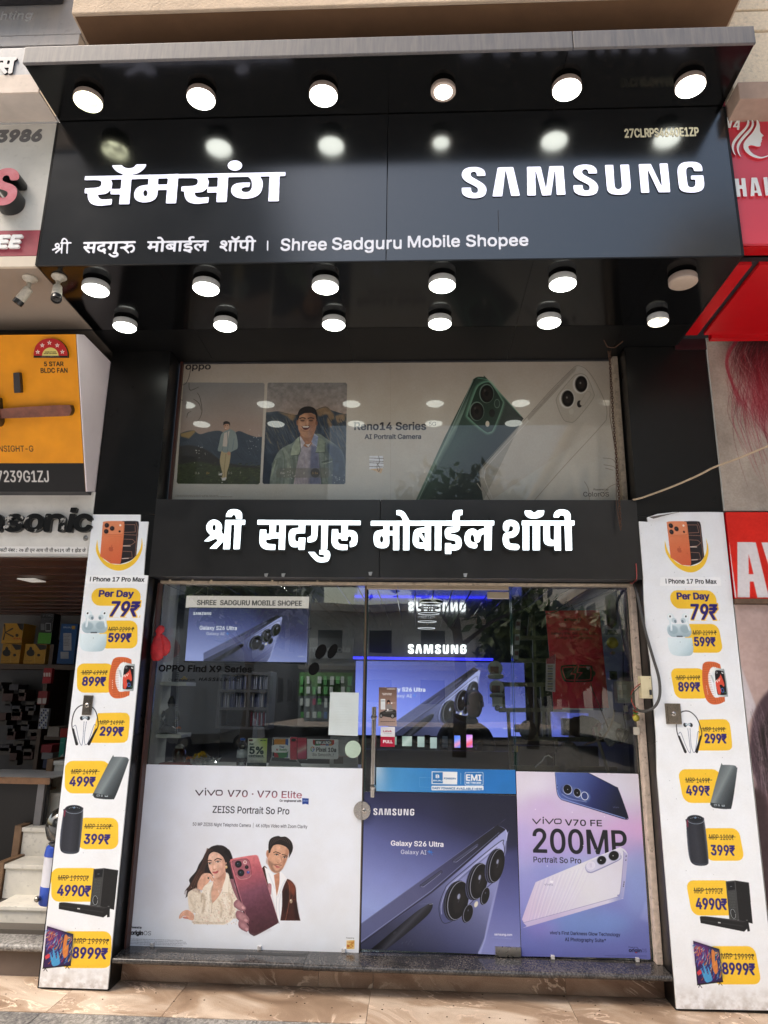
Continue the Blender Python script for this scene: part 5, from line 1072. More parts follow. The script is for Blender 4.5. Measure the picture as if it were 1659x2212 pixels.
ob = sheet('window_poster', C, th=.008, rough=.3, coat=.9, crough=.012, spec=.3, gain=.7, bump=.004, dirt=.06); tag(ob, 'wide glossy phone poster with mountain photos filling the window under the canopy', 'poster')
wf = thing('upper_window_frame', 'dark thin frame and plaster strip around the wide upper poster', 'frame', (0, .19, 3.3))
MB().box(PLI+.013, PLI+.03, .165, .196, 2.8, ZS-.004).go('post', mat('red_brown_post', (.05, .015, .01), .5), wf)
MB().box(PLI+.031, 1.36, .178, .196, ZS-.010, ZS-.004).go('top_bar', DARK, wf)
MB().box(1.332, 1.366, .13, .198, 2.8, ZS-.005, b=.004).go('plaster_strip', mat('crumbling_plaster', (.34, .27, .2), .9, var=.25, scale=30, bump=.8, bscale=60, dirt=.6), wf)

# rusty chain hanging from the soffit
ch = thing('chain', 'rusty chain with a thin wire hanging down the right side of the wide poster', 'chain', (*H(1313, 712, ZS), ZS))
RUST = mat('rusty_iron', (.10, .05, .03), .6, metal=.4, var=.35, scale=60)
cp_ = [(1313, 714), (1317, 740), (1318, 790), (1322, 850), (1324, 900), (1331, 980), (1335, 1040), (1338, 1090), (1341, 1145)]
ys_ = np.interp([p[1] for p in cp_], [714, 780, 1080, 1145], [.0, .1, -.055, -.075]); P3 = []
for (u, v), y in zip(cp_, ys_): x, z = W(u, v, y); P3.append((x, y, z))
P3 = np.array(P3); D_ = np.r_[0, np.cumsum(np.linalg.norm(np.diff(P3, axis=0), axis=1))]; n_ = int(D_[-1]/.019)
lk = None
for i in range(n_):
    t_ = i*.019; p = Vector([float(np.interp(t_, D_, P3[:, k])) for k in range(3)]); q = Vector([float(np.interp(t_+.02, D_, P3[:, k])) for k in range(3)]); d = (q-p).normalized(); s_ = Vector((1, 0, 0)) if i % 2 else Vector((0, 1, 0)); s_ = (s_-d*s_.dot(d)).normalized()
    c_ = (p+q)/2; loop = [c_+d*.013*math.sin(a)*1.05+s_*.0065*math.cos(a) for a in [2*math.pi*k/10 for k in range(11)]]
    MB().tube(loop, .0023, 5, caps=False).go('link', RUST, ch, smooth=True)
MB().tube([tuple(p+np.array([-.012-.01*math.sin(k*2.1), -.004, 0])) for k, p in enumerate(P3)], .002, 6).go('wire', RUST, ch)
MB().tube([(P3[0][0]-.06, P3[0][1]-.1, ZS-.004), (P3[0][0]-.02, P3[0][1]-.03, ZS-.018), (P3[0][0]+.03, P3[0][1]-.02, ZS-.02), (P3[0][0]+.07, P3[0][1]-.08, ZS-.004)], .003, 6).go('hook', RUST, ch)

# ================================================================ PRICE BANNERS
V1b = view(0, 2000, 1621/768); V2b = view(0, 3000, 1.659)
YEL = 'f3c437'; NAVY = '2b2270'; INK = '26221e'
def price_art(C):
    C.vw = V1b
    C.pg(curve([(822,335,1),(810,420),(842,500),(900,562),(980,595),(1060,585),(1140,532),(1190,450),(1204,380),(1197,318,1),(1188,400),(1150,470),(1090,525),(1010,545),(930,535),(870,495),(832,420)]), YEL)
    C.pg(curve([(1030,178,1),(1150,178),(1172,195),(1170,260),(1150,470,1),(1100,512),(1010,542,1)]), '2a2325')
    for pts in ([(1052,208),(1140,208),(1143,270),(1050,274)], [(1045,292),(1150,296)], [(1045,330),(1120,333),(1142,355),(1110,378),(1040,386)], [(1036,432),(1112,436),(1116,488),(1030,494)], [(1148,190),(1162,230),(1140,480)]): C.ln(pts, 4, 'b98872', a=.85, blur=.8)
    C.ln([(1040,388),(1100,388)], 7, 'f0d9cc', blur=2); C.ln([(1030,495),(1085,492)], 6, 'f0d9cc', blur=2)
    C.pg(curve([(868,205),(885,181),(1030,179),(1050,200),(1045,300,1),(1022,515),(1000,541,1),(935,536,1),(845,475,1),(862,280,1)]), grad=((880, 190), (990, 540), [(0, 'e58f66'), (.5, 'd9764d'), (1, 'd2633f')]))
    C.pg(curve([(872,210),(888,188),(1025,186),(1042,205),(1040,270),(1022,288),(885,290),(866,272)]), 'df8a62'); C.ln(curve([(872,210),(866,272),(885,290),(1022,288),(1040,270),(1042,205)], 4, False), 2.5, 'a84e2c', a=.7)
    C.ln([(862,320),(875,304),(1020,306),(1030,318)], 2.5, 'b85c38', a=.6)
    for x_, y_ in ((902, 214), (947, 240), (897, 265)): C.el(x_, y_, 22, 22, 'b46e50'); C.el(x_, y_, 18.5, 18.5, '221b1d'); C.el(x_-4, y_-3, 7, 7, '4a3f48', blur=1.5)
    C.el(1016, 213, 9, 9, 'f3e6dc'); C.el(1010, 265, 9, 9, '3a201a')
    C.pg(curve([(937,400),(950,396),(958,412),(950,432),(937,434),(924,430),(917,412),(926,396)]), 'b2543a', a=.75); C.el(942, 389, 4, 8, 'b2543a', 25, a=.75); C.el(960,410,7,8,'d9764d')
    C.pg([(720,636),(1260,636),(1255,706),(700,706)], 'ffffff', a=.5)
    C.tx('i Phone 17 Pro Max', 757, 1218, 686, 36, '2a2a2a', bold=2.6)
    C.rr(772, 743, 1188, 893, 73, YEL); C.tx('Per Day', 832, 1128, 816, 54, NAVY, bold=6.5)
    C.tx('79₹', 914, 1190, 988, 140, YEL, bold=20, shear=.14); C.tx('79₹', 925, 1178, 980, 124, NAVY, bold=10, shear=.14)
    C.rr(840, 1018, 1161, 1253, 62, YEL)
    C.rr(690, 1018, 908, 1124, 46, 'b4c6cd', grad=((700, 1020), (700, 1125), [(0, 'd9e6ea'), (1, '9fb4bd')])); C.pg(ell(745, 1065, 44, 36), '93a9b3', a=.7, blur=4); C.pg(ell(850, 1060, 42, 34), '93a9b3', a=.7, blur=4)
    C.pg(curve([(680,1128,1),(902,1130,1),(896,1220),(870,1268),(820,1279),(740,1278),(692,1262),(674,1215)]), grad=((700, 1130), (860, 1280), [(0, 'e3eff3'), (.6, 'd0e1e7'), (1, 'a9c0c9')])); C.rr(765, 1114, 820, 1124, 4, '4a5258'); C.el(788, 1165, 3, 3, '6a747a')
    for s_, bx_ in ((1, 745), (-1, 878)):
        C.ln([(bx_-s_*8, 985), (bx_-s_*16, 1066)], [22, 19], 'd5e2e8'); C.ln([(bx_-s_*4, 985), (bx_-s_*10, 1060)], 6, 'f6fafb', blur=2)
        C.el(bx_, 964, 33, 34, 'dfeaee'); C.el(bx_-s_*6, 955, 16, 16, 'f8fbfc', blur=5); C.el(bx_+s_*26, 990, 23, 22, 'c3d2d9'); C.el(bx_+s_*34, 997, 11, 14, '7b8c96'); C.el(bx_-s_*5, 956, 7, 9, '2a2e33', 30)
    C.tx('MRP 2299 ₹', 916, 1130, 1108, 37, INK, bold=.6, shear=.1); C.ln([(914,1093),(1134,1088)], 4, INK); C.tx('599₹', 910, 1106, 1197, 72, NAVY, bold=7)
    C.rr(650, 1380, 960, 1627, 60, YEL); C.tx('MRP 4999₹', 692, 906, 1476, 39, INK, bold=.6, shear=.1); C.ln([(684,1457),(908,1453)], 4, INK); C.tx('899₹', 690, 890, 1566, 73, NAVY, bold=7)
    OR = 'd1673a'
    C.pg(curve([(1110,1348,1),(1070,1330),(1000,1326),(958,1345),(938,1400),(920,1500),(918,1600),(935,1650),(975,1674),(1040,1670),(1092,1648,1),(1100,1590,1),(1040,1618),(1000,1610),(985,1560),(990,1450),(1010,1390),(1050,1370),(1112,1392,1)]), OR)
    C.pg(curve([(1004,1400),(1040,1368),(1100,1384,1),(1000,1420,1),(985,1560),(1020,1612),(1000,1612),(975,1540),(980,1450)]), 'f2f2f0', a=.9)
    for k in range(22):
        t_ = k/21; y_ = 1345+t_*310; x_ = 935+20*abs(t_-.5)*2; C.ln([(x_, y_), (x_+50+14*math.sin(t_*3), y_+4)], 3, '8c3f20', a=.55)
    for k in range(5): C.ln([(1010+k*20,1335+k*2),(1012+k*20,1376)], 3, '8c3f20', a=.6); C.ln([(1005+k*20,1625-k*3),(1008+k*20,1668-k*3)], 3, '8c3f20', a=.6); C.el(950, 1525+k*16, 3, 4, 'f4e9e0')
    C.pg(curve([(1040,1395),(1065,1378),(1120,1385),(1140,1405),(1130,1590),(1110,1612),(1030,1612),(1012,1590),(1025,1450)]), grad=((1010, 1500), (1140, 1500), [(0, 'c7d0d0'), (.2, 'eef2f2'), (1, '8b9696')]))
    C.pg(curve([(1052,1410),(1070,1396),(1118,1402),(1130,1418),(1122,1575),(1105,1596),(1050,1597),(1036,1580),(1042,1460)]), '1c1719'); C.ln([(1012,1440),(1022,1490)], 14, 'b9c2c2')
    C.pg(curve([(1060,1597,1),(1042,1590,1),(1038,1500),(1060,1470),(1088,1445),(1096,1424,1),(1104,1450),(1115,1510),(1105,1530),(1090,1515),(1070,1520),(1075,1560)]), 'd9503c')
    C.ln([(1040,1490),(1050,1475),(1056,1495),(1066,1472),(1074,1486),(1084,1464)], 5, 'f0e0d6'); C.ln(ell(1088, 1560, 12, 16, 0, 12), 5, '4a7fd0'); C.el(1066, 1415, 8, 8, 'd8d8d8'); C.el(1066,1415,5,5,'1c1719'); C.el(1118,1416,9,9,'e0e0e0'); C.el(1122,1412,6,6,'1c1719'); C.el(1108,1578,6,6,'3d7a58')
    C.pg(curve([(760,2050,1),(828,1800,1),(1040,1796),(1085,1815),(1095,1860),(1082,2000),(1062,2038),(1010,2050)]), YEL)
    C.tx('MRP 1499₹', 840, 1042, 1896, 37, INK, bold=.6, shear=.1); C.ln([(830,1872),(1054,1875)], 4, INK); C.tx('299₹', 840, 1042, 1988, 74, NAVY, bold=7)
    BK = '1f1d1f'
    C.ln([(640,2055),(612,1940),(608,1870),(628,1790),(665,1745),(715,1728),(765,1738),(808,1785),(826,1860),(822,1930),(748,2060)], 8, BK, sm=True)
    C.ln([(618,1935),(648,2060)], [14, 24], BK); C.ln([(814,1935),(750,2060)], [14, 24], BK); C.ln([(626,1950),(648,2040)], 4, '6a6a70', blur=1)
    C.ln([(618,1915),(640,1905),(660,2000),(680,2062),(696,2050),(710,1870)], 3, '3a4468', sm=True); C.ln([(812,1905),(795,1900),(760,2000),(735,2060),(718,2060),(712,2000),(730,1870)], 3, '3a4468', sm=True)
    for x_ in (690, 745): C.el(x_, 1842, 15, 17, '26282c'); C.el(x_+(14 if x_ < 700 else -14), 1838, 12, 12, '8b9aa6'); C.el(x_+(16 if x_ < 700 else -16), 1836, 5, 5, 'dfe8ee')
    C.vw = V2b
    C.rr(430, 72, 730, 288, 55, YEL); C.tx('MRP 1499₹', 472, 644, 159, 33, INK, bold=.5, shear=.08); C.ln([(470,140),(660,142)], 3.2, INK); C.tx('499₹', 458, 630, 238, 62, NAVY, bold=5.5)
    C.pg(curve([(740,52),(760,45),(835,48),(852,62),(850,85),(770,300),(738,327),(640,320),(618,302),(622,282)]), grad=((690, 100), (830, 190), [(0, '565d61'), (.45, '7f898b'), (.6, '5a6266'), (1, '2e3336')]))
    C.pg(curve([(618,285,1),(735,302),(768,290,1),(745,322),(735,327),(640,320),(620,305)]), '33383b')
    for x_, w_ in ((652, 22), (676, 10), (706, 22)): C.rr(x_-w_/2, 296+(x_-652)*.06, x_+w_/2, 308+(x_-652)*.06, 2, 'a9b2b8'); C.rr(x_-w_/2+3, 300, x_+w_/2-3, 305, 1, '33383b')
    C.rr(515, 450, 785, 658, 50, YEL); C.tx('MRP 1200₹', 562, 738, 522, 33, INK, bold=.5, shear=.08); C.ln([(560,508),(750,506)], 3.2, INK); C.tx('399₹', 554, 728, 621, 64, NAVY, bold=5.5)
    C.pg(curve([(430,390),(420,420),(400,560),(398,650),(420,682),(470,690),(515,682),(530,650),(545,520),(552,405),(540,380)]), grad=((400, 550), (545, 550), [(0, '5c6270'), (.12, '2a2c34'), (.5, '33353d'), (.85, '23252b'), (1, '6a707c')]))
    C.el(491, 392, 60, 27, '2c3038'); C.el(491, 390, 50, 20, '1d2026'); C.ln(ell(492, 396, 58, 26, 0, 16, 10, 170), 3.5, '8f98a6', blur=1); C.ln([(432,400),(426,440)], 7, 'a02a44', blur=3); C.el(492, 383, 8, 4, '7fa0c8', blur=1)
    for k in range(7): C.el(460+k*11, 376+abs(k-3)*3.5, 2.5, 2, 'b9c4d0')
    C.ln([(415,670),(465,682),(512,676)], 4, '4c5664', blur=2, sm=True)
    C.rr(340, 783, 660, 1007, 52, YEL); C.tx('MRP 19990₹', 384, 588, 865, 36, INK, bold=.5, shear=.06); C.ln([(384,848),(590,836)], 3.2, INK); C.tx('4990₹', 376, 600, 965, 70, NAVY, bold=5.8)
    C.pg([(622,790),(690,784),(664,1037),(598,1030)], '3c3d3d'); C.pg([(690,784),(785,798),(757,1060),(664,1037)], '1b1a1b'); C.pg([(629,798),(684,792),(678,842),(627,848)], '15161a'); C.ln([(648,823),(660,822)], 2.5, '8a9098')
    for k in range(17): C.ln([(626-k*1.1, 860+k*9.6), (676-k*1.4, 856+k*10)], 1.3, '8d9091', a=.5)
    C.el(632, 997, 20, 35, '17181a'); C.ln(ell(632, 997, 16, 30), 3.5, 'a9adae'); C.el(632, 997, 10, 20, '2f3030')
    C.pg([(392,1015),(405,1011),(430,1012),(716,1045),(714,1090),(686,1111),(390,1055)], '1d1c1d'); C.pg([(400,1013),(430,1011),(716,1044),(690,1052)], '323132'); C.pg([(390,1032),(686,1072),(686,1080),(390,1038)], '2b2b2c'); C.pg([(513,1048),(531,1050),(531,1058),(513,1056)], 'c9c9c9')
    C.pg([(713,1025),(730,1026),(728,1108),(710,1110)], '1b1b1c'); C.rr(715, 1035, 727, 1042, 1, '8a8a8a', a=.6); C.pg([(730,1055),(757,1060),(740,1075),(733,1070)], '111')if False else None
    C.rr(400, 1203, 740, 1447, 52, YEL)
    C.pg([(313,1168),(487,1222),(470,1430),(283,1450)], '16151b')
    q_ = [(317,1176),(482,1227),(466,1424),(289,1443)]; C.pg(q_, '35204f'); r_ = np.random.default_rng(11)
    C.pg([(317,1176),(420,1208),(380,1300),(305,1330)], '5a2a6e', blur=12, a=.9); C.pg([(430,1212),(482,1227),(470,1400),(430,1400)], '1b3557', blur=12)
    for k in range(150):
        t_ = r_.random(); x_ = 300+t_*170; y_ = 1200+r_.random()*225; L_ = 10+r_.random()*60; cl_ = ['3f9fd0', '2b62b5', 'e0702c', 'f0a03a', '74c8e0', 'c83c50', 'e8d8a0', '5b2f86', '1f4f9c'][r_.integers(9)]
        if 1180+(x_-317)*.3 < y_-L_ < 1420: C.ln([(x_, y_), (x_+8+r_.random()*12, y_-L_*.5), (x_+4+r_.random()*20, max(y_-L_, 1190+(x_-300)*.3))], [5, 3, 1], cl_, a=.75, sm=True, blur=.8)
    C.pg(curve([(345,1425),(330,1340),(350,1380),(352,1310),(375,1385),(382,1330),(398,1410),(372,1432)]), '4aa3d8', a=.9); C.pg(curve([(415,1330),(430,1230),(450,1240),(440,1300),(455,1290),(448,1360),(425,1380)]), 'e8893a', a=.85); C.pg(curve([(298,1370),(325,1352),(330,1375),(305,1385)]), 'd8424c', a=.9); C.el(458,1245,5,5,'f0a860')
    C.ln([(283,1450),(470,1430)], 4, '101014')
    for x_, y_ in ((300, 1449), (446, 1433)): C.ln([(x_, y_), (x_-10, y_+17)], 4, '1a1a1e'); C.ln([(x_, y_), (x_+13, y_+19)], 4, '1a1a1e')
    C.tx('MRP 19999₹', 490, 722, 1284, 37, INK, bold=.5, shear=.06); C.ln([(488,1256),(724,1262)], 3.2, INK); C.tx('8999₹', 477, 712, 1380, 72, NAVY, bold=6)
YBN = -.014
def wear(C, seed):
    r_ = np.random.default_rng(seed)
    g = vnoise(C.h, C.w, 40, seed, 5); C.im *= (1-.02*np.clip(g-.45, 0, 1)*2)[..., None]
    t_ = np.clip(1-np.arange(C.h)/(C.h*.05), 0, 1)[:, None]*np.clip(vnoise(C.h, C.w, 12, seed+3, 4)*2-.55, 0, 1)*.4; C.im = C.im*(1-t_[..., None])+np.array([.42, .36, .3])*t_[..., None]
    for k in range(40):
        x, y = r_.random()*C.w, r_.random()*C.h; s_ = .6+r_.random()*1.2; m = raster([[(x, y), (x+s_*2, y+s_), (x+s_, y+s_*3)]], C.w, C.h, 1) if False else None
        i, j = int(y), int(x); C.im[i:i+1+int(s_), j:j+2] *= .75
vt = lambda u, v: V1b(u, v)
lo_ = [(784,122),(1186,124),(1184,182),(1253,183),(1226,450),(1213,634),(1250,637)]
lo_ = [W(*V1b(*p), YBN) for p in lo_]+[(PLI-.004, 0.012), (W(83, 2137, YBN)[0], .012)]
C = Canvas(W(83, 2137, YBN)[0], PLI+.008, .0, 2.725, YBN, 520, 'eceef1')
price_art(C); wear(C, 21); C.speck(.012, 3, 2)
bn = sheet('price_banner', C, th=.012, rough=.42, edge=mat('board_rim', 'c9c9c6', .6), outline=lo_, dirt=.035); tag(bn, 'white price banner with yellow tags standing beside the left shop stairs', 'banner', 'price banners on the two pillars')
# the right banner carries the same print, shifted; found from two marks seen on both
pL0 = W(240.9, 2089, YBN); pR0 = W(1645.3, 2124, YBN); pL1 = W(250.8, 1232, YBN); pR1 = W(1487, 1235.9, YBN)
sc_ = (pR1[1]-pR0[1])/(pL1[1]-pL0[1]); dzz = pR0[1]-pL0[1]*sc_
kl = [(W(98, 2060, YBN)[0], W(1505, 2090, YBN)[0]), (W(240.9, 2089, YBN)[0], W(1645.3, 2124, YBN)[0])]; sx_ = (kl[1][1]-kl[0][1])/(kl[1][0]-kl[0][0]); dxx = kl[0][1]-kl[0][0]*sx_
print('banner map', sc_, dzz, sx_, dxx)
sl_ = (pR1[0]-(pL1[0]*sx_+dxx))/(pR1[1]-pR0[1]); print('shear', sl_)
def projR(u, v):
    x, z = W(u, v, YBN); z2 = z*sc_+dzz; return (x*sx_+dxx+sl_*(z2-pR0[1]), z2)
C = Canvas(PRI-.03, PR+.0, .0, 2.76, YBN, 520, 'eceef1', proj=projR)
price_art(C); wear(C, 33); C.speck(.012, 3, 5)
V5 = view(2500, 2000, 1150/572)
ro_ = [W(*V5(*p), YBN) for p in [(112,172),(185,176),(178,140),(260,112),(380,98),(660,96),(790,98)]]+[(PR-.006, .02), (W(1460, 2181, YBN)[0]+.004, .012)]+[W(*V5(*p), YBN) for p in [(258,2200),(250,1900),(228,1600),(205,1300),(170,1060),(152,800),(148,620),(130,400),(118,250)]]
bn2 = sheet('price_banner', C, th=.012, rough=.42, edge=MATS['board_rim'], outline=ro_, dirt=.035); tag(bn2, 'white price banner with yellow tags beside the red salon banner, its top corner curled', 'banner', 'price banners on the two pillars')
x, z = W(*V5(200, 150), YBN); x2, z2 = W(*V5(380, 100), YBN)
MB().hull([(x-.01, YBN-.022, z+.004), (x+.012, YBN-.03, z-.008), (x2, YBN-.004, z2-.008), (x2+.04, YBN-.003, z2)], [(x-.01, YBN-.020, z+.006), (x+.012, YBN-.028, z-.006), (x2, YBN-.002, z2-.006), (x2+.04, YBN-.001, z2+.002)]).go('curled_corner', mat('grey_curl', (.18, .16, .14), .5), bn2)
for (u, v, w_, h_, vw, lb) in ((737, 1733, 100, 168, V1b, 'steel plate with a central screw clamped over the left banner earphones'), (390, 1720, 112, 166, V5, 'steel plate with a central screw clamped over the right banner earphones')):
    x, z = W(*vw(u, v), YBN-.01); x0, z0 = W(*vw(u-w_/2, v+h_/2), YBN-.01); x1, z1 = W(*vw(u+w_/2, v-h_/2), YBN-.01)
    t = thing('metal_plate', lb, 'plate', (x, YBN-.006, z), 'steel plates on the banners')
    m_ = MB().box(x-(x1-x0)/2, x+(x1-x0)/2, YBN-.010, YBN-.001, z0, z1, b=.003).go('plate', mat('brown_tinted_steel', (.36, .31, .26), .22, metal=1, var=.2, scale=20), t)
    MB().box(x-(x1-x0)/2+.012, x+(x1-x0)/2-.012, YBN-.0125, YBN-.0101, z0+.014, z1-.014, b=.001).go('cover', mat('brown_tinted_steel', (.36, .31, .26), .22), t)
    MB().lathe([(.013, 0), (.013, .003), (.008, .006), (.003, .005)], (x, YBN-.0125, z), (0, -1, 0), 16).go('screw', CHROME, t, smooth=True, ang=40)
# ================================================================ SHOP FRONT
YG = .2
GL = glass('window_glass', (.93, .96, .94)); GE = mat('green_glass_edge', (.02, .06, .045), .1)
BRZ = mat('bronze_strip', (.16, .11, .07), .35, metal=.6, var=.2)
z0g, z1g = PZ+.005, W(600, 1264, .2)[1]
fr = thing('shop_front_frame', 'cream painted crumbling frame around the glass shop front', 'frame', (-.15, .18, PZ))
zt0 = W(700, 1262, .15)[1]
for a, b in ((PLI+.02, -.9), (-.897, -.33), (-.327, .2), (.203, 1.372)): MB().box(a, b, .15, .21, zt0, 2.306, b=.004).go('head_board', WOODF, fr)
MB().box(PLI+.02, 1.372, .165, .2, z1g, zt0-.001).go('putty', mat('rough_mortar', (.30, .25, .19), .95, var=.3, scale=40, bump=1, bscale=50, dirt=.6), fr)
xa = W(1383, 1620, .18)[0]; MB().box(xa-.004, PRI-.002, .14, .215, PZ+.001, zt0-.001, b=.006).go('post', mat('peeling_plaster_post', (.56, .45, .37), .85, var=.22, scale=22, bump=.6, bscale=60, dirt=.75), fr)
MB().box(PLI+.013, PLI+.024, .13, .215, PZ+.001, zt0-.001).go('post', mat('red_brown_post', (.05, .015, .01), .5), fr)
for u in (204, 358, 485, 900, 1205, 1296): x, z = W(*view(560, 2250, 1.6998)(u, 120), .15); MB().lathe([(.008, 0), (.007, -.003), (.001, -.004)], (x, .15, z), (0, 1, 0), 10).go('screw_cap', mat('cream_cap', (.5, .42, .3), .5), fr)
def pane(name, label, x0, x1, cat='window'):
    t = thing(name, label, cat, ((x0+x1)/2, YG, z0g))
    p = MB().box(x0, x1, YG, YG+.01, z0g, z1g).go('glass_pane', GL, t)
    for x in (x0, x1): MB().box(x-.0012, x+.0012, YG-.001, YG+.011, z0g, z1g).go('edge', GE, p)
    return t
lw_ = pane('fixed_window', 'large clear fixed glass left of the glass door', PLI+.026, -.338)
dr = pane('glass_door', 'frameless glass door with long steel handle and covered lower half', -.316, .594, 'door')
rw_ = pane('side_window', 'clear glass right of the door with wires behind', .603, xa-.006)
box('joint_strip', -.336, -.326, YG-.004, YG+.014, z0g, z1g, BRZ, lw_); box('joint_strip', -.3255, -.3175, YG+.002, YG+.012, z0g, z1g, mat('dark_gap', (.01, .01, .012), .3), lw_)
V3d = view(1380, 2250, 2.304)
x0, z0 = W(*V3d(200, 245), .19); x1, z1 = W(*V3d(1508, 207), .19); xm = W(*V3d(487, 240), .19)[0]
ST_ = mat('champagne_steel', (.62, .50, .38), .32, metal=.85, var=.08)
MB().box(x0, xm-.001, .186, .216, z0, W(*V3d(300, 203), .186)[1], b=.002).go('top_rail', ST_, dr); MB().box(xm+.001, x1, .187, .215, z0, W(*V3d(300, 205), .186)[1], b=.002).go('top_rail', ST_, dr)
x0, z0 = W(*V3d(1312, 332), .19); x1, z1 = W(*V3d(1510, 272), .19); MB().box(x0, x1, .186, .216, z0, z1, b=.002).go('top_patch', ST_, dr)
x0, z0 = W(1070, 2062, .19); x1, z1 = W(1127, 2046, .19); MB().box(x0, .594, .180, .218, PZ+.006, z1, b=.002).go('bottom_patch', STEEL, dr)
# handle: a tube on two stand-offs
hx0, hz0 = W(802, 1722, .13); hx1, hz1 = W(811, 1527, .13); hx = (hx0+hx1)/2
hd = MB().tube([(hx, .13, hz0), (hx, .13, hz1)], .0135, 20).go('handle', CHROME, dr, smooth=True, ang=40)
for v in (1549, 1700):
    z = W(806, v, .13)[1]; MB().tube([(hx, .13, z), (hx, .199, z)], .009, 12).go('stand_off', CHROME, hd, smooth=True)
    MB().lathe([(.001, -.022), (.014, -.021), (.0175, -.008), (.0175, .02)], (hx, .128, z), (0, 1, 0), 20).go('boss', CHROME, hd, smooth=True, ang=50)
lx, lz = W(782, 1751, .18)
lk = thing('door_lock', 'round steel patch lock joining the glass door and the left glass', 'lock', (lx, .18, lz))
r_ = .052
def half(sgn):
    pts = [(lx+sgn*.0015, lz-r_)]+[(lx+sgn*(.0015+r_*.95*math.sin(a)), lz-r_*math.cos(a)) for a in [math.pi*k/14 for k in range(15)]]+[(lx+sgn*.0015, lz+r_)]
    pts = [(x, z) for x, z in pts][1:-1]; return MB().hull([(x, .176, z) for x, z in pts], [(x, .199, z) for x, z in pts])
half(-1).go('half_plate', STEEL, lk); half(1).go('half_plate', STEEL, lk)
kx, kz = W(787, 1752, .176); MB().lathe([(.014, 0), (.014, -.004), (.010, -.007), (.001, -.007)], (kx, .176, kz), (0, 1, 0), 20).go('cylinder', CHROME, lk, smooth=True, ang=40)
MB().box(kx-.0015, kx+.0015, .1675, .169, kz-.005, kz+.005).go('keyhole', DARK, lk)
# small clear clips under the sheets
for (u, v, g) in ((328, 2046, 'left corner of the big white phone poster'), (560, 2050, 'middle of the big white phone poster'), (742, 2055, 'right end of the big white phone poster'), (1194, 2062, 'left bottom of the lilac phone poster'), (1377, 2068, 'right bottom of the lilac phone poster')):
    x, z = W(u, v, .18); c_ = MB().box(x-.011, x+.011, .176, .199, PZ+.001, PZ+.022, b=.003).go('glass_clip', mat('clear_clip', (.55, .52, .5), .12, coat=1, var=.3, scale=60)); tag(c_, 'small clear glass clip at the '+g, 'clip', 'clips holding the glass at the step')

YS = .1935
# ---- big white poster with a couple and a phone
C = Canvas(W(275, 2041, YS)[0], W(783, 1661, YS)[0], W(500, 2048, YS)[1]-.004, W(311, 1651, YS)[1], YS, 560, 'e3e5ee')
C.pg([(270,1640),(800,1640),(800,2070),(250,2070)], grad=((290, 1900), (700, 1800), [(0, 'd2d4de'), (.5, 'dfe2eb'), (1, 'e8ebf2')]))
C.pg([(250,1960),(800,1970),(800,2070),(250,2070)], 'e9ecf2', blur=18, a=.8)
g_ = ((520, 1705), (520, 1724), [(0, '1d1a22'), (.45, '4a2a38'), (1, 'a85e6c')])
def vivo(c, x0, x1, yb, cap, col, grad=None, bold=.8):
    w_ = x1-x0; q = lambda f: x0+w_*f
    c.ln([(q(0), yb-cap*.93), (q(.13), yb-cap*.06), (q(.27), yb-cap*.93)], cap*.2, col, grad=grad); c.ln([(q(.37), yb-cap*.9), (q(.37), yb-cap*.1)], cap*.2, col, grad=grad); c.pg([(q(.37), yb-cap*1.42), (q(.40), yb-cap*1.25), (q(.37), yb-cap*1.08), (q(.34), yb-cap*1.25)], col, grad=grad)
    c.ln([(q(.45), yb-cap*.93), (q(.58), yb-cap*.06), (q(.72), yb-cap*.93)], cap*.2, col, grad=grad); c.ln(rrect(q(.77), yb-cap*.93, q(1), yb-cap*.08, cap*.3)+[rrect(q(.77), yb-cap*.93, q(1), yb-cap*.08, cap*.3)[0]], cap*.19, col, grad=grad)
vivo(C, 423, 480, 1718.5, 12, '3a2430', g_); C.tx('V70 · V70 Elite', 491, 652, 1721, 14.5, '3a2430', bold=.3, grad=g_)
C.tx('Co-engineered with', 604, 651, 1731.5, 4.4, '26242c', bold=.2); C.pg([(653,1724),(667,1725),(666.5,1738),(660,1736.2),(653,1737.5)], '1f3c8c'); C.tx('ZEISS', 654, 666, 1731, 3, 'ffffff', bold=.1)
C.tx('ZEISS Portrait So Pro', 459, 625, 1755.5, 14.5, '1c1b22', bold=.25); C.tx('50 MP ZEISS Night Telephoto Camera  |  4K 60fps Video with Zoom Clarity', 416, 664, 1783.5, 7, '26252c', bold=.12)
C.tx('Powered by', 283, 306, 2005, 4.2, '1f1e24', bold=.25); C.tx('origin', 282, 309, 2019, 9, '1a191e', bold=.8); C.tx('OS', 310, 326, 2020, 9, '6a6a70', bold=.05)
for k in range(4): C.tx('Terms and conditions apply, images are for reference only, actual product may vary. Interface under different conditions', 280, (395, 402, 404, 395)[k], 2029+k*3.4, 1.9, '55555c')
C.rr(748.5, 2031, 766, 2050, 1, 'e9cf8e', grad=((750, 2031), (766, 2050), [(0, 'f3e2b0'), (.5, 'd9a94e'), (1, 'f0d9a0')])); C.tx('Powered by', 748, 765, 2027.5, 3, '3c3c40'); C.tx('Snapdragon', 749.5, 764, 2036, 2.6, 'a83020', bold=.1); C.tx('8s', 750, 755, 2045.5, 5, 'a84a28', bold=.3); C.ln([(757,2047),(763,2044),(758,2040),(764,2037)], 1, 'b05a28', sm=True)
C.vw = view(680, 3280, 1659/570); C.lw = 1.55; C.bl = .75
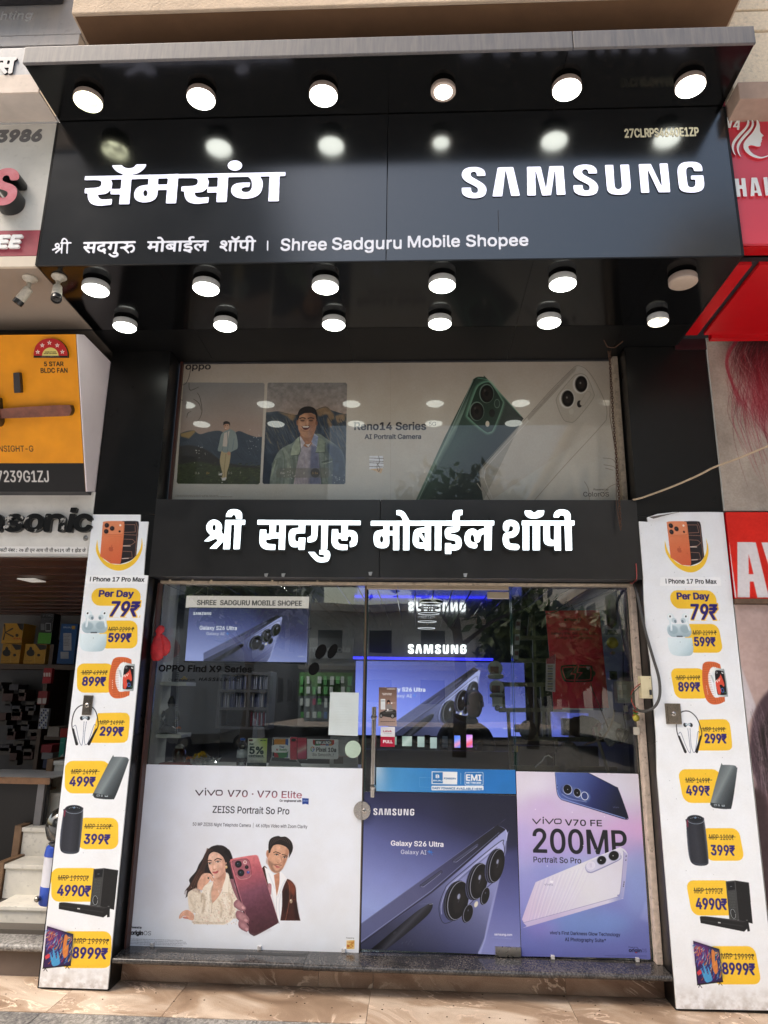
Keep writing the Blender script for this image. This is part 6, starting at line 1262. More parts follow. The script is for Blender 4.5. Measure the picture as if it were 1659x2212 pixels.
# ---- the woman
HB = '231c1d'
C.pg(curve([(550,291,1),(620,300),(680,345),(700,420),(728,470),(735,560),(720,640),(735,700,1),(690,690),(640,600),(520,640),(430,700),(340,790),(250,840),(180,910,1),(200,820),(168,835,1),(230,750),(225,690),(300,600),(335,520),(380,450),(420,370),(480,312)]), HB)
for k in range(60):
    t_ = hr.random(); C.ln([(430+t_*90, 330+t_*20), (370+t_*50, 520), (280+t_*110, 680), (200+t_*170, 800+hr.random()*60)], [3, 3, 2.5, 1.2], ['3b2a28', '15110f', '4a332d', '2a1f1e', '6a4636'][k % 5], a=.5, sm=True, blur=1)
for k in range(7): C.ln([(250,770),(200+k*4,790+k*9),(165+k*9,860+k*8)], 2.2, '4a302a', a=.75, sm=True)
C.pg(curve([(630,380),(700,450),(715,560),(700,700,1),(735,700,1),(740,560),(725,430),(680,340)]), '191415', blur=3)
sk = 'dfb39e'
C.pg(curve([(520,640,1),(640,560,1),(652,640),(640,720),(600,830),(545,920),(492,975,1),(478,850),(500,740)]), 'd7a891')
C.pg([(540,650),(645,600),(640,690),(560,720)], 'a8735e', a=.55, blur=14); C.ln([(500,720),(540,760),(600,740)], 4, 'b98672', a=.5, blur=3, sm=True)
C.pg(curve([(440,470),(440,430),(462,392),(505,370),(550,376),(600,410),(632,460),(645,520),(642,580),(610,630),(565,668),(535,674),(508,655),(475,605),(452,550)]), sk)
C.pg(curve([(600,410),(640,470),(645,580),(600,640),(560,670),(590,600),(610,520)]), 'b98470', a=.55, blur=12); C.el(500, 430, 40, 30, 'edc9b6', a=.6, blur=14); C.el(480, 560, 20, 26, 'e8bca8', a=.6, blur=9); C.el(580, 575, 26, 24, 'c98e7c', a=.4, blur=10)
C.pg(curve([(436,490),(432,430),(455,380),(505,350),(560,352),(620,400),(650,470),(650,500,1),(625,440),(580,395),(545,378),(500,372),(460,400),(445,440)]), HB, blur=1.5)
C.ln([(440,474),(462,468),(484,476)], 6, '33211d', sm=True, blur=1); C.ln([(520,468),(555,448),(598,462)], 7, '33211d', sm=True, blur=1)
for x_, y_, w_ in ((462, 506, 21), (558, 486, 26)): C.el(x_, y_, w_, 9, 'efe0da', -8, blur=1); C.el(x_+1, y_, 10, 10, '2a1a18', blur=.8); C.ln([(x_-w_, y_+1), (x_-w_*.3, y_-10), (x_+w_, y_-6)], 4.5, '241714', sm=True, blur=.6); C.el(x_+3, y_-3, 2.4, 2.4, 'f4f0ee'); C.ln([(x_-w_*.8, y_+8), (x_+w_*.8, y_+7)], 2, '8c5f50', a=.6, blur=1)
C.ln([(505,490),(500,540),(497,560)], 5, 'c6907c', a=.6, blur=3, sm=True); C.ln([(498,568),(515,578),(540,568)], 4, 'a0644f', a=.8, blur=1.5, sm=True); C.el(518, 545, 8, 22, 'f2d2c2', a=.7, blur=4)
C.pg(curve([(492,606,1),(515,600),(530,602),(545,594),(568,588,1),(555,614),(530,625),(508,620)]), 'bd5a5c', blur=.8); C.ln([(494,607),(530,608),(566,590)], 2.5, '8c3438', blur=.6, sm=True); C.ln([(512,617),(535,619)], 3, 'd88a88', blur=1.5)
C.el(656, 547, 14, 19, 'c9a06a'); C.el(653, 543, 7, 9, 'f1e0b8', blur=1); C.el(652, 505, 8, 14, 'c89480')
# lace shirt
SHT = 'e8dccb'
C.pg(curve([(495,720,1),(478,850),(490,975,1),(560,900),(620,800),(640,700),(660,610,1),(700,690),(780,860),(800,910,1),(775,1000),(740,1140),(640,1215),(540,1216),(275,1212,1),(272,1150),(300,1085,1),(235,1060),(205,870),(260,810),(310,800),(370,850,1),(400,760),(440,730)]), SHT)
for k in range(700):
    x = 240+hr.random()*540; y = 780+hr.random()*430
    if x < 470 and 970 > y > 800 and x > 370 or y > 980 or x > 560 or x < 360:
        s_ = 4+hr.random()*9; C.ln([(x, y), (x+s_, y+s_*.4), (x+s_*.6, y+s_*1.2)], 3, ['c9b8a4', 'f5eee3', 'd9a99a' if x > 560 or y > 1100 else 'd3c5b3', 'b7a48f', 'fbf6ee'][k % 5], a=.75, sm=True, blur=.5)
for pts, w_, cl_ in (([(385,860),(400,960),(380,1080)], 16, 'b9a48c'), ([(560,930),(600,1010),(590,1130)], 14, 'c2ad94'), ([(690,850),(720,960),(700,1100)], 16, 'bfa890'), ([(230,900),(260,980),(300,1050)], 12, 'c4b29a'), ([(440,820),(450,930),(430,1060)], 12, 'f6efe4'), ([(640,900),(660,1020)], 14, 'f6efe4'), ([(300,1190),(450,1200),(640,1195)], 10, 'b5a18a'), ([(500,760),(470,870),(485,960)], 9, 'ab957d')): C.ln(pts, w_, cl_, a=.6, blur=7, sm=True)
for k in range(16): C.ln([(330+k*9,560+k*6),(280+k*6,680),(215+k*9,800+k*4)], 3, ['6a4030', '4a2e25', '83523c'][k % 3], a=.55, sm=True, blur=1.5)
for y_ in range(830, 1060, 16): C.ln([(212, y_+10), (300, y_+2), (365, y_+8)], 3, 'cdbda8', a=.7, blur=1)
for x_ in range(285, 470, 15): C.ln([(x_, 1095), (x_-2, 1205)], 3, 'cfc0ac', a=.7, blur=1)
C.pg(curve([(640,700,1),(665,612,1),(690,660),(680,850,1),(615,845,1),(612,780)]), 'efe5d6'); C.ln([(665,612),(690,660),(682,850),(612,840)], 3, 'bda98f', a=.8); C.pg(curve([(500,710),(478,740),(400,770),(470,795,1),(490,760)]), 'efe5d6')
C.ln([(490,970),(482,1080)], 4, 'b09c86', blur=1); C.pg([(360,860),(378,850),(375,960),(358,960)], 'a8957f', a=.6, blur=4); C.pg([(735,1140),(800,1000),(790,1150)], 'c6b298', a=.7, blur=5)
# her hands
C.pg(curve([(318,800,1),(320,740),(345,680),(380,630),(430,617),(480,630),(512,680),(515,705),(495,700),(480,665),(455,670),(465,700),(440,735),(400,770),(370,820,1)]), 'dba88f')
for pts in ([(470,640),(500,680),(508,704)], [(445,645),(480,690),(490,705)], [(430,655),(455,700)]): C.ln(pts, 14, 'dfb09a', sm=True); C.ln([(x+6, y+4) for x, y in pts], 2.5, 'a87260', a=.7, sm=True)
C.el(447, 676, 10, 10, '2a3a30'); C.ln([(350,690),(380,650),(425,630)], 5, 'eec8b4', a=.7, blur=3, sm=True)
C.pg(curve([(103,1148,1),(110,1110),(140,1070),(185,1048),(225,1055),(278,1105),(272,1168,1),(220,1160),(185,1120),(150,1120),(130,1145)]), 'dba78e'); C.pg(curve([(145,1130),(190,1125),(215,1150),(170,1148)]), 'c26a58', a=.8); C.ln([(120,1140),(145,1085),(190,1058)], 3, 'f0cdbb', a=.7, blur=2, sm=True)
# ---- the man
C.pg(curve([(1072,560,1),(1100,535),(1130,560,1),(1160,800,1),(1120,790,1),(1085,640)]), '3a1a16')
C.pg(curve([(1100,545,1),(1165,590),(1210,640),(1240,700),(1268,700),(1280,590,1),(1320,630),(1365,690,1),(1330,760),(1300,830),(1300,1170,1),(1255,1170,1),(1180,900),(1140,740)]), 'f2f2f5')
C.pg(curve([(1210,640,1),(1276,610,1),(1275,720),(1262,800),(1243,888,1),(1225,760)]), 'c2886c'); C.ln([(1243,888),(1238,1000),(1250,1165)], 3, 'c2c5d0', blur=1)
for pts in ([(1180,800),(1200,930),(1230,1050)], [(1290,860),(1270,1000),(1285,1150)], [(1150,620),(1190,720),(1220,800)], [(1340,700),(1300,780),(1255,900)]): C.ln(pts, 6, 'cdd1dc', a=.7, blur=4, sm=True)
C.pg(curve([(1365,685,1),(1400,700),(1440,740),(1465,800),(1475,940),(1490,1050),(1518,1172,1),(1285,1170,1),(1305,1000),(1305,830,1),(1330,755)]), '42201a')
C.pg(curve([(1375,700),(1440,745),(1460,800),(1440,870),(1400,830)]), '8a4630', a=.75, blur=12); C.pg(curve([(1320,860),(1370,800),(1380,950),(1330,1100)]), '24100e', a=.8, blur=10); C.pg([(1440,960),(1475,960),(1500,1160),(1460,1160)], '1c0c0b', a=.7, blur=12)
C.ln([(1362,705),(1388,760),(1395,900),(1370,1050),(1345,1168)], 4, 'a8684a', a=.7, blur=1, sm=True); C.ln([(1445,860),(1420,920),(1460,930)], 4, '7a4030', a=.6, blur=1.5); C.el(1410, 945, 16, 26, 'b9a88c', a=.8, blur=3); C.el(1405, 935, 6, 10, 'efe6d0', blur=1)
C.pg(curve([(1140,380),(1150,340),(1200,290),(1280,280),(1350,310),(1385,360),(1370,430),(1345,500),(1310,570),(1260,615),(1225,618),(1180,590),(1150,540),(1140,470)]), 'd6a386')
C.pg(curve([(1360,330),(1385,370),(1370,440),(1335,520),(1300,580),(1310,500),(1330,420)]), '9c6850', a=.6, blur=10); C.el(1250, 330, 60, 28, 'ddb095', a=.5, blur=16)
C.el(1137, 395, 17, 45, 'c48c70'); C.el(1140, 398, 8, 26, '9c6750', a=.6, blur=3)
C.pg(curve([(1118,500,1),(1125,440),(1150,460),(1160,540)]), 'b0785e', a=.5, blur=6)
C.pg(curve([(1148,385,1),(1146,300),(1160,235),(1200,200),(1262,186),(1290,196),(1350,196),(1405,240),(1430,300),(1425,360),(1384,445,1),(1385,360),(1345,310),(1270,285),(1210,295),(1178,340),(1165,380)]), '231c1b')
for k in range(26): C.ln([(1165+k*4, 300-k*3), (1190+k*7, 230-k*.8), (1250+k*6, 205+k*3)], 3, ['5c4e4a', '3a302e', '120d0c', '2a211f'][k % 4], a=.7, sm=True, blur=1.2)
C.ln([(1205,380),(1235,371),(1285,392)], 5.6, '2c1f1b', blur=1.5, sm=True); C.ln([(1305,402),(1345,410),(1365,425)], 5.4, '2c1f1b', blur=1.5, sm=True)
for x_, y_ in ((1243, 403), (1335, 434)): C.el(x_, y_, 22, 8, 'e6d5cb', 14, blur=1); C.el(x_, y_, 9, 9, '241714', blur=.8); C.ln([(x_-23, y_-2), (x_, y_-9), (x_+23, y_+4)], 4.5, '33201a', sm=True, blur=.6); C.el(x_+2, y_-2, 2, 2, 'f3efec')
C.ln([(1290,415),(1300,460),(1305,490)], 6, 'a8745c', a=.6, blur=3, sm=True); C.el(1283, 470, 9, 24, 'e0b39a', a=.7, blur=5); C.ln([(1250,492),(1272,503),(1300,498)], 4, '8e5844', a=.8, blur=1.5, sm=True)
C.pg(curve([(1145,470),(1160,540),(1190,590),(1230,615),(1265,612),(1300,578),(1290,560),(1260,590),(1225,585),(1195,540),(1205,515),(1180,490)]), '4a352c', a=.42, blur=9); C.pg(curve([(1205,515),(1245,510),(1300,522),(1292,535),(1250,526),(1215,532)]), '4a2e26', a=.45, blur=3)
C.pg(curve([(1218,528,1),(1245,532),(1258,538),(1285,545,1),(1265,560),(1240,556)]), 'bf6a66', blur=.8); C.ln([(1220,530),(1250,541),(1284,546)], 2.5, '7c3a36', sm=True)
# ---- the phone and the hand
C.pg(curve([(695,690,1),(720,684),(742,705),(760,780),(800,880),(830,960,1),(790,930),(740,830)]), '8a5d66'); C.pg(curve([(1140,740,1),(1165,738),(1182,765),(1178,875,1),(1150,830)]), 'b8818a')
C.pg(curve([(695,510),(700,480),(730,450),(980,408),(1020,425),(1040,470),(1255,1150),(1258,1190),(1235,1215),(1010,1340),(960,1342),(920,1310),(900,1230),(760,760)]), grad=((840, 440), (1060, 1320), [(0, 'd4787c'), (.22, 'b8606c'), (.45, '7d4a5c'), (.7, '5d3442'), (1, '4a2a30')]))
C.ln([(700,490),(706,540),(770,780),(905,1230),(925,1305),(965,1338)], 9, '4e2f3a', sm=True, blur=1.2); C.ln([(712,500),(725,560),(790,790),(915,1210)], 3.5, 'c9838c', sm=True, a=.8, blur=1); C.ln([(735,452),(980,410),(1022,430),(1045,480),(1250,1130)], 3, 'e29aa0', a=.7, sm=True, blur=1)
C.pg(curve([(720,500),(750,470),(870,450),(905,460),(930,500),(948,610),(940,650),(910,670),(830,688),(790,675),(765,640)]), 'a35f6c'); C.ln(curve([(720,500),(750,470),(870,450),(905,460),(930,500),(948,610),(940,650),(910,670),(830,688),(790,675),(765,640)], 4), 3, '6a3844', blur=.8)
C.ln([(775,650),(800,680),(835,690),(915,672),(945,640)], 4, 'e0b2ac', a=.8, blur=1.5, sm=True)
for x_, y_ in ((796, 514), (826, 615)): C.el(x_, y_, 41, 42, '2b2228'); C.el(x_, y_, 33, 34, '141218'); C.el(x_, y_, 18, 18, '2a3440', blur=2); C.el(x_-8, y_-8, 5, 5, '7c8a96', blur=1.5); C.el(x_+4, y_+3, 6, 6, '08080a')
C.el(874, 492, 20, 22, 'ecdcd8'); C.el(874, 492, 14, 16, 'b8787c'); C.el(893, 549, 22, 22, '1c171b'); C.el(890,545,7,7,'3a3a44',blur=1); C.rr(895, 595, 925, 622, 3, '2d3c96'); C.pg([(906,600),(916,600),(914,608),(906,608)], 'f0e8f0')
C.tx('vivo', 940, 985, 1190, 16, '33181f', bold=.5, a=.5)
for pts, tip in (([(745,960),(790,925),(840,970),(886,1020),(870,1055),(830,1060),(780,1030),(745,1000)], (850, 1020)), ([(765,1090),(790,1055),(850,1075),(915,1135),(920,1180),(890,1205),(830,1190),(775,1140)], (880, 1165)), ([(795,1200),(810,1170),(860,1190),(915,1235),(915,1280),(890,1300),(830,1270),(800,1240)], (890, 1268))):
    C.pg(curve(pts), '9a6a72'); xs_ = [p[0] for p in pts]; ys__ = [p[1] for p in pts]; C.pg(curve([(x*.6+tip[0]*.4-14, y*.6+tip[1]*.4-16) for x, y in pts]), 'bd8a8e', a=.8, blur=8); C.el(tip[0]+4, tip[1]+2, 21, 17, 'cf9da0', 30, blur=2); C.ln([(x+3, y+3) for x, y in pts[5:]], 4, '5a3842', a=.7, blur=3)
C.pg([(780,1290),(900,1330),(1000,1345),(1180,1280),(1170,1260),(1000,1335)], 'b9b2b4', a=.5, blur=14)
C.lw = 1.; C.bl = 1.; _b = C.P((60, 1345)), C.P((1560, 150)); _j0, _j1, _i0, _i1 = int(_b[0][1]), int(_b[1][1]), int(_b[0][0]), int(_b[1][0]); _s = C.im[_j0:_j1, _i0:_i1]; _d = np.clip((.84-_s.min(2))*6, 0, 1); _n = vnoise(*_s.shape[:2], 7, 78, 3); _s *= (1+(_n-.55)*.2*_d)[..., None]; C.speck(.008, 2, 3)
vp = sheet('phone_poster', C, th=.003, rough=.38, dirt=.05); tag(vp, 'large white phone poster with a woman and a man on the left glass', 'poster')

# ---- lilac poster
YV = .1935; VL = view(2060, 3060, 1604/580)
C = Canvas(W(*VL(12, 70), YV)[0], W(*VL(1500, 2150), YV)[0]+.003, W(*VL(72, 2118), YV)[1], W(*VL(12, 70), YV)[1], YV, 620, 'b9aede', vw=VL)
C.pg([(-50,0),(1600,0),(1600,2300),(-50,2300)], grad=((700, 60), (760, 2150), [(0, 'ddd5e4'), (.15, 'd3c6e2'), (.3, 'cdb6dd'), (.42, 'b7a2d8'), (.55, '9298d4'), (.7, '8187c8'), (.85, '6f78bc'), (1, '6a6fb4')]))
for x_, y_, rx, ry, cl_, a_ in ((150, 250, 240, 160, 'e6e2ec', .6), (1200, 250, 260, 160, 'dfe0ee', .6), (300, 430, 200, 90, 'c3a3d2', .5), (1250, 700, 260, 120, 'd9a8dc', .6), (100, 900, 150, 300, 'b8b0e4', .5), (150, 1450, 200, 260, 'a7a3e0', .4), (1350, 1300, 150, 400, '8fa8e0', .5), (800, 1750, 500, 160, '7aa2dc', .5), (300, 1800, 200, 100, '9c84cc', .5), (900, 1100, 400, 120, 'a8c0ea', .4)): C.el(x_, y_, rx, ry, cl_, a=a_, blur=60)
C.pg([(1380,1700),(1450,1500),(1500,1500),(1500,1750)], 'b7c3f0', a=.25, blur=12)
C.pg(curve([(440,80,1),(800,80,1),(1090,230),(1140,270),(1248,560),(1240,592),(1210,600),(1120,575),(560,395),(500,360),(465,300)]), grad=((500, 150), (1150, 480), [(0, '5468ac'), (.35, '44528e'), (.6, '2a3266'), (.8, '1f264c'), (1, '16192e')]))
C.ln([(445,85),(470,290),(500,355),(560,385),(1215,590)], 11, '8192cc', sm=True, blur=1.2); C.ln([(443,85),(463,300),(500,370),(560,400),(900,500),(1215,600),(1245,580)], 5, '1e254e', sm=True, blur=1); C.ln([(800,82),(1100,235),(1145,280),(1246,560)], 6, '161a34', sm=True, blur=1.5)
C.ln([(560,270),(780,360)], 118, '39487f'); C.ln([(560,262),(780,350)], 104, '6a7cb8', a=.5, blur=3); C.ln([(520,320),(600,370),(790,408)], 5, 'b8c4ea', a=.8, blur=2, sm=True)
for x_, y_, rx, ry in ((582, 270, 50, 58), (688, 308, 42, 52)): C.el(x_, y_, rx, ry, 'c3cbe4', -18); C.el(x_-2, y_-3, rx-5, ry-5, '2a2a36', -18); C.el(x_-2, y_-4, rx-10, ry-10, '0c0c10', -18); C.el(x_, y_, 5, 5, 'e8ecf4', blur=2)
C.el(770, 342, 40, 48, 'e6eaf6', -18); C.el(770, 342, 33, 41, '36447c', -18); C.tx('vivo', 1080, 1150, 475, 20, '98a4d0', bold=.5, a=.6, shear=-.2)
for y_ in (225, 265): C.el(468, y_, 4, 6, '1c2448')
vivo(C, 196, 510, 652, 58, '1c1b20'); C.tx('V70 FE', 554, 962, 668, 66, '1c1b20', bold=3)
C.tx('200MP', 200, 1244, 966, 262, '1f1f26', bold=11); C.tx('Portrait So Pro', 205, 732, 1075, 62, '1e1e28', bold=1.6)
C.pg(curve([(85,1720),(90,1670),(215,1330),(240,1295),(290,1270),(1120,925),(1170,916),(1215,940),(1243,985),(1240,1030),(1200,1420),(1175,1470),(1110,1505),(160,1782),(130,1780)]), grad=((150, 1700), (1150, 1050), [(0, 'd3c0de'), (.3, 'd6d0e4'), (.6, 'e0dfe9'), (1, 'dedcec')]))
C.pg(curve([(92,1745,1),(1060,1480),(1130,1440),(1165,1390),(1200,1000),(1195,950,1),(1240,990),(1243,1040),(1205,1430),(1178,1475),(1110,1507),(160,1783),(130,1780)]), grad=((400, 1600), (1230, 1300), [(0, 'c8b9dc'), (.7, 'd9d6ea'), (.85, '9aa0d0'), (1, 'b7b4dc')])); C.ln([(92,1745),(1060,1480),(1130,1440),(1165,1390),(1200,1000),(1190,950)], 4.5, '7f7bb0', a=.9, sm=True, blur=1)
for k in range(26):
    x_ = 130+k*19+hr.random()*12; C.ln([(x_, 1735-k*5.2), (x_+60+k*3.2, 1480-k*6), (x_+118+k*5, 1290-k*7.6)], 2+hr.random()*7, ['f4f0f8', 'c3b3dc', 'fbf8ff', 'b9b4da'][k % 4], a=.5-.012*k, sm=True, blur=2)
C.ln([(835,1132),(1110,1008)], 122, '9a9bc6', blur=1); C.ln([(835,1126),(1110,1002)], 112, 'cfcee6'); C.ln([(790,1180),(820,1190),(880,1180),(1150,1050),(1172,1000)], 4, '7c7fa8', sm=True, blur=1)
C.el(838, 1112, 47, 42, 'dcd9ee', -28); C.ln(ell(838, 1112, 46, 41, -28, 20)+[ell(838, 1112, 46, 41, -28, 20)[0]], 2.5, 'f8f8ff'); C.ln([(830,1090),(832,1130)], 3, 'a9a6cc'); C.ln([(842,1088),(844,1128)], 3, 'a9a6cc')
for x_, y_, rx, ry in ((955, 1055, 56, 53), (1090, 1005, 62, 58)): C.el(x_, y_, rx, ry, 'aab0d0', -25); C.el(x_+2, y_-2, rx-5, ry-6, '2c2b33', -25); C.el(x_+2, y_-4, rx-10, ry-12, '0f0f12', -25); C.el(x_-6, y_-2, 6, 6, 'e6e8f0', blur=2)
for x_, y_ in ((1228, 1008), (1225, 1052), (1205, 1295), (1202, 1318), (1198, 1340)): C.el(x_, y_, 4.5, 8, '26252e', 15)
C.tx('vivo', 318, 420, 1332, 26, '8a86a8', bold=.6, shear=-.2); C.el(405, 1292, 18, 15, 'f6f3fb', a=.8, blur=1)
for x_, y_ in ((632,522),(988,572),(888,940),(225,490),(357,1117),(755,890)): C.el(x_, y_, 5, 5, 'f8f4ff', blur=1.5)
C.tx("vivo's First Darkness Glow Technology", 386, 1162, 1872, 36, '1c1c3a', bold=1); C.tx('AI Photography Suite*', 553, 1005, 1947, 38, '1c1c3a', bold=1)
C.tx('Powered by', 1257, 1360, 2022, 15, '16162c', bold=.8); C.tx('origin', 1258, 1398, 2067, 38, '101024', bold=3); C.tx('OS', 1402, 1456, 2070, 37, '44447c', bold=.2); C.pg([(1326,2070),(1352,2072),(1339,2082)], 'd8405c')
C.ln([(990,2108),(1458,2122)], 2, '3a3a70'); C.ln([(1130,2100),(1456,2110)], 2, '3a3a70')
C.speck(.012, 2, 4)
lo2 = [W(*VL(*p), YV) for p in [(12,70),(1350,98),(1363,104),(1440,1200),(1500,2150),(1470,2152),(1300,2135),(800,2128),(72,2116)]]
lv = sheet('lilac_phone_poster', C, th=.003, rough=.38, outline=lo2, dirt=.04); tag(lv, 'lilac and blue phone poster on the glass right of the door', 'poster')

# ---- blue violet phone art, shared by the door poster, the hanging screen and the big wall screen
def s26_bg(c, q):
    c.pg(q, grad=((q[0][0]+(q[1][0]-q[0][0])*.55, q[0][1]), (q[3][0]+(q[1][0]-q[0][0])*.25, q[3][1]), [(0, '25273c'), (.18, '2e3050'), (.42, '5c6298'), (.62, '7f88c2'), (.8, '94a2da'), (1, '8d98d0')]))
def s26(c, T, k):
    P = lambda pts: [T(*p[:2])+tuple(p[2:]) for p in pts]
    def el(x, y, rx, ry, col, rot=0, a=1, blur=0, grad=None): c.pg([T(*p) for p in ell(x, y, rx, ry, rot)], col, a, blur*k, grad)
    def ln(pts, w, col, a=1, blur=0, sm=False): c.ln([T(*p) for p in pts], [x*k for x in w] if isinstance(w, list) else w*k, col, a, blur*k, sm)
    G = lambda a, b, st: (T(*a), T(*b), st)
    body = curve([(-60,1545,1),(1360,517),(1392,510),(1462,542),(1480,580),(1478,640),(1300,1400),(1252,1640),(1225,1720),(1180,1800,1),(-60,1800,1)])
    c.pg(P(body), grad=G((1300, 700), (500, 1750), [(0, '9a9fd0'), (.25, '8388ba'), (.5, '62668f'), (.75, '494c70'), (1, '363850')]))
    c.pg(P([(1180,1800),(1250,1640),(1300,1400),(1478,640),(1470,760),(1320,1420),(1262,1660),(1215,1800)]), 'b4b9e6', a=.55, blur=3*k)
    c.pg(P(curve([(-60,1545,1),(1360,517),(1392,510),(1465,545,1),(1400,600),(720,1190),(-60,1740,1)])), grad=G((1250, 640), (100, 1600), [(0, '20202a'), (.3, '3f4062'), (.6, '56587e'), (1, '5c6088')]))
    ln([(-60,1745),(720,1180),(1405,592),(1462,548)], 10, '1c1c2a', a=.9, blur=2); ln([(-60,1725),(715,1165),(1400,580)], 4, 'aab0dc', a=.8, blur=1.5); ln([(-60,1550),(1350,523)], 3, '8f94c4', a=.7, blur=1)
    ln([(1462,548),(1478,590),(1474,660)], 6, 'c4c8ee', a=.8, blur=2, sm=True); ln([(1375,590),(1385,625)], 3, '15151c')
    for a_, b_ in (((945,865),(1180,703)), ((615,1115),(815,975))): ln([a_, b_], 30, '26273a', blur=1); ln([a_, b_], 22, '43455f'); ln([(a_[0]-6, a_[1]+10), (a_[0]+26, a_[1]+10), (b_[0], b_[1]+14)], 3, 'b3b7de', a=.9, blur=1)
    isl = curve([(1395,680),(1440,692),(1452,740),(1448,800),(1400,1010),(1290,1120),(1160,1240),(960,1440),(880,1488),(830,1478),(800,1400),(798,1300),(850,1160),(930,1060)])
    c.pg(P(isl), grad=G((850, 1400), (1400, 800), [(0, '4e527c'), (.3, '9095c4'), (.6, '7a7fae'), (1, 'a9addc')])); ln(isl+[isl[0]], 7, '2a2b3e', a=.9, blur=1.5); ln([(1390,700),(940,1080),(865,1180),(818,1310),(822,1400)], 5, 'c9cdf0', a=.9, blur=2, sm=True); ln([(1380,730),(960,1090),(885,1200),(845,1320)], 5, '34354c', a=.8, blur=3, sm=True)
    for x, y, rx, ry, r in ((982, 1262, 112, 205, 13), (1192, 1070, 92, 190, 13), (1372, 912, 78, 176, 12)):
        el(x-34, y+6, rx*.98, ry*.99, '4b4e70', r); el(x-26, y+4, rx*.98, ry*.99, '1b1b24', r, blur=2); el(x-14, y+3, rx*.97, ry*.99, '6d7094', r, a=.8, blur=2); el(x-6, y+1, rx, ry, '111115', r)
        el(x+6, y, rx*.93, ry*.97, '8a8c9c', r); el(x+9, y, rx*.88, ry*.94, '131214', r); el(x+14, y+10, rx*.5, ry*.6, '1f1c1d', r, blur=8); el(x+12, y-40, rx*.13, ry*.14, 'b4bce0', r, a=.8, blur=3); ln([(x+5, y+20), (x+20, y-20), (x+22, y-60)], 5, '565b70', a=.7, blur=2, sm=True)
    for x, y, rx, ry in ((1262, 1216, 42, 90), (1088, 1392, 50, 94)): el(x-10, y+3, rx, ry, '121217', 14); el(x, y, rx*.95, ry, '7c7e90', 14); el(x+2, y, rx*.86, ry*.93, '151416', 14); el(x, y-30, 5, 10, '585c70', 14, blur=2)
    el(1168, 1300, 18, 32, 'd8d3c4', 20, blur=2)
    c.pg(P(curve([(732,1296,1),(700,1292),(640,1325),(540,1395),(330,1570),(100,1760,1),(260,1760,1),(450,1610),(660,1430),(722,1350)])), grad=G((420, 1480), (520, 1600), [(0, '15151b'), (.4, '3c3d48'), (.6, '25252d'), (1, '101014')])); ln([(600,1300),(680,1290),(710,1290)], 3, '8d92b8', a=.5, blur=3); ln([(700,1300),(735,1296)], 5, '9a9cae'); el(350, 1586, 20, 10, '30313a', -35)
V26 = view(1440, 3100, 1659/660); YD = .1935
C = Canvas(W(*V26(8, 1745), YD)[0], W(*V26(1618, 1818), YD)[0], W(*V26(8, 1750), YD)[1]+.001, W(*V26(45, 170), YD)[1], YD, 620, '30324e', vw=V26)
s26_bg(C, [(-50,160),(1620,160),(1640,1820),(-50,1820)]); C.pg([(1200,900),(1640,700),(1660,1900),(1180,1850)], grad=((1500, 900), (1450, 1800), [(0, '45477a'), (.5, '6468a4'), (1, '8c90c8')]), blur=20, a=.9)
C.pg([(900,150),(1650,150),(1650,900),(1400,600),(900,500)], '1f2030', a=.55, blur=90)
s26(C, lambda x, y: (x, y), 1.)
C.shape(LOGO, 133, 546, 404, 332, 'eceaee'); C.tx('Galaxy S26 Ultra', 310, 840, 710, 50, 'f0eef2', bold=3.4); C.tx('Galaxy AI', 411, 668, 794, 42, 'e6e6f0', bold=.6)
def spark(c, x, y, s_, col): c.pg([(x+(s_ if k % 2 == 0 else s_*.3)*math.sin(math.pi*k/4), y-(s_ if k % 2 == 0 else s_*.3)*math.cos(math.pi*k/4)) for k in range(8)], col)
spark(C, 696, 772, 24, '4a86d8'); spark(C, 716, 778, 26, '3a6cc0'); spark(C, 726, 803, 7, '4a86d8')
C.tx('samsung.com', 1352, 1531, 1612, 22, 'eceaf4', bold=1.4); C.ln([(1322,1636),(1528,1643)], 1.6, 'a4a8d8'); C.ln([(1458,1645),(1528,1650)], 1.4, 'a4a8d8')
for x_, y_ in ((460,1690),(480,1710),(500,1680),(420,1700),(520,1715)): C.ln([(x_, y_), (x_+14, y_-22)], 3, '8a8a9c', a=.4, blur=2)
C.speck(.012, 2, 6)
do_ = [W(*V26(*p), YD) for p in [(45,174),(55,168),(900,182),(1568,208),(1618,1812),(1500,1812),(8,1748)]]
dp = sheet('door_poster', C, th=.003, rough=.36, outline=do_, dirt=.04); tag(dp, 'dark violet phone poster covering the lower half of the glass door', 'poster')
# ---- blue finance strip
YB2 = .190; VF = view(900, 3000, 1659/1100)
xr2 = W(1114, 1690, YB2)[0]; C = Canvas(W(812.5, 1700, YB2)[0], xr2, W(812, 1709, YB2)[1], W(815, 1657.5, YB2)[1], YB2, 620, '2f7fc0')
C.pg([(805,1650),(1120,1650),(1120,1725),(805,1725)], grad=((815, 1690), (1114, 1690), [(0, '7db4de'), (.12, '4e98d0'), (.35, '3a86c6'), (.7, '2a74bc'), (1, '2a76c0')]))
C.el(818, 1668, 10, 14, 'c8dcee', a=.8, blur=6); C.el(822, 1690, 8, 16, 'a9cbe8', a=.6, blur=6)
C.vw = VF
C.pg([(1247,128),(1402,131),(1401,208),(1247,205)], 'eef1f4'); C.pg([(1252,133),(1314,134),(1314,201),(1252,200)], '2f78bc'); C.tx('B', 1271, 1294, 168, 20, 'f4f6f8', bold=2.2); C.tx('BAJAJ', 1256, 1312, 188, 9, 'f4f6f8', bold=1.2); C.tx('FINSERV', 1321, 1395, 176, 10, '2d5f98', bold=.8)
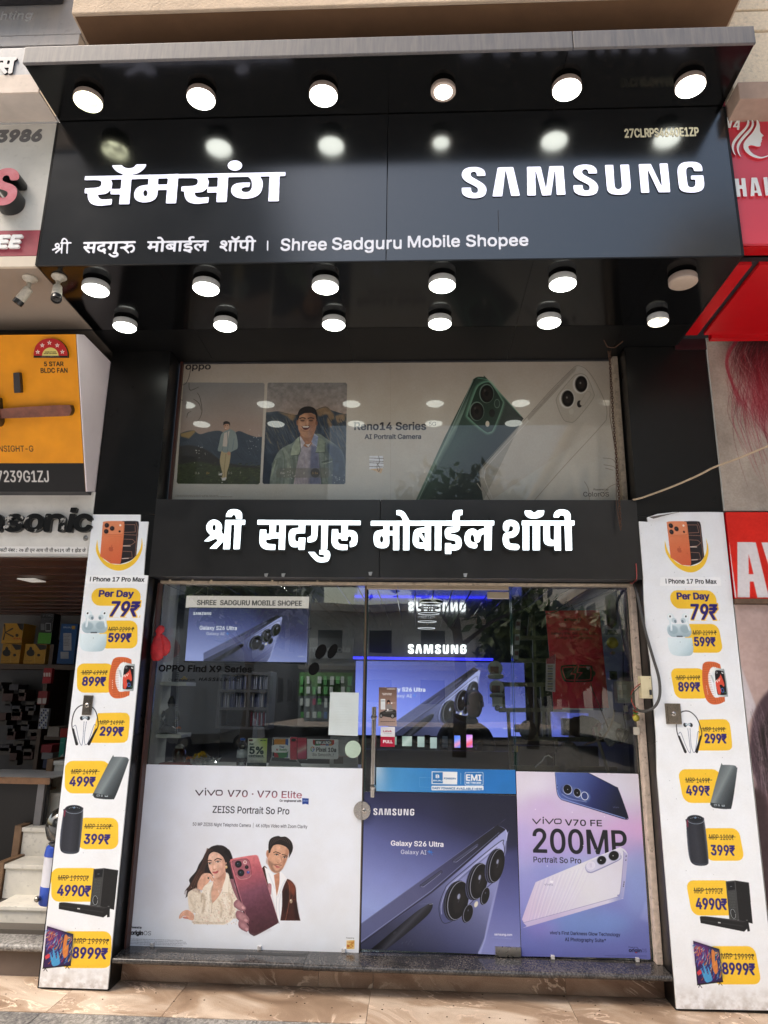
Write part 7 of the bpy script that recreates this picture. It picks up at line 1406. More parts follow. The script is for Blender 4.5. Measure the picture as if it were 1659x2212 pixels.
C.ln([(1423,138),(1423,205)], 1.6, 'e8eef4'); C.rr(1447, 133, 1559, 213, 8, 'f2f5f8'); C.rr(1449.5, 135.5, 1556.5, 210.5, 7, '2d76be'); C.tx('EMI', 1455, 1548, 184, 37, 'f4f6f8', bold=3.2); C.tx('NETWORK', 1456, 1547, 203, 12, 'f4f6f8', bold=1)
C.rr(1246, 216, 1560, 243, 5, 'eef2f6'); C.tx('EASY FINANCE AVAILABLE HERE', 1252, 1554, 236, 13, '2c5f9c', bold=.9); C.ln([(1173,165),(1246,167)], 1, '8cbce0'); C.ln([(1173,165),(1173,222),(1246,226)], 1, '6fa8d6')
C.speck(.01, 2, 8)
bf = sheet('finance_strip', C, th=.002, rough=.35); tag(bf, 'blue finance sticker strip across the middle of the glass door', 'sticker')
# ---- stickers on the door
V = V3d; YK = .1965
def sticker(name, cx0, cy0, cx1, cy1, vw, Y, bg, art, label, cat='sticker', ppm=900, th=.0015, outline=None, **kw):
    a = W(*vw(cx0, cy1), Y); b = W(*vw(cx1, cy0), Y); C = Canvas(a[0], b[0], a[1], b[1], Y, ppm, bg, vw=vw); art(C); C.speck(.01, 2); o = sheet(name, C, th=th, rough=kw.pop('rough', .4), outline=outline, **kw); tag(o, label, cat); return o
def a1(C):
    C.pg([(300,1140),(480,1140),(480,1510),(300,1510)], grad=((390, 1150), (390, 1500), [(0, '6d5448'), (.3, '8d7164'), (.6, 'a58b80'), (1, 'b39a90')]))
    C.shape(LOGO, 386, 464, 1170, 1160, 'f2eeec'); C.tx('Use Galaxy Phones', 341, 432, 1210, 8, 'f0e8e4', bold=1); C.tx('replace Car Keys', 347, 430, 1221, 8, 'f0e8e4', bold=1)
    C.rr(329, 1258, 371, 1355, 4, 'e4e8ea'); C.rr(332, 1272, 368, 1280, 2, '9aa4a8'); C.pg(curve([(376,1350,1),(380,1320),(390,1310),(410,1306),(432,1318),(440,1352,1)]), '8c8480'); C.el(402, 1288, 11, 15, 'c8977c'); C.pg(curve([(388,1310),(386,1278),(402,1266),(416,1280),(414,1312),(410,1290),(394,1290)]), '2a1c18')
    C.pg(curve([(318,1412,1),(322,1385),(350,1372),(385,1356),(430,1354),(470,1365),(475,1425,1),(430,1430)]), '33312f'); C.pg([(370,1372),(395,1358),(430,1358),(450,1368),(380,1378)], '8f8a86'); C.el(333, 1412, 15, 20, '171615'); C.el(333,1412,9,13,'8d8a88'); C.el(438, 1415, 19, 23, '171615'); C.el(438,1415,12,15,'8d8a88'); C.ln([(350,1388),(470,1384)], 3, '77726e'); C.el(394,1358,8,9,'f4f2f0')
    C.el(430, 1296, 7, 6, 'f6f4f2'); C.tx('Samsung', 438, 465, 1296, 5, 'f6f2f0', bold=.4)
    for k in range(8): C.rr(328+k*17, 1462, 340+k*17, 1470, 2, '4c3d36', a=.8)
sticker('car_key_flyer', 307, 1152, 478, 1506, V, YK, '8d7164', a1, 'brown flyer with woman and black car stuck on the door above the red sticker', 'flyer', ppm=1000)
def a2(C):
    C.pg([(320,1605),(470,1608),(470,1700),(320,1700)], 'b8193f'); C.ln([(327,1605),(460,1607)], 2.5, 'f1eef0'); C.pg([(327,1605),(460,1607),(460,1698),(327,1694)], 'bd1c40'); C.pg([(331,1609),(456,1611),(456,1692),(331,1689)], 'b9183c')
    C.tx('LAVA', 352, 430, 1562, 15, 'b0234a', bold=1.8); C.tx('SMARTPHONES', 358, 430, 1575, 4.5, '4a4a52', bold=.2); C.tx('PULL', 350, 439, 1664, 27, 'f6f0f2', bold=2.8)
sticker('pull_sticker', 327, 1517, 460, 1697, V, YK, 'ece9ea', a2, 'white and red door sticker reading in capitals beside the steel handle', ppm=1000)
V2i = view(560, 2250, 1.6998)
ol = [W(*V2i(*p), YK) for p in [(1281,1172),(1481,1180),(1488,885),(1293,882)]]
def a3(C):
    for k in range(9): C.ln([(1330,960+k*18),(1440-(k % 3)*18,962+k*18)], 2, 'b7c3c2', a=.35, blur=1)
sticker('paper_sheet', 1281, 882, 1489, 1180, V2i, YK, 'd3dcdb', a3, 'blank pale paper sheet taped on the left glass near the door', 'paper', outline=ol)
cx, cz = W(*V2i(1448, 1270), YK); cr = W(*V2i(1502, 1270), YK)[0]-cx; C = Canvas(cx-cr, cx+cr, cz-cr*1.06, cz+cr*1.06, YK, 500, 'b9cdbb'); C.speck(.03, 3)
tag(sheet('round_sticker', C, th=.0015, rough=.5, outline=[(cx+cr*math.cos(a), cz+cr*1.04*math.sin(a)) for a in [2*math.pi*k/28 for k in range(28)]]), 'faded pale green round sticker on the left glass below the paper sheet', 'sticker')
# vinyl words and lens shapes on the left glass
VIN = mat('dark_glass_vinyl', (.004, .004, .004), .7, spec=.1)
vg = thing('glass_vinyl', 'dark vinyl product name with three oval lens shapes on the left glass', 'vinyl lettering', (-1.2, YK, 1.8))
txt3('lettering', 'OPPO Find X9 Series', 'I', 126, 762, 741, 46, .1995, .001, VIN, vg, vw=V2i, grow=.0034, res=900, split=True)
txt3('lettering', 'Co-developed with', 'I', 195, 372, 803, 16, .1995, .001, VIN, vg, vw=V2i, res=1300); txt3('lettering', 'HASSELBLAD', 'I', 400, 682, 804, 23, .1995, .001, VIN, vg, vw=V2i, res=1100, shear=.2, grow=.0012, sp=1.2)
for x_, y_, rx, ry in ((1230, 605, 34, 54), (1310, 602, 28, 54), (1183, 722, 34, 46)): solid('lens_shape', [onplane(ell(x_, y_, rx, ry, 28), V2i, .1995)], .1995, .001, VIN, vg, res=600)
# table cards behind the left glass
def stand(name, x0, y0, x1, y1, Y, bg, art, label, cat, outline=None, ppm=900, emit=0, rz=0, th=.004):
    a = W(*V2i(x0, y1), Y); b = W(*V2i(x1, y0), Y); C = Canvas(a[0], b[0], a[1], b[1], Y, ppm, bg, vw=V2i); art(C); C.speck(.01, 2)
    o = sheet(name, C, th=th, rough=.4, outline=outline, emit=emit); tag(o, label, cat); return o
def a4(C):
    C.pg([(733,1195),(866,1195),(866,1390),(733,1390)], grad=((745, 1260), (860, 1195), [(0, 'eef0ea'), (.45, 'eaf0d0'), (1, 'b9d63a')])); C.pg([(725,1362),(870,1362),(870,1392),(725,1392)], '2c4a44')
    C.rr(741, 1202, 767, 1214, 2, '5a2430'); C.tx('pine labs', 818, 858, 1213, 7, '2c4a44', bold=.8); C.tx('Get', 743, 772, 1240, 12, '22403a', bold=1.4); C.tx('5%', 742, 840, 1300, 48, '1f3c38', bold=5); C.tx('cashback', 738, 840, 1320, 15, '22403a', bold=1.6); C.ln([(742,1325),(845,1325)], 2, '4a5a56'); C.ln([(745,1334),(845,1334)], 1, '8a9a96')
    for k in range(3): C.tx('cashback on your purchase', 748, 835, 1346+k*7, 3.5, '4a5a56')
    for k in range(2): C.tx('unlock EMI cashback', 745, 812, 1373+k*7, 4, 'dfe8e4')
for c0 in (lambda: 0,): c0()
YC = .30
stand('cashback_card', 729, 1195, 866, 1389, YC, 'eef0ea', a4, 'white and green table card with large percentage next to the bottle', 'card', outline=[W(*V2i(*p), YC) for p in [(727,1385),(858,1388),(866,1196),(735,1195)]])
def a5(C):
    C.pg([(900,1190),(1040,1192),(1035,1325),(895,1322)], 'b9bcc0'); C.pg([(906,1197),(1034,1199),(1030,1318),(902,1315)], '22262c'); C.pg([(895,1322),(1060,1330),(1100,1385),(870,1384)], 'b4b7ba')
    C.pg([(900,1326),(1052,1333),(1068,1355),(890,1348)], '3a3c40')
    for k in range(4): C.ln([(897-k*2,1330+k*5),(1054+k*4,1336+k*5)], 1.5, '8f9296', a=.8)
stand('laptop_cutout', 868, 1188, 1104, 1388, YC+.03, 'b4b7ba', a5, 'grey open laptop cut-out standing behind the small phone card', 'display card', outline=[W(*V2i(*p), YC+.03) for p in [(870,1384),(1102,1387),(1060,1328),(1042,1192),(902,1189),(893,1322)]])
def a6(C):
    C.pg([(1130,1200),(1350,1200),(1350,1340),(1130,1340)], 'f0f1f3'); C.rr(1175, 1190, 1320, 1242, 14, 'b32a2e'); C.pg([(1190,1190),(1225,1190),(1225,1245),(1190,1245)], '2f8a4e'); C.pg([(1262,1190),(1285,1190),(1285,1245),(1262,1245)], '3b5aa8'); C.pg([(1284,1190),(1305,1190),(1305,1245),(1284,1245)], 'd98a2a'); C.pg([(1130,1196),(1350,1198),(1350,1208),(1130,1206)], 'f0f1f3'); C.rr(1192, 1210, 1302, 1236, 3, '1b1b20'); C.tx('NEW LAUNCH', 1196, 1298, 1234, 20, 'f6f6f8', bold=1.6)
    for a0, a1_, cl_ in ((25, 100, 'd8443a'), (100, 170, 'e8b030'), (170, 250, '3a9a54'), (250, 360, '4a7fd8')): C.ln(ell(1173, 1269, 11, 15, 0, 8, -a1_, -a0), 5, cl_)
    C.ln([(1173,1269),(1186,1269)], 5, '4a7fd8'); C.tx('Pixel 10a', 1197, 1333, 1286, 28, '26262c', bold=1.8); C.tx('So Smooth..!', 1172, 1316, 1315, 19, '3a3a42', bold=.3)
    C.rr(912, 1200, 1006, 1325, 10, 'e0922e'); C.pg([(990,1200),(1008,1200),(1005,1326),(985,1326)], '3a62b4'); C.pg(curve([(912,1270),(950,1285),(1005,1275),(1003,1300),(990,1326),(912,1326)]), '3c8a4c'); C.pg([(912,1290),(935,1300),(945,1325),(912,1325)], 'c03434'); C.rr(895, 1238, 1012, 1293, 24, 'f2f3f5')
    C.tx('Your', 946, 982, 1260, 14, '3a4a78', bold=.8); C.tx('Ai', 924, 940, 1279, 14, 'b03a3a', bold=.9); C.tx('Buddy', 948, 1000, 1279, 14, '2f7a48', bold=.8)
    C.rr(1020, 1187, 1080, 1340, 9, 'd43c54'); C.rr(1028, 1197, 1060, 1217, 9, '2a1a20'); C.el(1066, 1205, 3, 3, 'f0a8b0'); C.tx('G', 1048, 1060, 1270, 11, '9c2238', bold=.8)
    C.rr(1066, 1188, 1136, 1340, 9, '2a1018'); C.rr(1070, 1192, 1132, 1336, 7, 'e8a09c', grad=((1072, 1195), (1130, 1335), [(0, 'c9304c'), (.35, 'd84a60'), (.55, 'f0c4b8'), (.7, 'd84a70'), (1, 'b8184a')]))
YP = .262
stand('phone_standee', 893, 1186, 1349, 1341, YP, 'f0f1f3', a6, 'white launch card with two pink phones standing behind the left glass', 'display card', outline=[W(*V2i(*p), YP) for p in [(912,1326),(1018,1332),(1018,1340),(1136,1341),(1137,1334),(1340,1338),(1348,1330),(1349,1208),(1342,1203),(1137,1200),(1135,1190),(1022,1186),(1014,1198),(912,1199),(912,1240),(895,1246),(895,1286),(912,1294)]])
def a7(C):
    C.pg([(1320,1200),(1395,1202),(1390,1300),(1315,1298)], 'b9b9b8', a=.4)
    C.tx('Scan here to pay', 1318, 1395, 1200, 5, '4a4a4a')
    for k in range(4): C.tx('Offers and finance notice', 1385, 1470, 1330+k*9, 4, '5a5a5a')
    C.rr(1318, 1320, 1382, 1368, 2, '6c6258'); C.pg([(1300,1312),(1480,1316),(1480,1326),(1300,1322)], 'c9a49c', a=.6)
stand('payment_notice', 1288, 1184, 1486, 1392, .34, 'c8c8c6', a7, 'pale payment notice leaning behind the faded round sticker', 'notice')
# ================================================================ INSIDE THE SHOP
YW = 3.3; ZC = W(1000, 1357, YW)[1]; ZC = max(2.12, min(ZC, 2.3)); 
IW = mat('dark_shop_wall', (.035, .035, .042), .45, var=.2)
sfl = box('shop_floor', -2.08, 1.75, .35, YW, PZ-.02, PZ-.001, mat('dark_polished_floor', (.05, .045, .045), .2)); tag(sfl, kind='structure')
swb = box('shop_back_wall', -2.08, 1.75, YW, YW+.1, 0, 2.6, IW); tag(swb, kind='structure')
_yw = XP(368, 1500, -1.688)[0]; swl = box('shop_left_wall', -1.75, -1.688, .22, _yw, 0, 2.6, WHITEW); box('shop_left_wall_back', -2.08, -2.05, _yw, YW, 0, 2.6, IW, swl); box('return_wall', -2.08, -1.75, _yw-.04, _yw, 0, 2.6, IW, swl); tag(swl, kind='structure')
swr = box('shop_right_wall', 1.40, 1.46, .22, YW, 0, 2.6, mat('grey_interior_wall', (.20, .20, .19), .6, dirt=.2)); tag(swr, kind='structure')
scl = box('shop_ceiling', -2.08, 1.5, .24, YW, ZC+.02, ZC+.08, DARK); tag(scl, kind='structure')
CEIL = mat('glossy_dark_ceiling_strip', (.05, .05, .055), .07, spec=.9, bump=.03, bscale=14, coat=.6)
for k in range(27):
    x0 = -2.06+k*.128; MB().box(x0, x0+.122, .25, YW, ZC, ZC+.012, b=.002).go('strip', CEIL, scl)
# screens
T3 = lambda x, y: (1185+(x-1380)*.564, 972+(y-512)*.54)
Ysc = YW-.06
def big(C):
    C.pg([(70,900),(1660,900),(1660,1610),(70,1610)], grad=((800, 905), (600, 1590), [(0, '43498a'), (.3, '5b64b6'), (.6, '7482e0'), (.85, '8694f2'), (1, '7a88e6')])); C.el(1500, 1000, 300, 200, '3c4290', a=.5, blur=80)
    s26(C, T3, .55); C.pg([(1200,1500),(1640,1400),(1640,1600),(1150,1600)], '6d78d4', a=.35, blur=30)
    C.tx('Galaxy S26 Ultra', 356, 740, 1186, 36, 'f0f0fa', bold=2); C.tx('Galaxy AI', 400, 616, 1242, 30, 'e6e6f6', bold=.6); spark(C, 640, 1226, 20, '4a86e8'); C.tx('samsung.com', 1455, 1600, 1533, 12, 'f0f0fa', bold=.6)
a = W(*V3d(85, 1588), Ysc); b = W(*V3d(1650, 925), Ysc); C = Canvas(a[0], b[0], a[1], b[1], Ysc, 330, '5b64b6', vw=V3d); big(C)
bs = sheet('wall_screen', C, th=.04, rough=.25, emit=.62, edge=DARK); tag(bs, 'large lit violet phone screen across the back wall of the shop', 'screen')
zl = W(*V3d(700, 885), Ysc-.05)[1]; xl0 = W(*V3d(75, 875), Ysc-.05)[0]; xl1 = W(*V3d(1365, 895), Ysc-.05)[0]
led = MB().box(xl0, xl1, Ysc-.05, Ysc-.02, zl-.012, zl+.012).go('led_strip', mat('blue_led', (.01, .01, .3), .4, emit=(.03, .03, 1.0), es=1.3)); tag(led, 'thin bright blue light line running above the big wall screen', 'light strip')
a = W(*V3d(581, 838), Ysc-.03); b = W(*V3d(1119, 755), Ysc-.03)
bl_ = thing('wall_letters', 'glowing white brand letters on the back wall above the blue light line', 'lettering', (a[0], Ysc, a[1]))
LETW = mat('glowing_white_letter', (.8, .8, .8), .4, emit=(.95, .97, 1.0), es=1.3)
for c in LOGO: solid('letter', [[(a[0]+x*(b[0]-a[0]), a[1]+z*(b[1]-a[1])) for x, z in c]], Ysc-.0, .03, LETW, bl_, res=420)
# ring lamps
for (u, v, rx, lb) in ((792, 372, 100, 'topmost dark ring lamp'), (772, 465, 96, 'second dark ring lamp'), (757, 539, 84, 'third dark ring lamp'), (751, 600, 78, 'lowest ring lamp, its rim faintly lit')):
    Y_ = {372: 1.1, 465: 1.65, 539: 2.2, 600: 2.7}[v]; x, z = W(*V3d(u, v), Y_); r_ = W(*V3d(u+rx, v), Y_)[0]-x
    t = thing('ring_lamp', lb+' hanging under the glossy shop ceiling', 'lamp', (x, Y_, z), 'ring lamps under the shop ceiling')
    P_ = [(x+r_*math.cos(q), Y_+r_*math.sin(q), z) for q in [2*math.pi*k/32 for k in range(33)]]
    MB().tube(P_, .006, 6, caps=False).go('ring', DARK, t, smooth=True); MB().tube([(p[0], p[1], p[2]-.006) for p in P_], .003, 5, caps=False).go('light_rim', mat('dim_ring_light', (.5, .5, .5), .4, emit='f4f6ff', es=.5), t)
    MB().tube([(x, Y_-r_, z), (x, Y_-r_, ZC)], .003, 5).go('cord', DARK, t)
for (u, v, Y_, lb) in ((993, 690, 2.6, 'small bright spotlight under the ceiling left of the wall screen'), (905, 700, 1.6, 'round fill spotlight added under the ceiling behind the hanging display')):  # the second spotlight is added to brighten the shop interior
    x, z = W(*V2i(u, v), Y_); z = ZC; t = thing('ceiling_spotlight', lb, 'lamp', (x, Y_, z)); MB().lathe([(.05, 0), (.05, -.02), (.045, -.022)], (x, Y_, z), seg=20).go('rim', RIMW, t); MB().lathe([(.044, -.0225), (.001, -.026)], (x, Y_, z), seg=20).go('diffuser', mat('bright_spot', (.8, .8, .8), .4, emit=(1, 1, 1), es=130.), t)
# counter with phones in front of the screen
ctz = W(*V3d(800, 1725), 2.35)[1]
cnt = thing('display_counter', 'black glass display counter under the wall screen', 'counter', (.2, 2.5, PZ))
MB().box(-.75, 1.2, 2.3, 2.75, PZ, ctz-.02).go('body', mat('black_counter', (.012, .012, .014), .15), cnt); MB().box(-.77, 1.22, 2.28, 2.77, ctz-.019, ctz, b=.003).go('glass_top', mat('dark_counter_glass', (.02, .022, .028), .05, coat=1), cnt)
def pdisp(u0, v0, u1, v1, cols, lb, Y=2.38, emit=0.):
    a = W(*V3d(u0, v1), Y); b = W(*V3d(u1, v0), Y); C = Canvas(a[0], b[0], a[1], b[1], Y, 900, cols[0], vw=V3d)
    if len(cols) > 1: C.pg([(u0,v0),(u1,v0),(u1,v1),(u0,v1)], grad=((u0, v0), (u1, v1), [(k/(len(cols)-1), c) for k, c in enumerate(cols)]))
    o = sheet('display_phone', C, th=.01, rough=.2, emit=emit, edge=mat('phone_edge', (.05, .05, .06), .2)); tag(o, lb, 'phone', 'devices standing on the shop counter')
pdisp(440, 1605, 476, 1680, ['b9d6cc', '8fb4a8'], 'narrow pale device at the left end of the counter', emit=.35)
pdisp(526, 1602, 617, 1692, ['8fa8a0', 'd3ded8', '9ab0aa'], 'wide pale tablet on the counter right of the red sticker', emit=.45)
pdisp(668, 1605, 732, 1700, ['c3d4d0', '9fb0b0'], 'pale upright device second from the wide tablet', emit=.5)
pdisp(733, 1590, 782, 1700, ['3a2a26', '241a18'], 'dark brown device between two pale ones on the counter', emit=0)
pdisp(785, 1612, 846, 1712, ['b9cac8', 'a3b4b6'], 'pale upright device right of the dark brown one', emit=.5)
pdisp(898, 1600, 946, 1705, ['4c5460', '343a44'], 'dim grey phone standing alone mid counter', emit=.2)
pdisp(1008, 1595, 1062, 1706, ['4a6ad8', '6a8ae8', 'd88ab0', '5a7ae0'], 'blue lit phone standing on the counter', emit=.8)
pdisp(1120, 1588, 1174, 1703, ['b06ad8', 'd8a0e0', 'e05a6a', 'b070e0'], 'pink and violet lit phone standing on the counter', emit=.8)
# the salesman behind the counter, seen bending towards the shelf
def skin_body(name, V_, E_, R_, m, parent, lv=2):
    me = bpy.data.meshes.new(name); me.from_pydata(V_, E_, []); o = bpy.data.objects.new(name, me); COL.objects.link(o)
    md = o.modifiers.new('s', 'SKIN'); me.skin_vertices[0].data
    for i, r in enumerate(R_): me.skin_vertices[0].data[i].radius = (r, r) if not isinstance(r, tuple) else r
    me.skin_vertices[0].data[0].use_root = True; s2 = o.modifiers.new('u', 'SUBSURF'); s2.levels = lv; s2.render_levels = lv
    dg = bpy.context.evaluated_depsgraph_get(); nm = bpy.data.meshes.new_from_object(o.evaluated_get(dg)); bpy.data.objects.remove(o); nm.materials.clear(); nm.materials.append(m)
    for p in nm.polygons: p.use_smooth = True
    q = bpy.data.objects.new(name, nm); COL.objects.link(q); q.parent = parent; return q
SKN = mat('brown_skin', (.22, .10, .06), .5, var=.06)
hx_, hz_ = W(*V3d(1190, 1300), 2.95)
pr = thing('person', 'person in dark clothes with short black hair bending over behind the shop counter', 'person', (hx_, 2.95, PZ)); pr['_local'] = 1
hz_ -= PZ
b_ = [(-.12,0,.95),(-.13,0,1.12),(-.10,-.02,hz_-.26),(-.03,-.03,hz_-.17),(0,-.03,hz_-.12),(-.30,-.02,hz_-.27),(-.36,-.10,hz_-.48),(-.22,-.22,hz_-.55),(.11,-.02,hz_-.28),(.16,-.10,hz_-.50),(.06,-.24,hz_-.56),(-.22,0,.80),(-.24,0,.42),(-.24,0,.06),(-.02,0,.80),(-.01,0,.42),(0,0,.06),(-.24,-.12,.03),(0,-.12,.03)]
skin_body('body', b_, [(0,1),(1,2),(2,3),(3,4),(2,5),(5,6),(6,7),(2,8),(8,9),(9,10),(0,11),(11,12),(12,13),(0,14),(14,15),(15,16),(13,17),(16,18)], [.14,.15,.16,.07,.055,.08,.055,.035,.08,.055,.035,.10,.07,.045,.10,.07,.045,.035,.035], mat('dark_shirt', (.02, .022, .03), .8, var=.3), pr)
for sx in (-.22, .06):   # hands, each with five fingers
    h0 = Vector((sx, -.24, hz_-.56)); vs = [h0, h0+Vector((0, -.05, -.012))]; es = [(0, 1)]; rs = [.02, .024]
    for k, L_ in enumerate((.045, .065, .07, .065, .05)):
        s0 = h0+Vector((-.026+.013*k, -.055 if k else -.03, -.014)); p1 = s0+Vector(((-.02 if k == 0 else 0), -L_*.55, -.006)); p2 = p1+Vector(((-.008 if k == 0 else 0), -L_*.4, -.02)); n0 = len(vs); vs += [s0, p1, p2]; es += [(1, n0), (n0, n0+1), (n0+1, n0+2)]; rs += [.008, .0075, .006]
    skin_body('hand', vs, es, rs, SKN, pr, 1)
hb = MB(); hb.lathe([(.03, -.13), (.055, -.115), (.072, -.07), (.078, -.02), (.08, .03), (.072, .08), (.045, .108), (.001, .118)], (.005, -.035, hz_), (.10, -.12, 1), 28); hh_ = hb.go('head', SKN, None, smooth=True); hh_.parent = pr
hd_ = MB(); hd_.lathe([(.086, -.03), (.089, .03), (.082, .085), (.052, .118), (.001, .128)], (-.008, -.012, hz_+.004), (.02, .22, 1), 28); q = hd_.go('hair', mat('black_hair', (.012, .01, .01), .5), None, smooth=True); q.parent = pr
nz_ = MB().tube([(.04, -.112, hz_+.01), (.047, -.128, hz_-.022), (.045, -.112, hz_-.036)], [.008, .012, .009], 8).go('nose', SKN, None, smooth=True); nz_.parent = pr
for s in (-1, 1):
    q = MB().tube([(.03+s*.03, -.106, hz_+.018), (.034+s*.03, -.109, hz_+.017)], .007, 8).go('eye', mat('dark_eye', (.02, .015, .012), .2), None, smooth=True); q.parent = pr
    q = MB().tube([(.0+s*.08, -.03, hz_+.015), (.0+s*.086, -.026, hz_-.03)], [.014, .009], 8).go('ear', SKN, None, smooth=True); q.parent = pr
q = MB().tube([(.015, -.103, hz_-.062), (.03, -.109, hz_-.063), (.048, -.105, hz_-.061)], [.003, .006, .003], 6).go('mouth', mat('lip', (.16, .05, .04), .5), None, smooth=True); q.parent = pr

# hanging lit display with the shop's name
YT = .55
tv = thing('hanging_display', 'hanging lightbox display with a pale name strip above a lit violet phone picture', 'display', (-1.1, YT, 2.0))
TT = lambda x, y: (930+(x-1380)*.346, 360+(y-512)*.247)
a = W(*V2i(306, 668), YT); b = W(*V2i(1148, 314), YT); C = Canvas(a[0], b[0], a[1], b[1], YT, 620, '5b64b6', vw=V2i)
C.pg([(280,300),(1180,300),(1180,690),(280,690)], grad=((700, 312), (640, 668), [(0, '363a5c'), (.3, '4c5182'), (.6, '7078b0'), (1, '9aa3dc')])); C.pg([(750,310),(1160,310),(1150,560),(900,480)], '2a2430', a=.45, blur=30)
s26(C, TT, .3); C.shape(LOGO, 362, 484, 357, 337, 'f2f2f6'); C.tx('Galaxy S26 Ultra', 404, 658, 457, 26, 'eeeefa', bold=1.3); C.tx('Galaxy AI', 450, 574, 493, 20, 'e6e6f6', bold=.4); spark(C, 596, 484, 13, '4a86d8'); C.tx('samsung.com', 1074, 1125, 641, 7, 'f0f0fa', bold=.5)
# seen through the trace of leaves the photo shows only as a reflection, so none are painted
sheet('screen', C, tv, th=.02, rough=.22, emit=.46, edge=DARK)
a2_ = W(*V2i(310, 307), YT-.004); b2_ = W(*V2i(1150, 232), YT-.004); C = Canvas(a2_[0], b2_[0], a2_[1], b2_[1], YT-.004, 620, 'd9cdc6', vw=V2i)
C.tx('SHREE  SADGURU MOBILE SHOPEE', 387, 1100, 288, 33, '26222a', bold=1.6); sheet('name_strip', C, tv, th=.02, rough=.5, emit=.42, edge=DARK)
zz0 = W(*V2i(700, 684), YT)[1]; zz1 = W(*V2i(700, 222), YT)[1]
for n_, z_0, z_1 in (('bottom_rail', zz0, a[1]-.001), ('middle_rail', b[1]+.001, a2_[1]-.001), ('top_rail', b2_[1]+.001, zz1)): MB().box(a[0]-.004, b[0]+.004, YT-.012, YT+.03, z_0, z_1).go(n_, DARK, tv)
MB().box(a[0], b[0], YT+.021, YT+.07, zz0, zz1).go('case', mat('grey_case', (.25, .26, .26), .5), tv)
for u in (450, 1058): x, z = W(*V2i(u, 215), YT); MB().tube([(x, YT+.03, z-.02), (x, YT+.03, ZC+.02)], .0025, 6).go('hanging_wire', STEEL, tv)
MB().tube([(*W(*V2i(370, 218), YT)[:1], YT, W(*V2i(370, 218), YT)[1]), (W(*V2i(430, 170), .4)[0], .4, W(*V2i(430, 170), .4)[1]), (W(*V2i(485, 100), .25)[0], .25, W(*V2i(485, 100), .25)[1]-.02)], .006, 8).go('cable', DARK, tv)

# left display ledge and the things on it
zl_ = W(*V2i(600, 1387), .28)[1]-.004
lg = box('display_ledge', PLI+.03, -.345, .225, .62, zl_-.03, zl_, mat('white_ledge', (.55, .55, .53), .4)); tag(lg, kind='structure')
box('ledge_front', PLI+.03, -.345, .225, .24, PZ, zl_-.031, mat('white_ledge_board', (.5, .5, .5), .5), lg)
def wpt(u, v, Y, vw=V2i): x, z = W(*vw(u, v), Y); return Vector((x, Y, z))
for (v, u1, lb) in ((826, 332, 'upper'), (1178, 298, 'lower')):
    Y_ = .42; p = wpt(u1, v, Y_); s_ = MB().box(-1.687, p.x, Y_-.06, Y_+.16, p.z-.012, p.z+.012, b=.002).go('corner_shelf', mat('white_shelf', (.6, .6, .57), .45)); tag(s_, lb+' small white shelf on the white wall behind the left glass', 'shelf')
p = wpt(198, 1168, .46)
sc_ = thing('figurine', 'dark seated figurine on the lower white shelf', 'figurine', tuple(p)); IDM = mat('dark_stone_figure', (.02, .018, .018), .35, bump=.3, bscale=90)
h_ = wpt(198, 905, .46).z-p.z
MB().lathe([(.055, 0), (.06, .015), (.05, h_*.1), (.056, h_*.2), (.05, h_*.3), (.035, h_*.42), (.04, h_*.52), (.038, h_*.62), (.018, h_*.68), (.024, h_*.74), (.028, h_*.82), (.02, h_*.92), (.008, h_)], p, seg=20).go('body', IDM, sc_, smooth=True)
MB().tube([p+Vector((-.05, -.03, h_*.1)), p+Vector((0, -.065, h_*.17)), p+Vector((.055, -.03, h_*.1))], [.02, .025, .02], 10).go('crossed_legs', IDM, sc_, smooth=True)
for s in (-1, 1): MB().tube([p+Vector((s*.04, 0, h_*.58)), p+Vector((s*.062, -.02, h_*.4)), p+Vector((s*.03, -.05, h_*.28))], [.014, .012, .01], 8).go('arm', IDM, sc_, smooth=True)
MAR_ = mat('marigold', (.75, .22, .01), .7, bump=.8, bscale=120); YELF = mat('yellow_flower', (.75, .5, .02), .7, bump=.8, bscale=120)
def flower(c, r, m, name, label, n=1):
    t = thing(name, label, 'flower', tuple(c))
    for k in range(n):
        q = MB(); cc = Vector(c)+Vector((hr.normal()*r*.9*(n > 1), hr.normal()*r*.5*(n > 1), r*.5+abs(hr.normal())*r*.5*(n > 1)))
        for j in range(26):
            a_, e_ = hr.random()*6.28, math.asin(hr.random()); d = Vector((math.cos(a_)*math.cos(e_), math.sin(a_)*math.cos(e_), math.sin(e_))); s_ = d.cross(Vector((0, 0, 1))).normalized()*r*.28; tip = cc+d*r*(.8+.3*hr.random()); q.add([cc+d*r*.2-s_, cc+d*r*.2+s_, tip+s_*.6, tip-s_*.6], [(0, 1, 2, 3)]); q.add([cc+d*r*.2-s_*.5+Vector((0, 0, r*.1)), tip+s_*.2, tip-Vector((0, 0, r*.3))], [(0, 1, 2)])
        q.go('petals', m, t)
flower(wpt(262, 1138, .36), .017, MAR_, 'marigold_flower', 'orange marigold tucked beside the dark figurine'); flower(wpt(333, 1350, .3), .022, MAR_, 'marigold_flower', 'orange marigold on the red book behind the left glass'); flower(wpt(298, 806, .4), .022, YELF, 'yellow_flower', 'yellow flower on the upper white shelf'); 
flower(wpt(415, 1345, .3), .026, YELF, 'flower_bunch', 'bunch of yellow flowers in clear wrapping on the ledge', 5)
wr = MB()
for k in range(46):
    c = wpt(440, 1362, .3)+Vector((hr.normal()*.035, hr.normal()*.02, abs(hr.normal())*.018)); wr.add([c+Vector((hr.normal()*.02, hr.normal()*.02, hr.normal()*.014)) for _ in range(3)], [(0, 1, 2)])
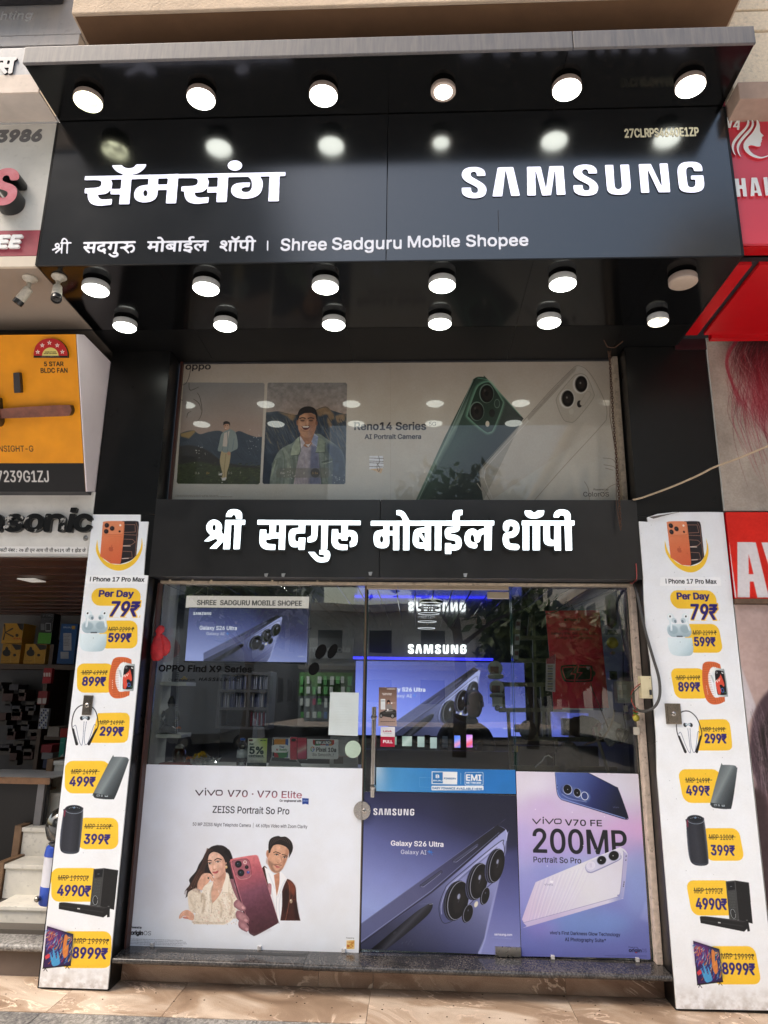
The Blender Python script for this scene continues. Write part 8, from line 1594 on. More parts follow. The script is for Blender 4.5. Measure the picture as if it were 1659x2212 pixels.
tag(wr.go('clear_wrapping', mat('crumpled_film', (.5, .52, .5), .08, coat=1)), 'crumpled clear film under the yellow flowers', 'wrapping')
p0, p1 = wpt(128, 1372, .27), wpt(345, 1366, .27); rb = MB().box(p0.x, p1.x, .26, .38, zl_+.001, zl_+.016, b=.002).go('red_book', mat('red_cover', (.35, .02, .02), .4)); tag(rb, 'flat red book lying at the left end of the ledge', 'book')
p = wpt(262, 1358, .42); jr = thing('brown_jar', 'brown glass jar with a domed lid behind the red book', 'jar', tuple(p)); hj = wpt(262, 1232, .42).z-p.z
MB().lathe([(.035, 0), (.042, .01), (.042, hj*.6), (.03, hj*.75)], p, seg=20).go('body', mat('brown_glass', (.06, .025, .012), .08, coat=1), jr, smooth=True, ang=50); MB().lathe([(.032, hj*.755), (.03, hj*.85), (.018, hj*.95), (.001, hj)], p, seg=20).go('lid', mat('grey_lid', (.3, .29, .27), .25), jr, smooth=True)
# water bottle
p = wpt(688, 1384, .29); hb_ = wpt(690, 1193, .29).z-p.z; rb_ = (wpt(724, 1300, .29).x-wpt(656, 1300, .29).x)/2
bo = thing('water_bottle', 'clear plastic water bottle with a blue cap on the ledge', 'bottle', tuple(p))
prof = [(rb_*.8, 0), (rb_, .012)]+[(rb_*(1 if k % 2 else .94), hb_*(.08+.055*k)) for k in range(12)]+[(rb_*.85, hb_*.79), (rb_*.42, hb_*.89), (rb_*.40, hb_*.92)]
MB().lathe(prof, p, seg=24).go('body', glass('bottle_plastic', (.86, .9, .9), .05), bo, smooth=True); MB().lathe([(rb_*.5, hb_*.915), (rb_*.5, hb_*.985), (rb_*.42, hb_)], p, seg=20).go('cap', mat('blue_cap', (.01, .12, .5), .35), bo, smooth=True, ang=40)
MB().lathe([(rb_*1.01, hb_*.3), (rb_*1.01, hb_*.58)], p, seg=24).go('label', mat('pale_label', (.55, .58, .6), .4), bo, smooth=True)
# ball chains
for k, u in enumerate((262, 246)):
    q = MB(); pa, pb_ = wpt(262+k*3, 440, .30), wpt(240+k*14, 1170, .30)
    for i in range(60): c = pa.lerp(pb_, i/59); q.lathe([(.0005, -.0032), (.0032, 0), (.0005, .0032)], c, seg=6)
    o = q.go('ball_chain', mat('white_bead', (.6, .6, .57), .4)); tag(o, ('left' if k else 'right')+' one of two white bead cords in front of the white shelves', 'cord'); o['kind'] = 'thing'
# red cloth bundle hung at the frame
pc = wpt(140, 430, .15); RC = mat('red_cloth', (.42, .015, .02), .65, var=.3, scale=30, bump=.4, bscale=40)
cb = thing('red_cloth_bundle', 'knotted red cloth bundle hanging on the frame beside the left glass', 'cloth bundle', tuple(pc))
def folds(pts, rs, name, ph):
    q = MB(); seg = 20; vs = []
    for i, (c, r) in enumerate(zip(pts, rs)): vs += [Vector(c)+Vector((math.cos(2*math.pi*k/seg)*r*(1+.18*math.sin(5*2*math.pi*k/seg+ph+i*.6)), math.sin(2*math.pi*k/seg)*r*.62*(1+.15*math.sin(4*2*math.pi*k/seg+i)), 0)) for k in range(seg)]
    n = len(pts); q.add(vs, [(i*seg+k, i*seg+(k+1) % seg, (i+1)*seg+(k+1) % seg, (i+1)*seg+k) for i in range(n-1) for k in range(seg)]+[tuple(range(seg))[::-1], tuple((n-1)*seg+k for k in range(seg))]); q.go(name, RC, cb, smooth=True)
g = lambda u, v: wpt(u, v, .12)
folds([g(142, 428), g(140, 445), g(132, 470), g(128, 488), g(126, 520), g(125, 570), g(122, 620), g(118, 650), g(112, 668)], [.012, .024, .027, .015, .030, .042, .040, .034, .018], 'bundle', 0)
folds([g(140, 488), g(158, 510), g(172, 540), g(180, 575), g(178, 610), g(170, 635)], [.012, .022, .03, .028, .02, .006], 'loose_end', 2)
# back shelves left and the green hook wall
sb = thing('case_shelf', 'shelves of upright phone cases tinted with blue screen light at the back left', 'shelf', (-.9, 2.9, PZ)); YS2 = 2.4
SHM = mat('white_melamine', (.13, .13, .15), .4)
for v in (750, 870, 992, 1122): p0, p1 = wpt(535, v, YS2), wpt(872, v-12, YS2); MB().box(p0.x, p1.x, YS2, YS2+.3, p0.z-.012, p0.z+.01).go('shelf_board', SHM, sb)
for u in (535, 738, 872): p = wpt(u, 900, YS2); MB().box(p.x-.012, p.x+.012, YS2+.002, YS2+.3, wpt(u, 1130, YS2).z, wpt(u, 740, YS2).z).go('divider', SHM, sb)
cs_ = [mat('case_a', (.30, .32, .55), .35), mat('case_b', (.06, .07, .18), .35), mat('case_c', (.45, .46, .6), .35), mat('case_d', (.10, .13, .3), .35), mat('case_e', (.55, .55, .62), .35)]  # blue cast of the wall screen is put into these colours
for (v0, v1) in ((760, 862), (880, 984)):
    u = 545
    while u < 865:
        w_ = 8+hr.random()*9; p0, p1 = wpt(u, v1, YS2+.05), wpt(u+w_, v0+hr.random()*20, YS2+.05)
        if not (728 < u < 742): MB().box(p0.x, p1.x-.004, YS2+.03+hr.random()*.03, YS2+.2, p0.z, p1.z).go('phone_case', cs_[hr.integers(5)], sb)
        u += w_
for k in range(8): p0, p1 = wpt(750+k*14, 1110, YS2+.02), wpt(760+k*14, 1015+(k % 2)*10, YS2+.02); MB().box(p0.x, p1.x, YS2+.02, YS2+.06, p0.z, p1.z).go('hanging_pack', [mat('pack_red', (.3, .03, .08), .4), cs_[2]][k % 2], sb)
gb = thing('hook_board', 'green pegboard with hanging accessory packs at the back of the shop', 'display board', (.1, 3.1, 1.8)); YH = 3.1
p0, p1 = wpt(1078, 905, YH), wpt(1450, 750, YH); MB().box(p0.x, p1.x, YH, YH+.02, p0.z, p1.z).go('green_panel', mat('green_panel', (.045, .12, .03), .5), gb)
p2 = wpt(1078, 1110, YH); MB().box(p0.x, p1.x, YH+.002, YH+.02, p2.z, p0.z-.001).go('grey_panel', mat('grey_peg_panel', (.10, .11, .12), .5), gb)
PK = [mat('pack_white', (.45, .47, .45), .35), mat('pack_grey', (.16, .17, .18), .35), mat('pack_blue', (.05, .12, .3), .35), mat('pack_green', (.1, .3, .1), .35), mat('pack_red', (.3, .03, .08), .4)]
for j, v in enumerate((775, 845, 925, 1015)):
    for k in range(9):
        if hr.random() < .15: continue
        u = 1085+k*40+hr.random()*8; h_ = 40+hr.random()*22; a_, b_ = wpt(u, v+h_, YH-.04), wpt(u+22+hr.random()*8, v, YH-.04); MB().box(a_.x, b_.x, YH-.05, YH-.03, a_.z, b_.z, b=.003).go('hanging_pack', PK[hr.integers(5) if j > 1 else (0 if k % 2 else 3)], gb)
mo = thing('brand_sign', 'dim grey lower case sign on the dark wall above the green pegboard', 'sign', (-.2, 3.2, 2)); p0, p1 = wpt(1150, 650, 3.2), wpt(1450, 515, 3.2); MB().box(p0.x, p1.x, 3.2, 3.22, p0.z, p1.z).go('board', mat('dark_sign_board', (.05, .05, .06), .4), mo)
txt3('lettering', 'motorola', 'I', 1152, 1430, 606, 40, 3.2, .004, mat('grey_sign_letter', (.16, .16, .17), .5), mo, vw=V2i, res=500, grow=.003)
# hp laptop cards on a rack and the slotted rack on the right
OLV = mat('olive_painted_steel', (.13, .125, .075), .5, var=.2, scale=20, dirt=.4)
V4i = view(2000, 2250, 2.37); YR2 = .95
rk2 = thing('slotted_rack', 'olive painted steel rack standing behind the right glass', 'rack', (.9, YR2, PZ))
def bar(u0, v0, u1, v1, t_=.018, Y=YR2):
    p0, p1 = W(*V4i(u0, v0), Y), W(*V4i(u1, v1), Y); d = Vector((p1[0]-p0[0], 0, p1[1]-p0[1])); n = Vector((-d.z, 0, d.x)).normalized()*t_/2; A = Vector((p0[0], Y, p0[1])); B = Vector((p1[0], Y, p1[1])); y = Vector((0, .03, 0))
    MB().hull([A-n, A+n, B+n, B-n], [A-n+y, A+n+y, B+n+y, B-n+y]).go('angle_bar', OLV, rk2)
for b_ in ((190, 715, 445, 712), (150, 930, 450, 928), (-20, 1155, 450, 1158), (-10, 1400, 470, 1398), (80, 1668, 1000, 1682), (100, 1945, 1150, 1960)): bar(*b_, .03)
for b_ in ((78, 1390, 110, 1960), (25, 1130, 40, 1420), (318, 500, 345, 1680), (460, 1400, 480, 1690), (535, 1690, 552, 1960), (395, 1150, 420, 1660), (290, 520, 270, 720)): bar(*b_, .022, YR2+.012)
hpc = thing('laptop_cards', 'column of round white laptop cards hanging on the rack near the door edge', 'display card', (*W(*V3d(1390, 1100), .9)[:1], .9, 1.5)); Yh = .9
for (u, v, rx, ry) in ((1385, 975, 68, 75), (1398, 1150, 66, 72)):
    p = wpt(u, v, Yh, V3d); r_ = wpt(u+rx, v, Yh, V3d).x-p.x; MB().lathe([(r_, 0), (r_, .01)], p, (0, 1, 0), 28).go('round_card', mat('dim_white_card', (.42, .43, .40), .5), hpc); a_, b_ = wpt(u-44, v+50, Yh-.004, V3d), wpt(u+30, v-16, Yh-.004, V3d)
    MB().box(a_.x, b_.x, Yh-.006, Yh-.002, a_.z, b_.z).go('laptop_print', mat('laptop_print', (.05, .07, .08), .3, col2=(.3, .12, .1), scale=30), hpc); q = wpt(u+5, v+75, Yh-.02, V3d); MB().lathe([(r_*1.05, -.006), (r_*1.05, .006)], q, (0, .25, 1), 28).go('tray', mat('dim_white_card', (.4, .4, .4), .5), hpc)
a_, b_ = wpt(1358, 1330, Yh, V3d), wpt(1450, 1240, Yh, V3d); MB().box(a_.x, b_.x, Yh, Yh+.005, a_.z, b_.z).go('text_card', MATS['dim_white_card'], hpc)
p = wpt(1405, 1342, Yh-.004, V3d); MB().lathe([(.020, 0), (.020, .008)], p, (0, 1, 0), 24).go('badge', DARK, hpc); txt3('lettering', 'hp', 'I', 1392, 1418, 1352, 17, Yh-.006, .002, WL, hpc, vw=V3d, shear=.3, res=1800)
# standing flyer boards at the left of the rack
def a8(C):
    for k in range(3): C.rr(150-8*k, 540+k*140, 195-8*k, 640+k*140, 6, ['b8b0b4', 'a9adb4', '9a9ea6'][k], a=.8); C.rr(155-8*k, 560+k*140, 190-8*k, 600+k*140, 3, '5a2a38', a=.7)
YQ = .8; C = Canvas(W(*V4i(120, 950), YQ)[0], W(*V4i(205, 500), YQ)[0], W(*V4i(130, 950), YQ)[1], W(*V4i(180, 470), YQ)[1], YQ, 400, '4c4a4e', vw=V4i); a8(C)
tag(sheet('slanted_flyer', C, th=.004, outline=[W(*V4i(*p), YQ) for p in [(125,945),(172,930),(205,480),(150,560)]], rough=.35), 'narrow slanted grey flyer hanging behind the door edge', 'flyer')
def a9(C):
    C.pg([(430,860),(530,860),(530,1240),(430,1240)], 'b9aeb2'); C.pg([(440,870),(525,870),(520,960),(440,960)], 'a8485a')
    for k in range(10): C.rr(452, 975+k*24, 500, 990+k*24, 3, ['8a7a5a', '5a5a6a'][k % 2], a=.7)
YQ = .62; C = Canvas(W(*V4i(432, 1200), YQ)[0], W(*V4i(528, 900), YQ)[0], W(*V4i(432, 1235), YQ)[1], W(*V4i(520, 868), YQ)[1], YQ, 500, 'a89ca2', vw=V4i); a9(C)
tag(sheet('price_list', C, th=.003, outline=[W(*V4i(*p), YQ) for p in [(432,1215),(524,1228),(526,868),(438,915)]], rough=.4), 'pale price list card hanging in front of the red poster edge', 'card')
# red poster
YQ = .72
def a10(C):
    C.pg([(400,400),(1100,400),(1100,1450),(400,1450)], grad=((700, 450), (740, 1380), [(0, 'e8384e'), (.4, 'e02a46'), (1, 'd02442')]))
    C.tx('iPhone 17', 632, 772, 553, 26, '1c1c1e', bold=1); C.el(618, 542, 10, 12, '1c1c1e'); C.tx('Incredible all-day', 555, 840, 641, 24, '1a1820', bold=.4); C.tx('battery life. Get up to 50%', 488, 918, 682, 24, '1a1820', bold=.4); C.tx('charge in 20 minutes.', 530, 880, 722, 24, '1a1820', bold=.4)
    o1 = curve([(580,1050),(575,1000),(610,972),(840,972),(878,1000),(882,1060),(880,1105),(850,1130),(640,1132),(600,1110)]); C.pg(o1, '12201a'); C.ln(curve([(600,1050),(595,1010),(620,992),(830,992),(858,1010),(862,1060),(858,1098),(835,1112),(650,1114),(618,1095),(600,1050)], 5, False), 8, 'e02a46')
    C.pg(curve([(880,1020,1),(900,1035),(906,1052),(895,1075),(882,1085,1)]), '12201a'); C.pg([(735,965),(665,1060),(710,1062),(700,1140),(785,1040),(738,1038),(752,965)], 'e02a46'); C.pg([(733,978),(680,1050),(722,1054),(712,1120),(768,1048),(725,1044),(742,978)], '12201a'); C.pg([(815,985),(858,985),(845,1015),(825,1012)], 'c9b4ba', a=.8)
C = Canvas(W(*V4i(428, 1300), YQ)[0], W(*V4i(1034, 1300), YQ)[0], W(*V4i(505, 1396), YQ)[1], W(*V4i(430, 448), YQ)[1], YQ, 560, 'a81c32', vw=V4i); a10(C)
ro2 = [W(*V4i(*p), YQ) for p in [(508,1392),(1032,1378),(975,800),(942,452),(430,458),(465,850)]]
rp = sheet('red_phone_poster', C, th=.012, outline=ro2, rough=.3, edge=mat('dark_green_rim', (.02, .05, .04), .4)); tag(rp, 'tall red poster with a black battery symbol leaning inside the right window', 'poster')
p0, p1 = wpt(592, 1386, YQ-.006, V4i), wpt(985, 1378, YQ-.006, V4i); MB().box(p0.x, p1.x, YQ-.008, YQ-.002, p0.z-.006, p0.z+.004).go('white_strip', mat('white_strip', (.6, .6, .6), .4), rp)
# charm of black doll, fringe and yellow ball
YQ = .4; ch2 = thing('hanging_charm', 'black doll mask with a fringe above a yellow ball hanging beside the red poster', 'charm', tuple(wpt(1060, 330, YQ, V4i)))
w2 = lambda u, v: wpt(u, v, YQ, V4i)
MB().tube([w2(1040, 320), w2(1045, 380), w2(1052, 440)], .003, 6).go('string', RUST, ch2)
BKF = mat('black_mask', (.015, .014, .014), .4, bump=.3, bscale=60); r1 = w2(1115, 500).x-w2(1055, 500).x
MB().lathe([(.001, .0), (r1*.8, .03), (r1*.9, .07), (r1*.75, .1), (r1*1.05, .13), (r1, .18), (r1*.6, .22), (.001, .235)], w2(1060, 632), (0, 0, 1), 16).go('mask', BKF, ch2, smooth=True)
q = MB()
for k in range(12): a_ = w2(1022+k*7, 640); q.tube([a_, a_+Vector((0, -.01, -.015)), a_+Vector(((k-6)*.002, 0, -.03))], .003, 5)
q.go('fringe', BKF, ch2); r2_ = w2(1116, 762).x-w2(1066, 762).x; q = MB(); c = w2(1066, 762)
for k in range(14): an = math.pi*k/14; q.tube([c+Vector((math.cos(an)*r2_*math.sin(t_), math.sin(an)*r2_*math.sin(t_), r2_*math.cos(t_))) for t_ in [2*math.pi*j/16 for j in range(17)]], r2_*.12, 5, caps=False)
q.go('yellow_ball', mat('yellow_thread_ball', (.38, .28, .02), .5), ch2, smooth=True); MB().lathe([(.001, 0), (.02, .012), (.008, .02), (.001, .028)], w2(1070, 875), seg=6).go('tassel', mat('foil_star', (.5, .45, .35), .3, metal=.6), ch2)
# switch boards, cables, chrome lamp, sack
x0, x1 = W(*V4i(1112, 1330), .3)[0], W(*V4i(1272, 1130), .3)[0]; z0, z1 = W(*V4i(1112, 1332), .3)[1], W(*V4i(1112, 1125), .3)[1]
jb = thing('switch_board', 'pale switch board with four sockets on the inner wall behind the right glass', 'switch board', ((x0+x1)/2, .3, z0))
MB().box(x0, x1, .29, .36, z0, z1, b=.004).go('box', mat('pale_plastic', (.42, .43, .38), .45, dirt=.2), jb)
for i in range(2):
    for j in range(2): a_, b_ = wpt(1116+i*44, 1210+j*92, .288, V4i), wpt(1154+i*44, 1158+j*92, .288, V4i); MB().box(a_.x, b_.x, .283, .2905, a_.z, b_.z, b=.003).go('switch', mat('glossy_switch', (.6, .62, .6), .15, coat=1), jb)
q = wpt(1383, 1182, -.02, V4i); a_, b_ = wpt(1342, 1288, -.02, V4i), wpt(1428, 1078, -.02, V4i)
eb = thing('outer_switch_box', 'cream electric box on the inner edge of the right pillar with wires entering it', 'electric box', tuple(q)); MB().box(a_.x, b_.x, -.03, .03, a_.z, b_.z, b=.004).go('box', mat('cream_plastic', (.60, .52, .33), .4, dirt=.3), eb); MB().box(b_.x-.018, b_.x-.004, -.034, -.0305, a_.z+.02, a_.z+.05).go('knockout', DARK, eb)
for v_ in (1100, 1270): MB().lathe([(.003, 0), (.003, .003)], wpt(1420, v_, -.031, V4i), (0, -1, 0), 8).go('screw', STEEL, eb)
GC = mat('grey_cable', (.055, .052, .05), .5)
def cable(name, pts, r, m, label, vw=V4i, grp=None):
    P_ = [wpt(u, v, y, vw) for u, v, y in pts]; Q_ = []
    for i in range(len(P_)-1):
        a, b, c, d = P_[max(i-1, 0)], P_[i], P_[i+1], P_[min(i+2, len(P_)-1)]
        for k in range(6): t_ = k/6; Q_.append(.5*((2*b)+(c-a)*t_+(2*a-5*b+4*c-d)*t_*t_+(3*b-a-3*c+d)*t_**3))
    Q_.append(P_[-1]); o = MB().tube(Q_, r, 8).go(name, m, smooth=True); tag(o, label, 'cable', grp); return o
cable('cable', [(1268, 190, .1), (1300, 300, -.02), (1335, 470, -.03), (1385, 680, -.035), (1450, 900, -.035), (1505, 1090, -.035), (1515, 1250, -.035), (1480, 1350, -.035), (1410, 1402, -.02), (1330, 1408, .05), (1270, 1380, .1)], .0085, GC, 'thick grey cable looping over the right banner edge')
for i_, (pts, c_, lb) in enumerate((([(1330, 1150, -.035), (1280, 1190, .05), (1245, 1240, .08), (1250, 1320, .08), (1290, 1390, .06)], (.3, .03, .02), 'thin red wire bent beside the cream electric box'), ([(1325, 1175, -.035), (1270, 1230, .05), (1238, 1280, .08), (1262, 1350, .08), (1330, 1405, .04)], (.02, .05, .03), 'thin dark green wire bent below the red wire'), ([(1290, 10, -.012), (1296, 100, -.012), (1292, 160, -.01), (1250, 200, .1), (1230, 180, .13)], (.35, .06, .05), 'thin red twisted wire hanging off the name board corner'), ([(1110, 250, .3), (1150, 500, .3), (1165, 700, .3), (1168, 1120, .3)], (.02, .02, .02), 'thin black wire running down inside the right glass'), ([(1125, 260, .28), (1200, 600, .28), (1250, 950, .27), (1265, 1130, .27)], (.03, .03, .03), 'thin black wire bowing towards the plaster post'), ([(1180, 1340, .3), (1172, 1440, .3), (1190, 1560, .32), (1160, 1600, .35)], (.02, .02, .02), 'short black wire hanging under the inner switch board'), ([(1085, 1400, .34), (1070, 1480, .34), (1030, 1580, .36), (960, 1670, .4), (800, 1730, .5)], (.22, .17, .13), 'tangled beige cable sagging below the red poster'), ([(240, 440, .6), (330, 490, .6), (480, 480, .6), (700, 400, .55), (900, 330, .5), (1080, 270, .4)], (.02, .02, .02), 'black wire sagging across the top of the right window'))): cable('wire', pts, .003 if i_ != 6 else .006, mat('wire_%d' % i_, c_, .5), lb)
cable('street_cable', [(1367, 1079.5, -.02), (1390, 1074, -.05), (1455, 1050, -.14), (1510, 1026, -.25), (1543, 1009, -.31), (1600, 988, -.42), (1663, 962, -.55), (1760, 925, -.8)], .006, mat('beige_dusty_cable', (.45, .34, .23), .7, var=.15, scale=40), 'beige dusty cable rising to the right across the pillar and hair poster', vw=DV)
p = wpt(1293, 1498, .12, V4i); lc = thing('lemon_chilli_charm', 'lemon and chilli charm hanging on wires beside the plaster post', 'charm', tuple(p)); LEM = mat('lemon_skin', (.42, .36, .04), .45, bump=.3, bscale=160)
MB().lathe([(.001, -.022), (.013, -.018), (.020, -.006), (.020, .006), (.013, .016), (.001, .021)], wpt(1290, 1472, .12, V4i), seg=16).go('lemon', LEM, lc, smooth=True); MB().lathe([(.001, 0), (.009, .004), (.007, .012), (.001, .014)], wpt(1292, 1500, .12, V4i), seg=12).go('charcoal', DARK, lc, smooth=True)
for k, (du, dv, c_) in enumerate(((-30, -8, (.25, .06, .01)), (26, -4, (.35, .03, .01)), (-22, 14, (.04, .16, .02)), (-34, 22, (.28, .03, .01)), (28, -18, (.05, .2, .02)))): o_ = wpt(1285, 1415+k*8, .12, V4i); e_ = wpt(1285+du, 1415+k*8+dv, .11, V4i); MB().tube([o_, o_.lerp(e_, .5)+Vector((0, 0, .006)), e_], [.005, .006, .001], 7).go('chilli', mat('chilli_%d' % k, c_, .3), lc, smooth=True)
p = wpt(1296, 1598, .14, V4i); cbx = MB().box(p.x-.016, p.x+.016, .13, .16, p.z-.022, p.z+.022, b=.004).go('cable_clip_box', mat('clip_white', (.55, .5, .42), .5)); tag(cbx, 'small white clip box low on the plaster post', 'clip box')
p = wpt(1190, 1385, .3, V4i); cbx = MB().box(p.x-.014, p.x+.014, .29, .31, p.z-.02, p.z+.02, b=.003).go('inline_switch', mat('clip_white', (.55, .5, .42), .5)); cbx.rotation_euler = (0, 0, 0); tag(cbx, 'white inline switch on the wire below the inner switch board', 'switch')
p = wpt(1140, 1630, .45, V4i); hl = thing('chrome_lamp', 'crumpled clear bag with a shiny chrome lamp head near the right wall', 'lamp', tuple(p))
MB().lathe([(.012, -.07), (.03, -.055), (.042, -.02), (.045, .01), (.038, .016)], p+Vector((.02, 0, -.01)), (.6, -.5, -.45), 24).go('reflector', CHROME, hl, smooth=True, ang=60); q = MB()
bm2 = bmesh.new(); bmesh.ops.create_icosphere(bm2, subdivisions=3, radius=.075)
for v in bm2.verts: v.co = p+Vector((-.035, .05, .01))+Vector((v.co.x*1.0, v.co.y*.7, v.co.z*1.1))*(1+.18*math.sin(v.co.x*70+v.co.z*40)*math.cos(v.co.z*90))
q.add([v.co[:] for v in bm2.verts], [[v.index for v in f.verts] for f in bm2.faces]); bm2.free(); q.go('bag', mat('grey_film_bag', (.3, .3, .31), .2, coat=.6, var=.3, scale=30), hl)
def lump(name, u, v, Y, rx, ry, rz, m, label, cat, f=26, amp=.12):
    c = wpt(u, v, Y, V4i); b = bmesh.new(); bmesh.ops.create_icosphere(b, subdivisions=4, radius=1)
    for w in b.verts: n_ = w.co.copy(); k_ = 1+amp*(math.sin(n_.x*f*.3+n_.z*5)*math.cos(n_.z*f*.35+n_.y*3)+.5*math.sin(n_.z*f+n_.x*7)); w.co = c+Vector((n_.x*rx*k_, n_.y*ry*k_, n_.z*rz*k_))
    me = bpy.data.meshes.new(name); b.to_mesh(me); b.free(); o = link(name, me, None, m, smooth=True); tag(o, label, cat); return o
lump('grey_sack', 645, 1850, .85, .085, .07, .105, mat('grey_sack_cloth', (.13, .125, .12), .8, bump=.5, bscale=60), 'crumpled grey sack on the lower rack shelf behind the right glass', 'sack')
lump('black_bag', 265, 1590, .9, .06, .06, .07, mat('black_bag_cloth', (.012, .012, .014), .6), 'small round black bag on the rack beside the door edge', 'bag', amp=.04)
lump('black_bag', 790, 1560, 1.2, .14, .08, .08, mat('black_bag_cloth', (.012, .012, .014), .6), 'wide black bag on the rack under the red poster', 'bag', amp=.05)
for (u0, v0, u1, v1, Y, c_, nm, lb) in ((730, 1745, 930, 1930, .9, (.07, .075, .10), 'grey_board', 'dull blue grey board on the lower rack shelf beside the sack'), (180, 1740, 440, 1930, 1.0, (.014, .015, .018), 'dark_carton', 'dark carton on the lower rack shelf near the door edge'), (150, 1735, 172, 1800, .85, (.45, .30, .03), 'yellow_pack', 'narrow yellow pack standing near the door edge'), (505, 1420, 640, 1660, 1.5, (.10, .13, .45), 'blue_lit_panel', 'blue panel seen behind the rack under the red poster'), (660, 1430, 840, 1500, 1.5, (.10, .13, .45), 'blue_lit_panel', 'short blue panel above the wide black bag'), (150, 1540, 320, 1610, .93, (.05, .055, .06), 'dark_printer', 'dark boxy printer on the rack next to the door edge'), (1040, 1030, 1110, 1110, .7, (.05, .052, .058), 'dark_meter', 'small dark box on the inner wall beside the red poster'), (600, 1480, 760, 1640, 1.3, (.16, .17, .18), 'grey_cabinet', 'grey cabinet behind the rack below the red poster')):
    a_, b_ = wpt(u0, v1, Y, V4i), wpt(u1, v0, Y, V4i); em = dict(emit=(.16, .2, .85), es=.35) if 'blue_lit' in nm else {}
    o = MB().box(a_.x, b_.x, Y, Y+.08, a_.z, b_.z, b=.004).go(nm, mat(nm+'_paint', c_, .45, var=.15, scale=9, **em)); tag(o, lb, nm.split('_')[-1] if nm != 'blue_lit_panel' else 'panel')
def prop(pts, w, m, name, label, cat):
    P_ = [wpt(u, v, Y, V4i) for u, v, Y in pts]; o = MB().tube(P_, w, 8).go(name, m, smooth=True); tag(o, label, cat)
prop([(905, 1560, .5), (930, 1690, .5), (975, 1820, .5), (1030, 2000, .5)], .011, mat('pale_stick', (.28, .25, .2), .6), 'pale_stick', 'pale stick leaning below the red poster inside the right window', 'stick')
prop([(332, 1940, .3), (400, 1880, .3), (425, 1840, .3), (460, 1828, .3), (495, 1850, .3)], .004, mat('white_hook_wire', (.6, .6, .6), .3), 'bent_hook', 'bent white hook wire low in the right window', 'hook')
prop([(860, 1140, .38), (880, 1220, .38), (930, 1330, .38), (1000, 1500, .38), (1025, 1570, .38)], .003, RUST, 'dry_twig', 'thin dry twig in front of the red poster', 'twig')
lump('pink_cloth', 945, 1600, .8, .05, .05, .05, mat('pink_cloth', (.22, .10, .10), .8), 'faded pink cloth bundle under the red poster corner', 'cloth', amp=.15)
for (u, v, lb) in ((695, 1941, 'left'), (727, 1937, 'right'), (712, 1929, 'upper middle')): p = wpt(u, v, .93, V4i); o = MB().box(p.x-.01, p.x+.01, .92, .94, p.z-.005, p.z+.006).go('paper_crumb', mat('white_crumb', (.7, .7, .7), .6)); tag(o, 'tiny white paper scrap on the lowest rack bar, '+lb+' of the three', 'paper scrap', 'paper scraps on the lowest rack bar')
# two people passing in the street are not built; weak room light comes from the lit things above
gq = MB(); gr_ = np.random.default_rng(5)
for k in range(90):
    x, y = gr_.uniform(-2.4, 2.2), gr_.uniform(-.28, .13); s_ = gr_.uniform(.0015, .005); a_ = gr_.uniform(0, 3.1); p = [Vector((x+s_*math.cos(a_+q)*(1+.4*gr_.random()), y+s_*math.sin(a_+q), .0006)) for q in (0, 1.7, 3.3, 4.8)]; gq.hull(p, [q+Vector((0, 0, s_*.4)) for q in p])
tag(gq.go('grit', mat('dark_grit', (.09, .065, .045), .9, var=.5, scale=9)), 'tiny dark grit scattered over the forecourt tiles', 'grit', kind='stuff')
# ================================================================ ACROSS THE STREET (seen in the glass and the glossy boards)
gr2 = box('far_ground', -80, 80, -90, -30, -1.3, -1.12, mat('dusty_ground', (.16, .12, .09), .9)); tag(gr2, kind='structure')
pv = box('far_pavement', -60, 60, -42, -38, -1.3, -1.0, mat('far_paving', (.22, .19, .16), .8)); tag(pv, kind='structure')
FW = mat('far_cream_wall', (.72, .68, .60), .8, var=.1, scale=2); FW2 = mat('far_grey_wall', (.34, .33, .32), .8, var=.1, scale=2); FG = mat('far_window_glass', (.02, .025, .03), .1); FB = mat('far_sunlit_band', (.62, .50, .36), .8)
def far_house(x0, x1, y0, y1, h, m, label, bands=True):
    t = thing('far_building', label, 'building', ((x0+x1)/2, y1, 0)); MB().box(x0, x1, y0, y1, -.1, h).go('walls', m, t)
    n = int((x1-x0)/3.2)
    for fl_ in range(int(h/3.3)):
        z = 1.1+fl_*3.3
        if bands: MB().box(x0-.3, x1+.3, y0-.3, y1+.9, z-1.15 if fl_ else h-.5, z-.85 if fl_ else h).go('balcony_band', FB, t)
        for k in range(n): xa_ = x0+.8+k*(x1-x0-1)/n; MB().box(xa_, xa_+1.6, y1-.05, y1+.03, z, z+1.5).go('window', FG, t)
        ny = int(abs(y1-y0)/3.5)
        for k in range(ny):
            ya = y0+1+k*3.5
            for xx in (x0, x1): MB().box(xx-.03, xx+.03, ya, ya+1.7, z, z+1.5).go('window', FG, t)
far_house(8.2, 24, -52, -17, 15.5, FW, 'cream five storey block across the street on the right')
far_house(-50, -8.5, -60, -27, 31, FW2, 'tall grey block added across the street on the left to darken the fascia reflection', False)  # added height hides bright sky from the left fascia's reflection
far_house(4.0, 7.4, -62, -46, 14, mat('far_white_wall', (.85, .84, .8), .8), 'narrow white block far across the street beside the cream one')
far_house(-7.5, 3.9, -62, -44, 7.5, FW, 'low cream house far across the street')
LEAF = mat('leaf_green', (.05, .085, .02), .5, var=.5, scale=1.2, col2=(.12, .16, .04)); BARK = mat('tree_bark', (.10, .075, .055), .9, bump=.5, bscale=20)
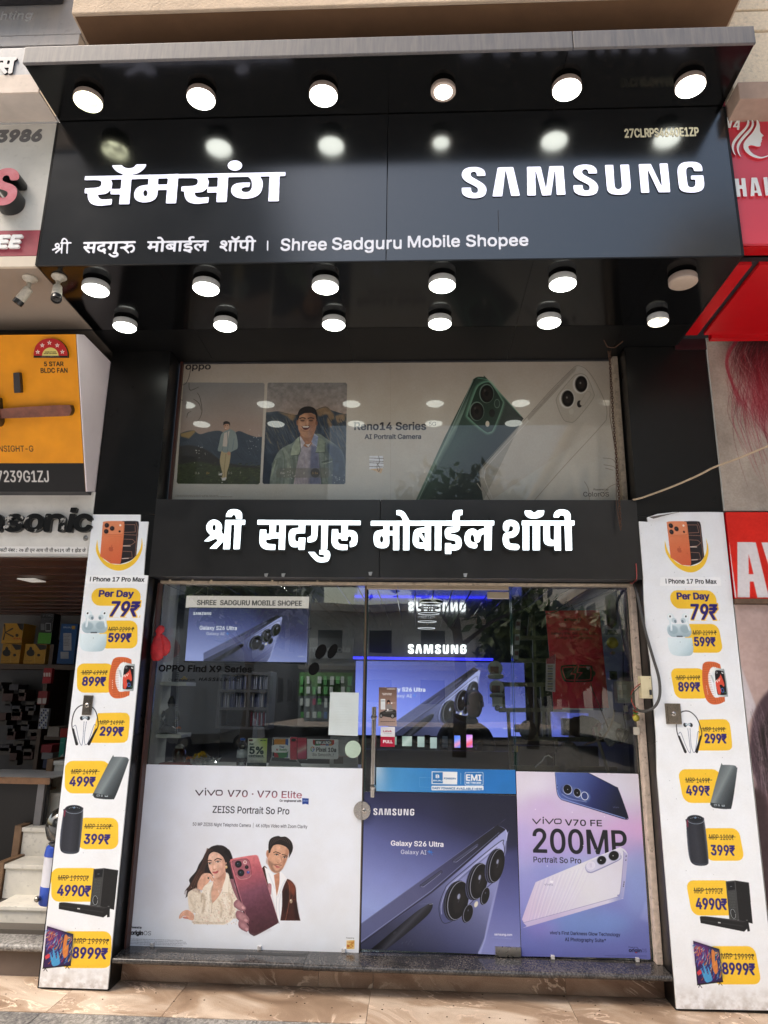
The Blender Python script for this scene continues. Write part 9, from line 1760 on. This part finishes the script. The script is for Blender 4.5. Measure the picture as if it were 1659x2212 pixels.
def tree(x, y, h, r, label, seed, n=2600):
    rr_ = np.random.default_rng(seed); t = thing('street_tree', label, 'tree', (x, y, -.1))
    q = MB().tube([(x, y, -.1), (x+.1, y, h*.25), (x-.1, y+.1, h*.5), (x, y, h*.8)], [.22, .17, .12, .04], 9)
    for k in range(9): a_ = k*2.4; z_ = h*(.35+.05*k); q.tube([(x, y, z_), (x+math.cos(a_)*r*.4, y+math.sin(a_)*r*.4, z_+r*.3), (x+math.cos(a_)*r*.8, y+math.sin(a_)*r*.8, z_+r*.5)], [.08, .05, .02], 6)
    q.go('trunk', BARK, t, smooth=True)
    cl = rr_.normal(size=(26, 3)); cl /= np.linalg.norm(cl, axis=1)[:, None]; cl = cl*rr_.random((26, 1))**.4*np.array([r, r, r*.8])*.85; vs = []; fs = []
    for k in range(n):
        c = cl[rr_.integers(26)]+rr_.normal(size=3)*r*.17+np.array([x, y, h*.72]); u_ = rr_.normal(size=3); u_ /= np.linalg.norm(u_); w_ = np.cross(u_, rr_.normal(size=3)); w_ /= np.linalg.norm(w_); s_ = .16+.14*rr_.random(); b_ = len(vs); vs += [c-u_*s_, c+w_*s_*.4, c+u_*s_, c-w_*s_*.4]; fs.append((b_, b_+1, b_+2, b_+3))
    MB().add(vs, fs).go('crown', LEAF, t)
tree(1.2, -17, 8.6, 2.6, 'leafy street tree straight across from the glass door', 1, 5200); tree(-5.5, -19, 7.2, 2.5, 'second leafy street tree left of the one across from the door', 2); tree(6.0, -24, 4.6, 2.2, 'lower bushy street tree in front of the cream block', 3, 4200); tree(-13, -22, 8, 3, 'street tree at the far left across the road', 4, 1800); tree(3.9, -20.5, 4.6, 1.8, 'small bushy tree beside the tall one across the road', 6, 3000)
# white parked car across the road
cr_ = thing('parked_car', 'white sport utility car parked across the street, seen mirrored in the left glass', 'car', (-9.9, -32, -.2))
WP = mat('white_car_paint', (.75, .75, .76), .25, coat=1, var=.02); CG = mat('car_glass', (.015, .018, .02), .05, coat=1)
def carpoly(p, y0, y1): return [(-12.2+x, y0-8, z-1.1) for x, z in p], [(-12.2+x, y1-8, z-1.1) for x, z in p]
a_, b_ = carpoly([(0, .45), (.05, .9), (.5, 1.0), (1.15, 1.1), (4.3, 1.1), (4.45, .95), (4.5, .5), (4.3, .32), (.2, .32)], -24.9, -23.1); MB().hull(a_, b_).go('body', WP, cr_)
a_, b_ = carpoly([(1.1, 1.101), (1.75, 1.62), (2.3, 1.68), (3.7, 1.66), (4.3, 1.101)], -24.8, -23.2); MB().hull(a_, b_).go('cabin', WP, cr_)
a_, b_ = carpoly([(1.4, 1.15), (1.85, 1.56), (3.65, 1.56), (4.05, 1.15)], -24.81, -23.19); MB().hull(a_, b_).go('window', CG, cr_)
for x_ in (-11.3, -8.5):
    for y_ in (-31.15, -32.85): w_ = MB().lathe([(.20, -.1), (.34, -.11), (.36, -.05), (.36, .05), (.34, .11), (.20, .1)], (x_, y_, -.74), (0, 1, 0), 24).go('wheel', mat('tyre', (.02, .02, .02), .7), cr_, smooth=True, ang=40); MB().lathe([(.2, -.105), (.2, .105)], (x_, y_, -.74), (0, 1, 0), 18).go('rim', STEEL, w_)
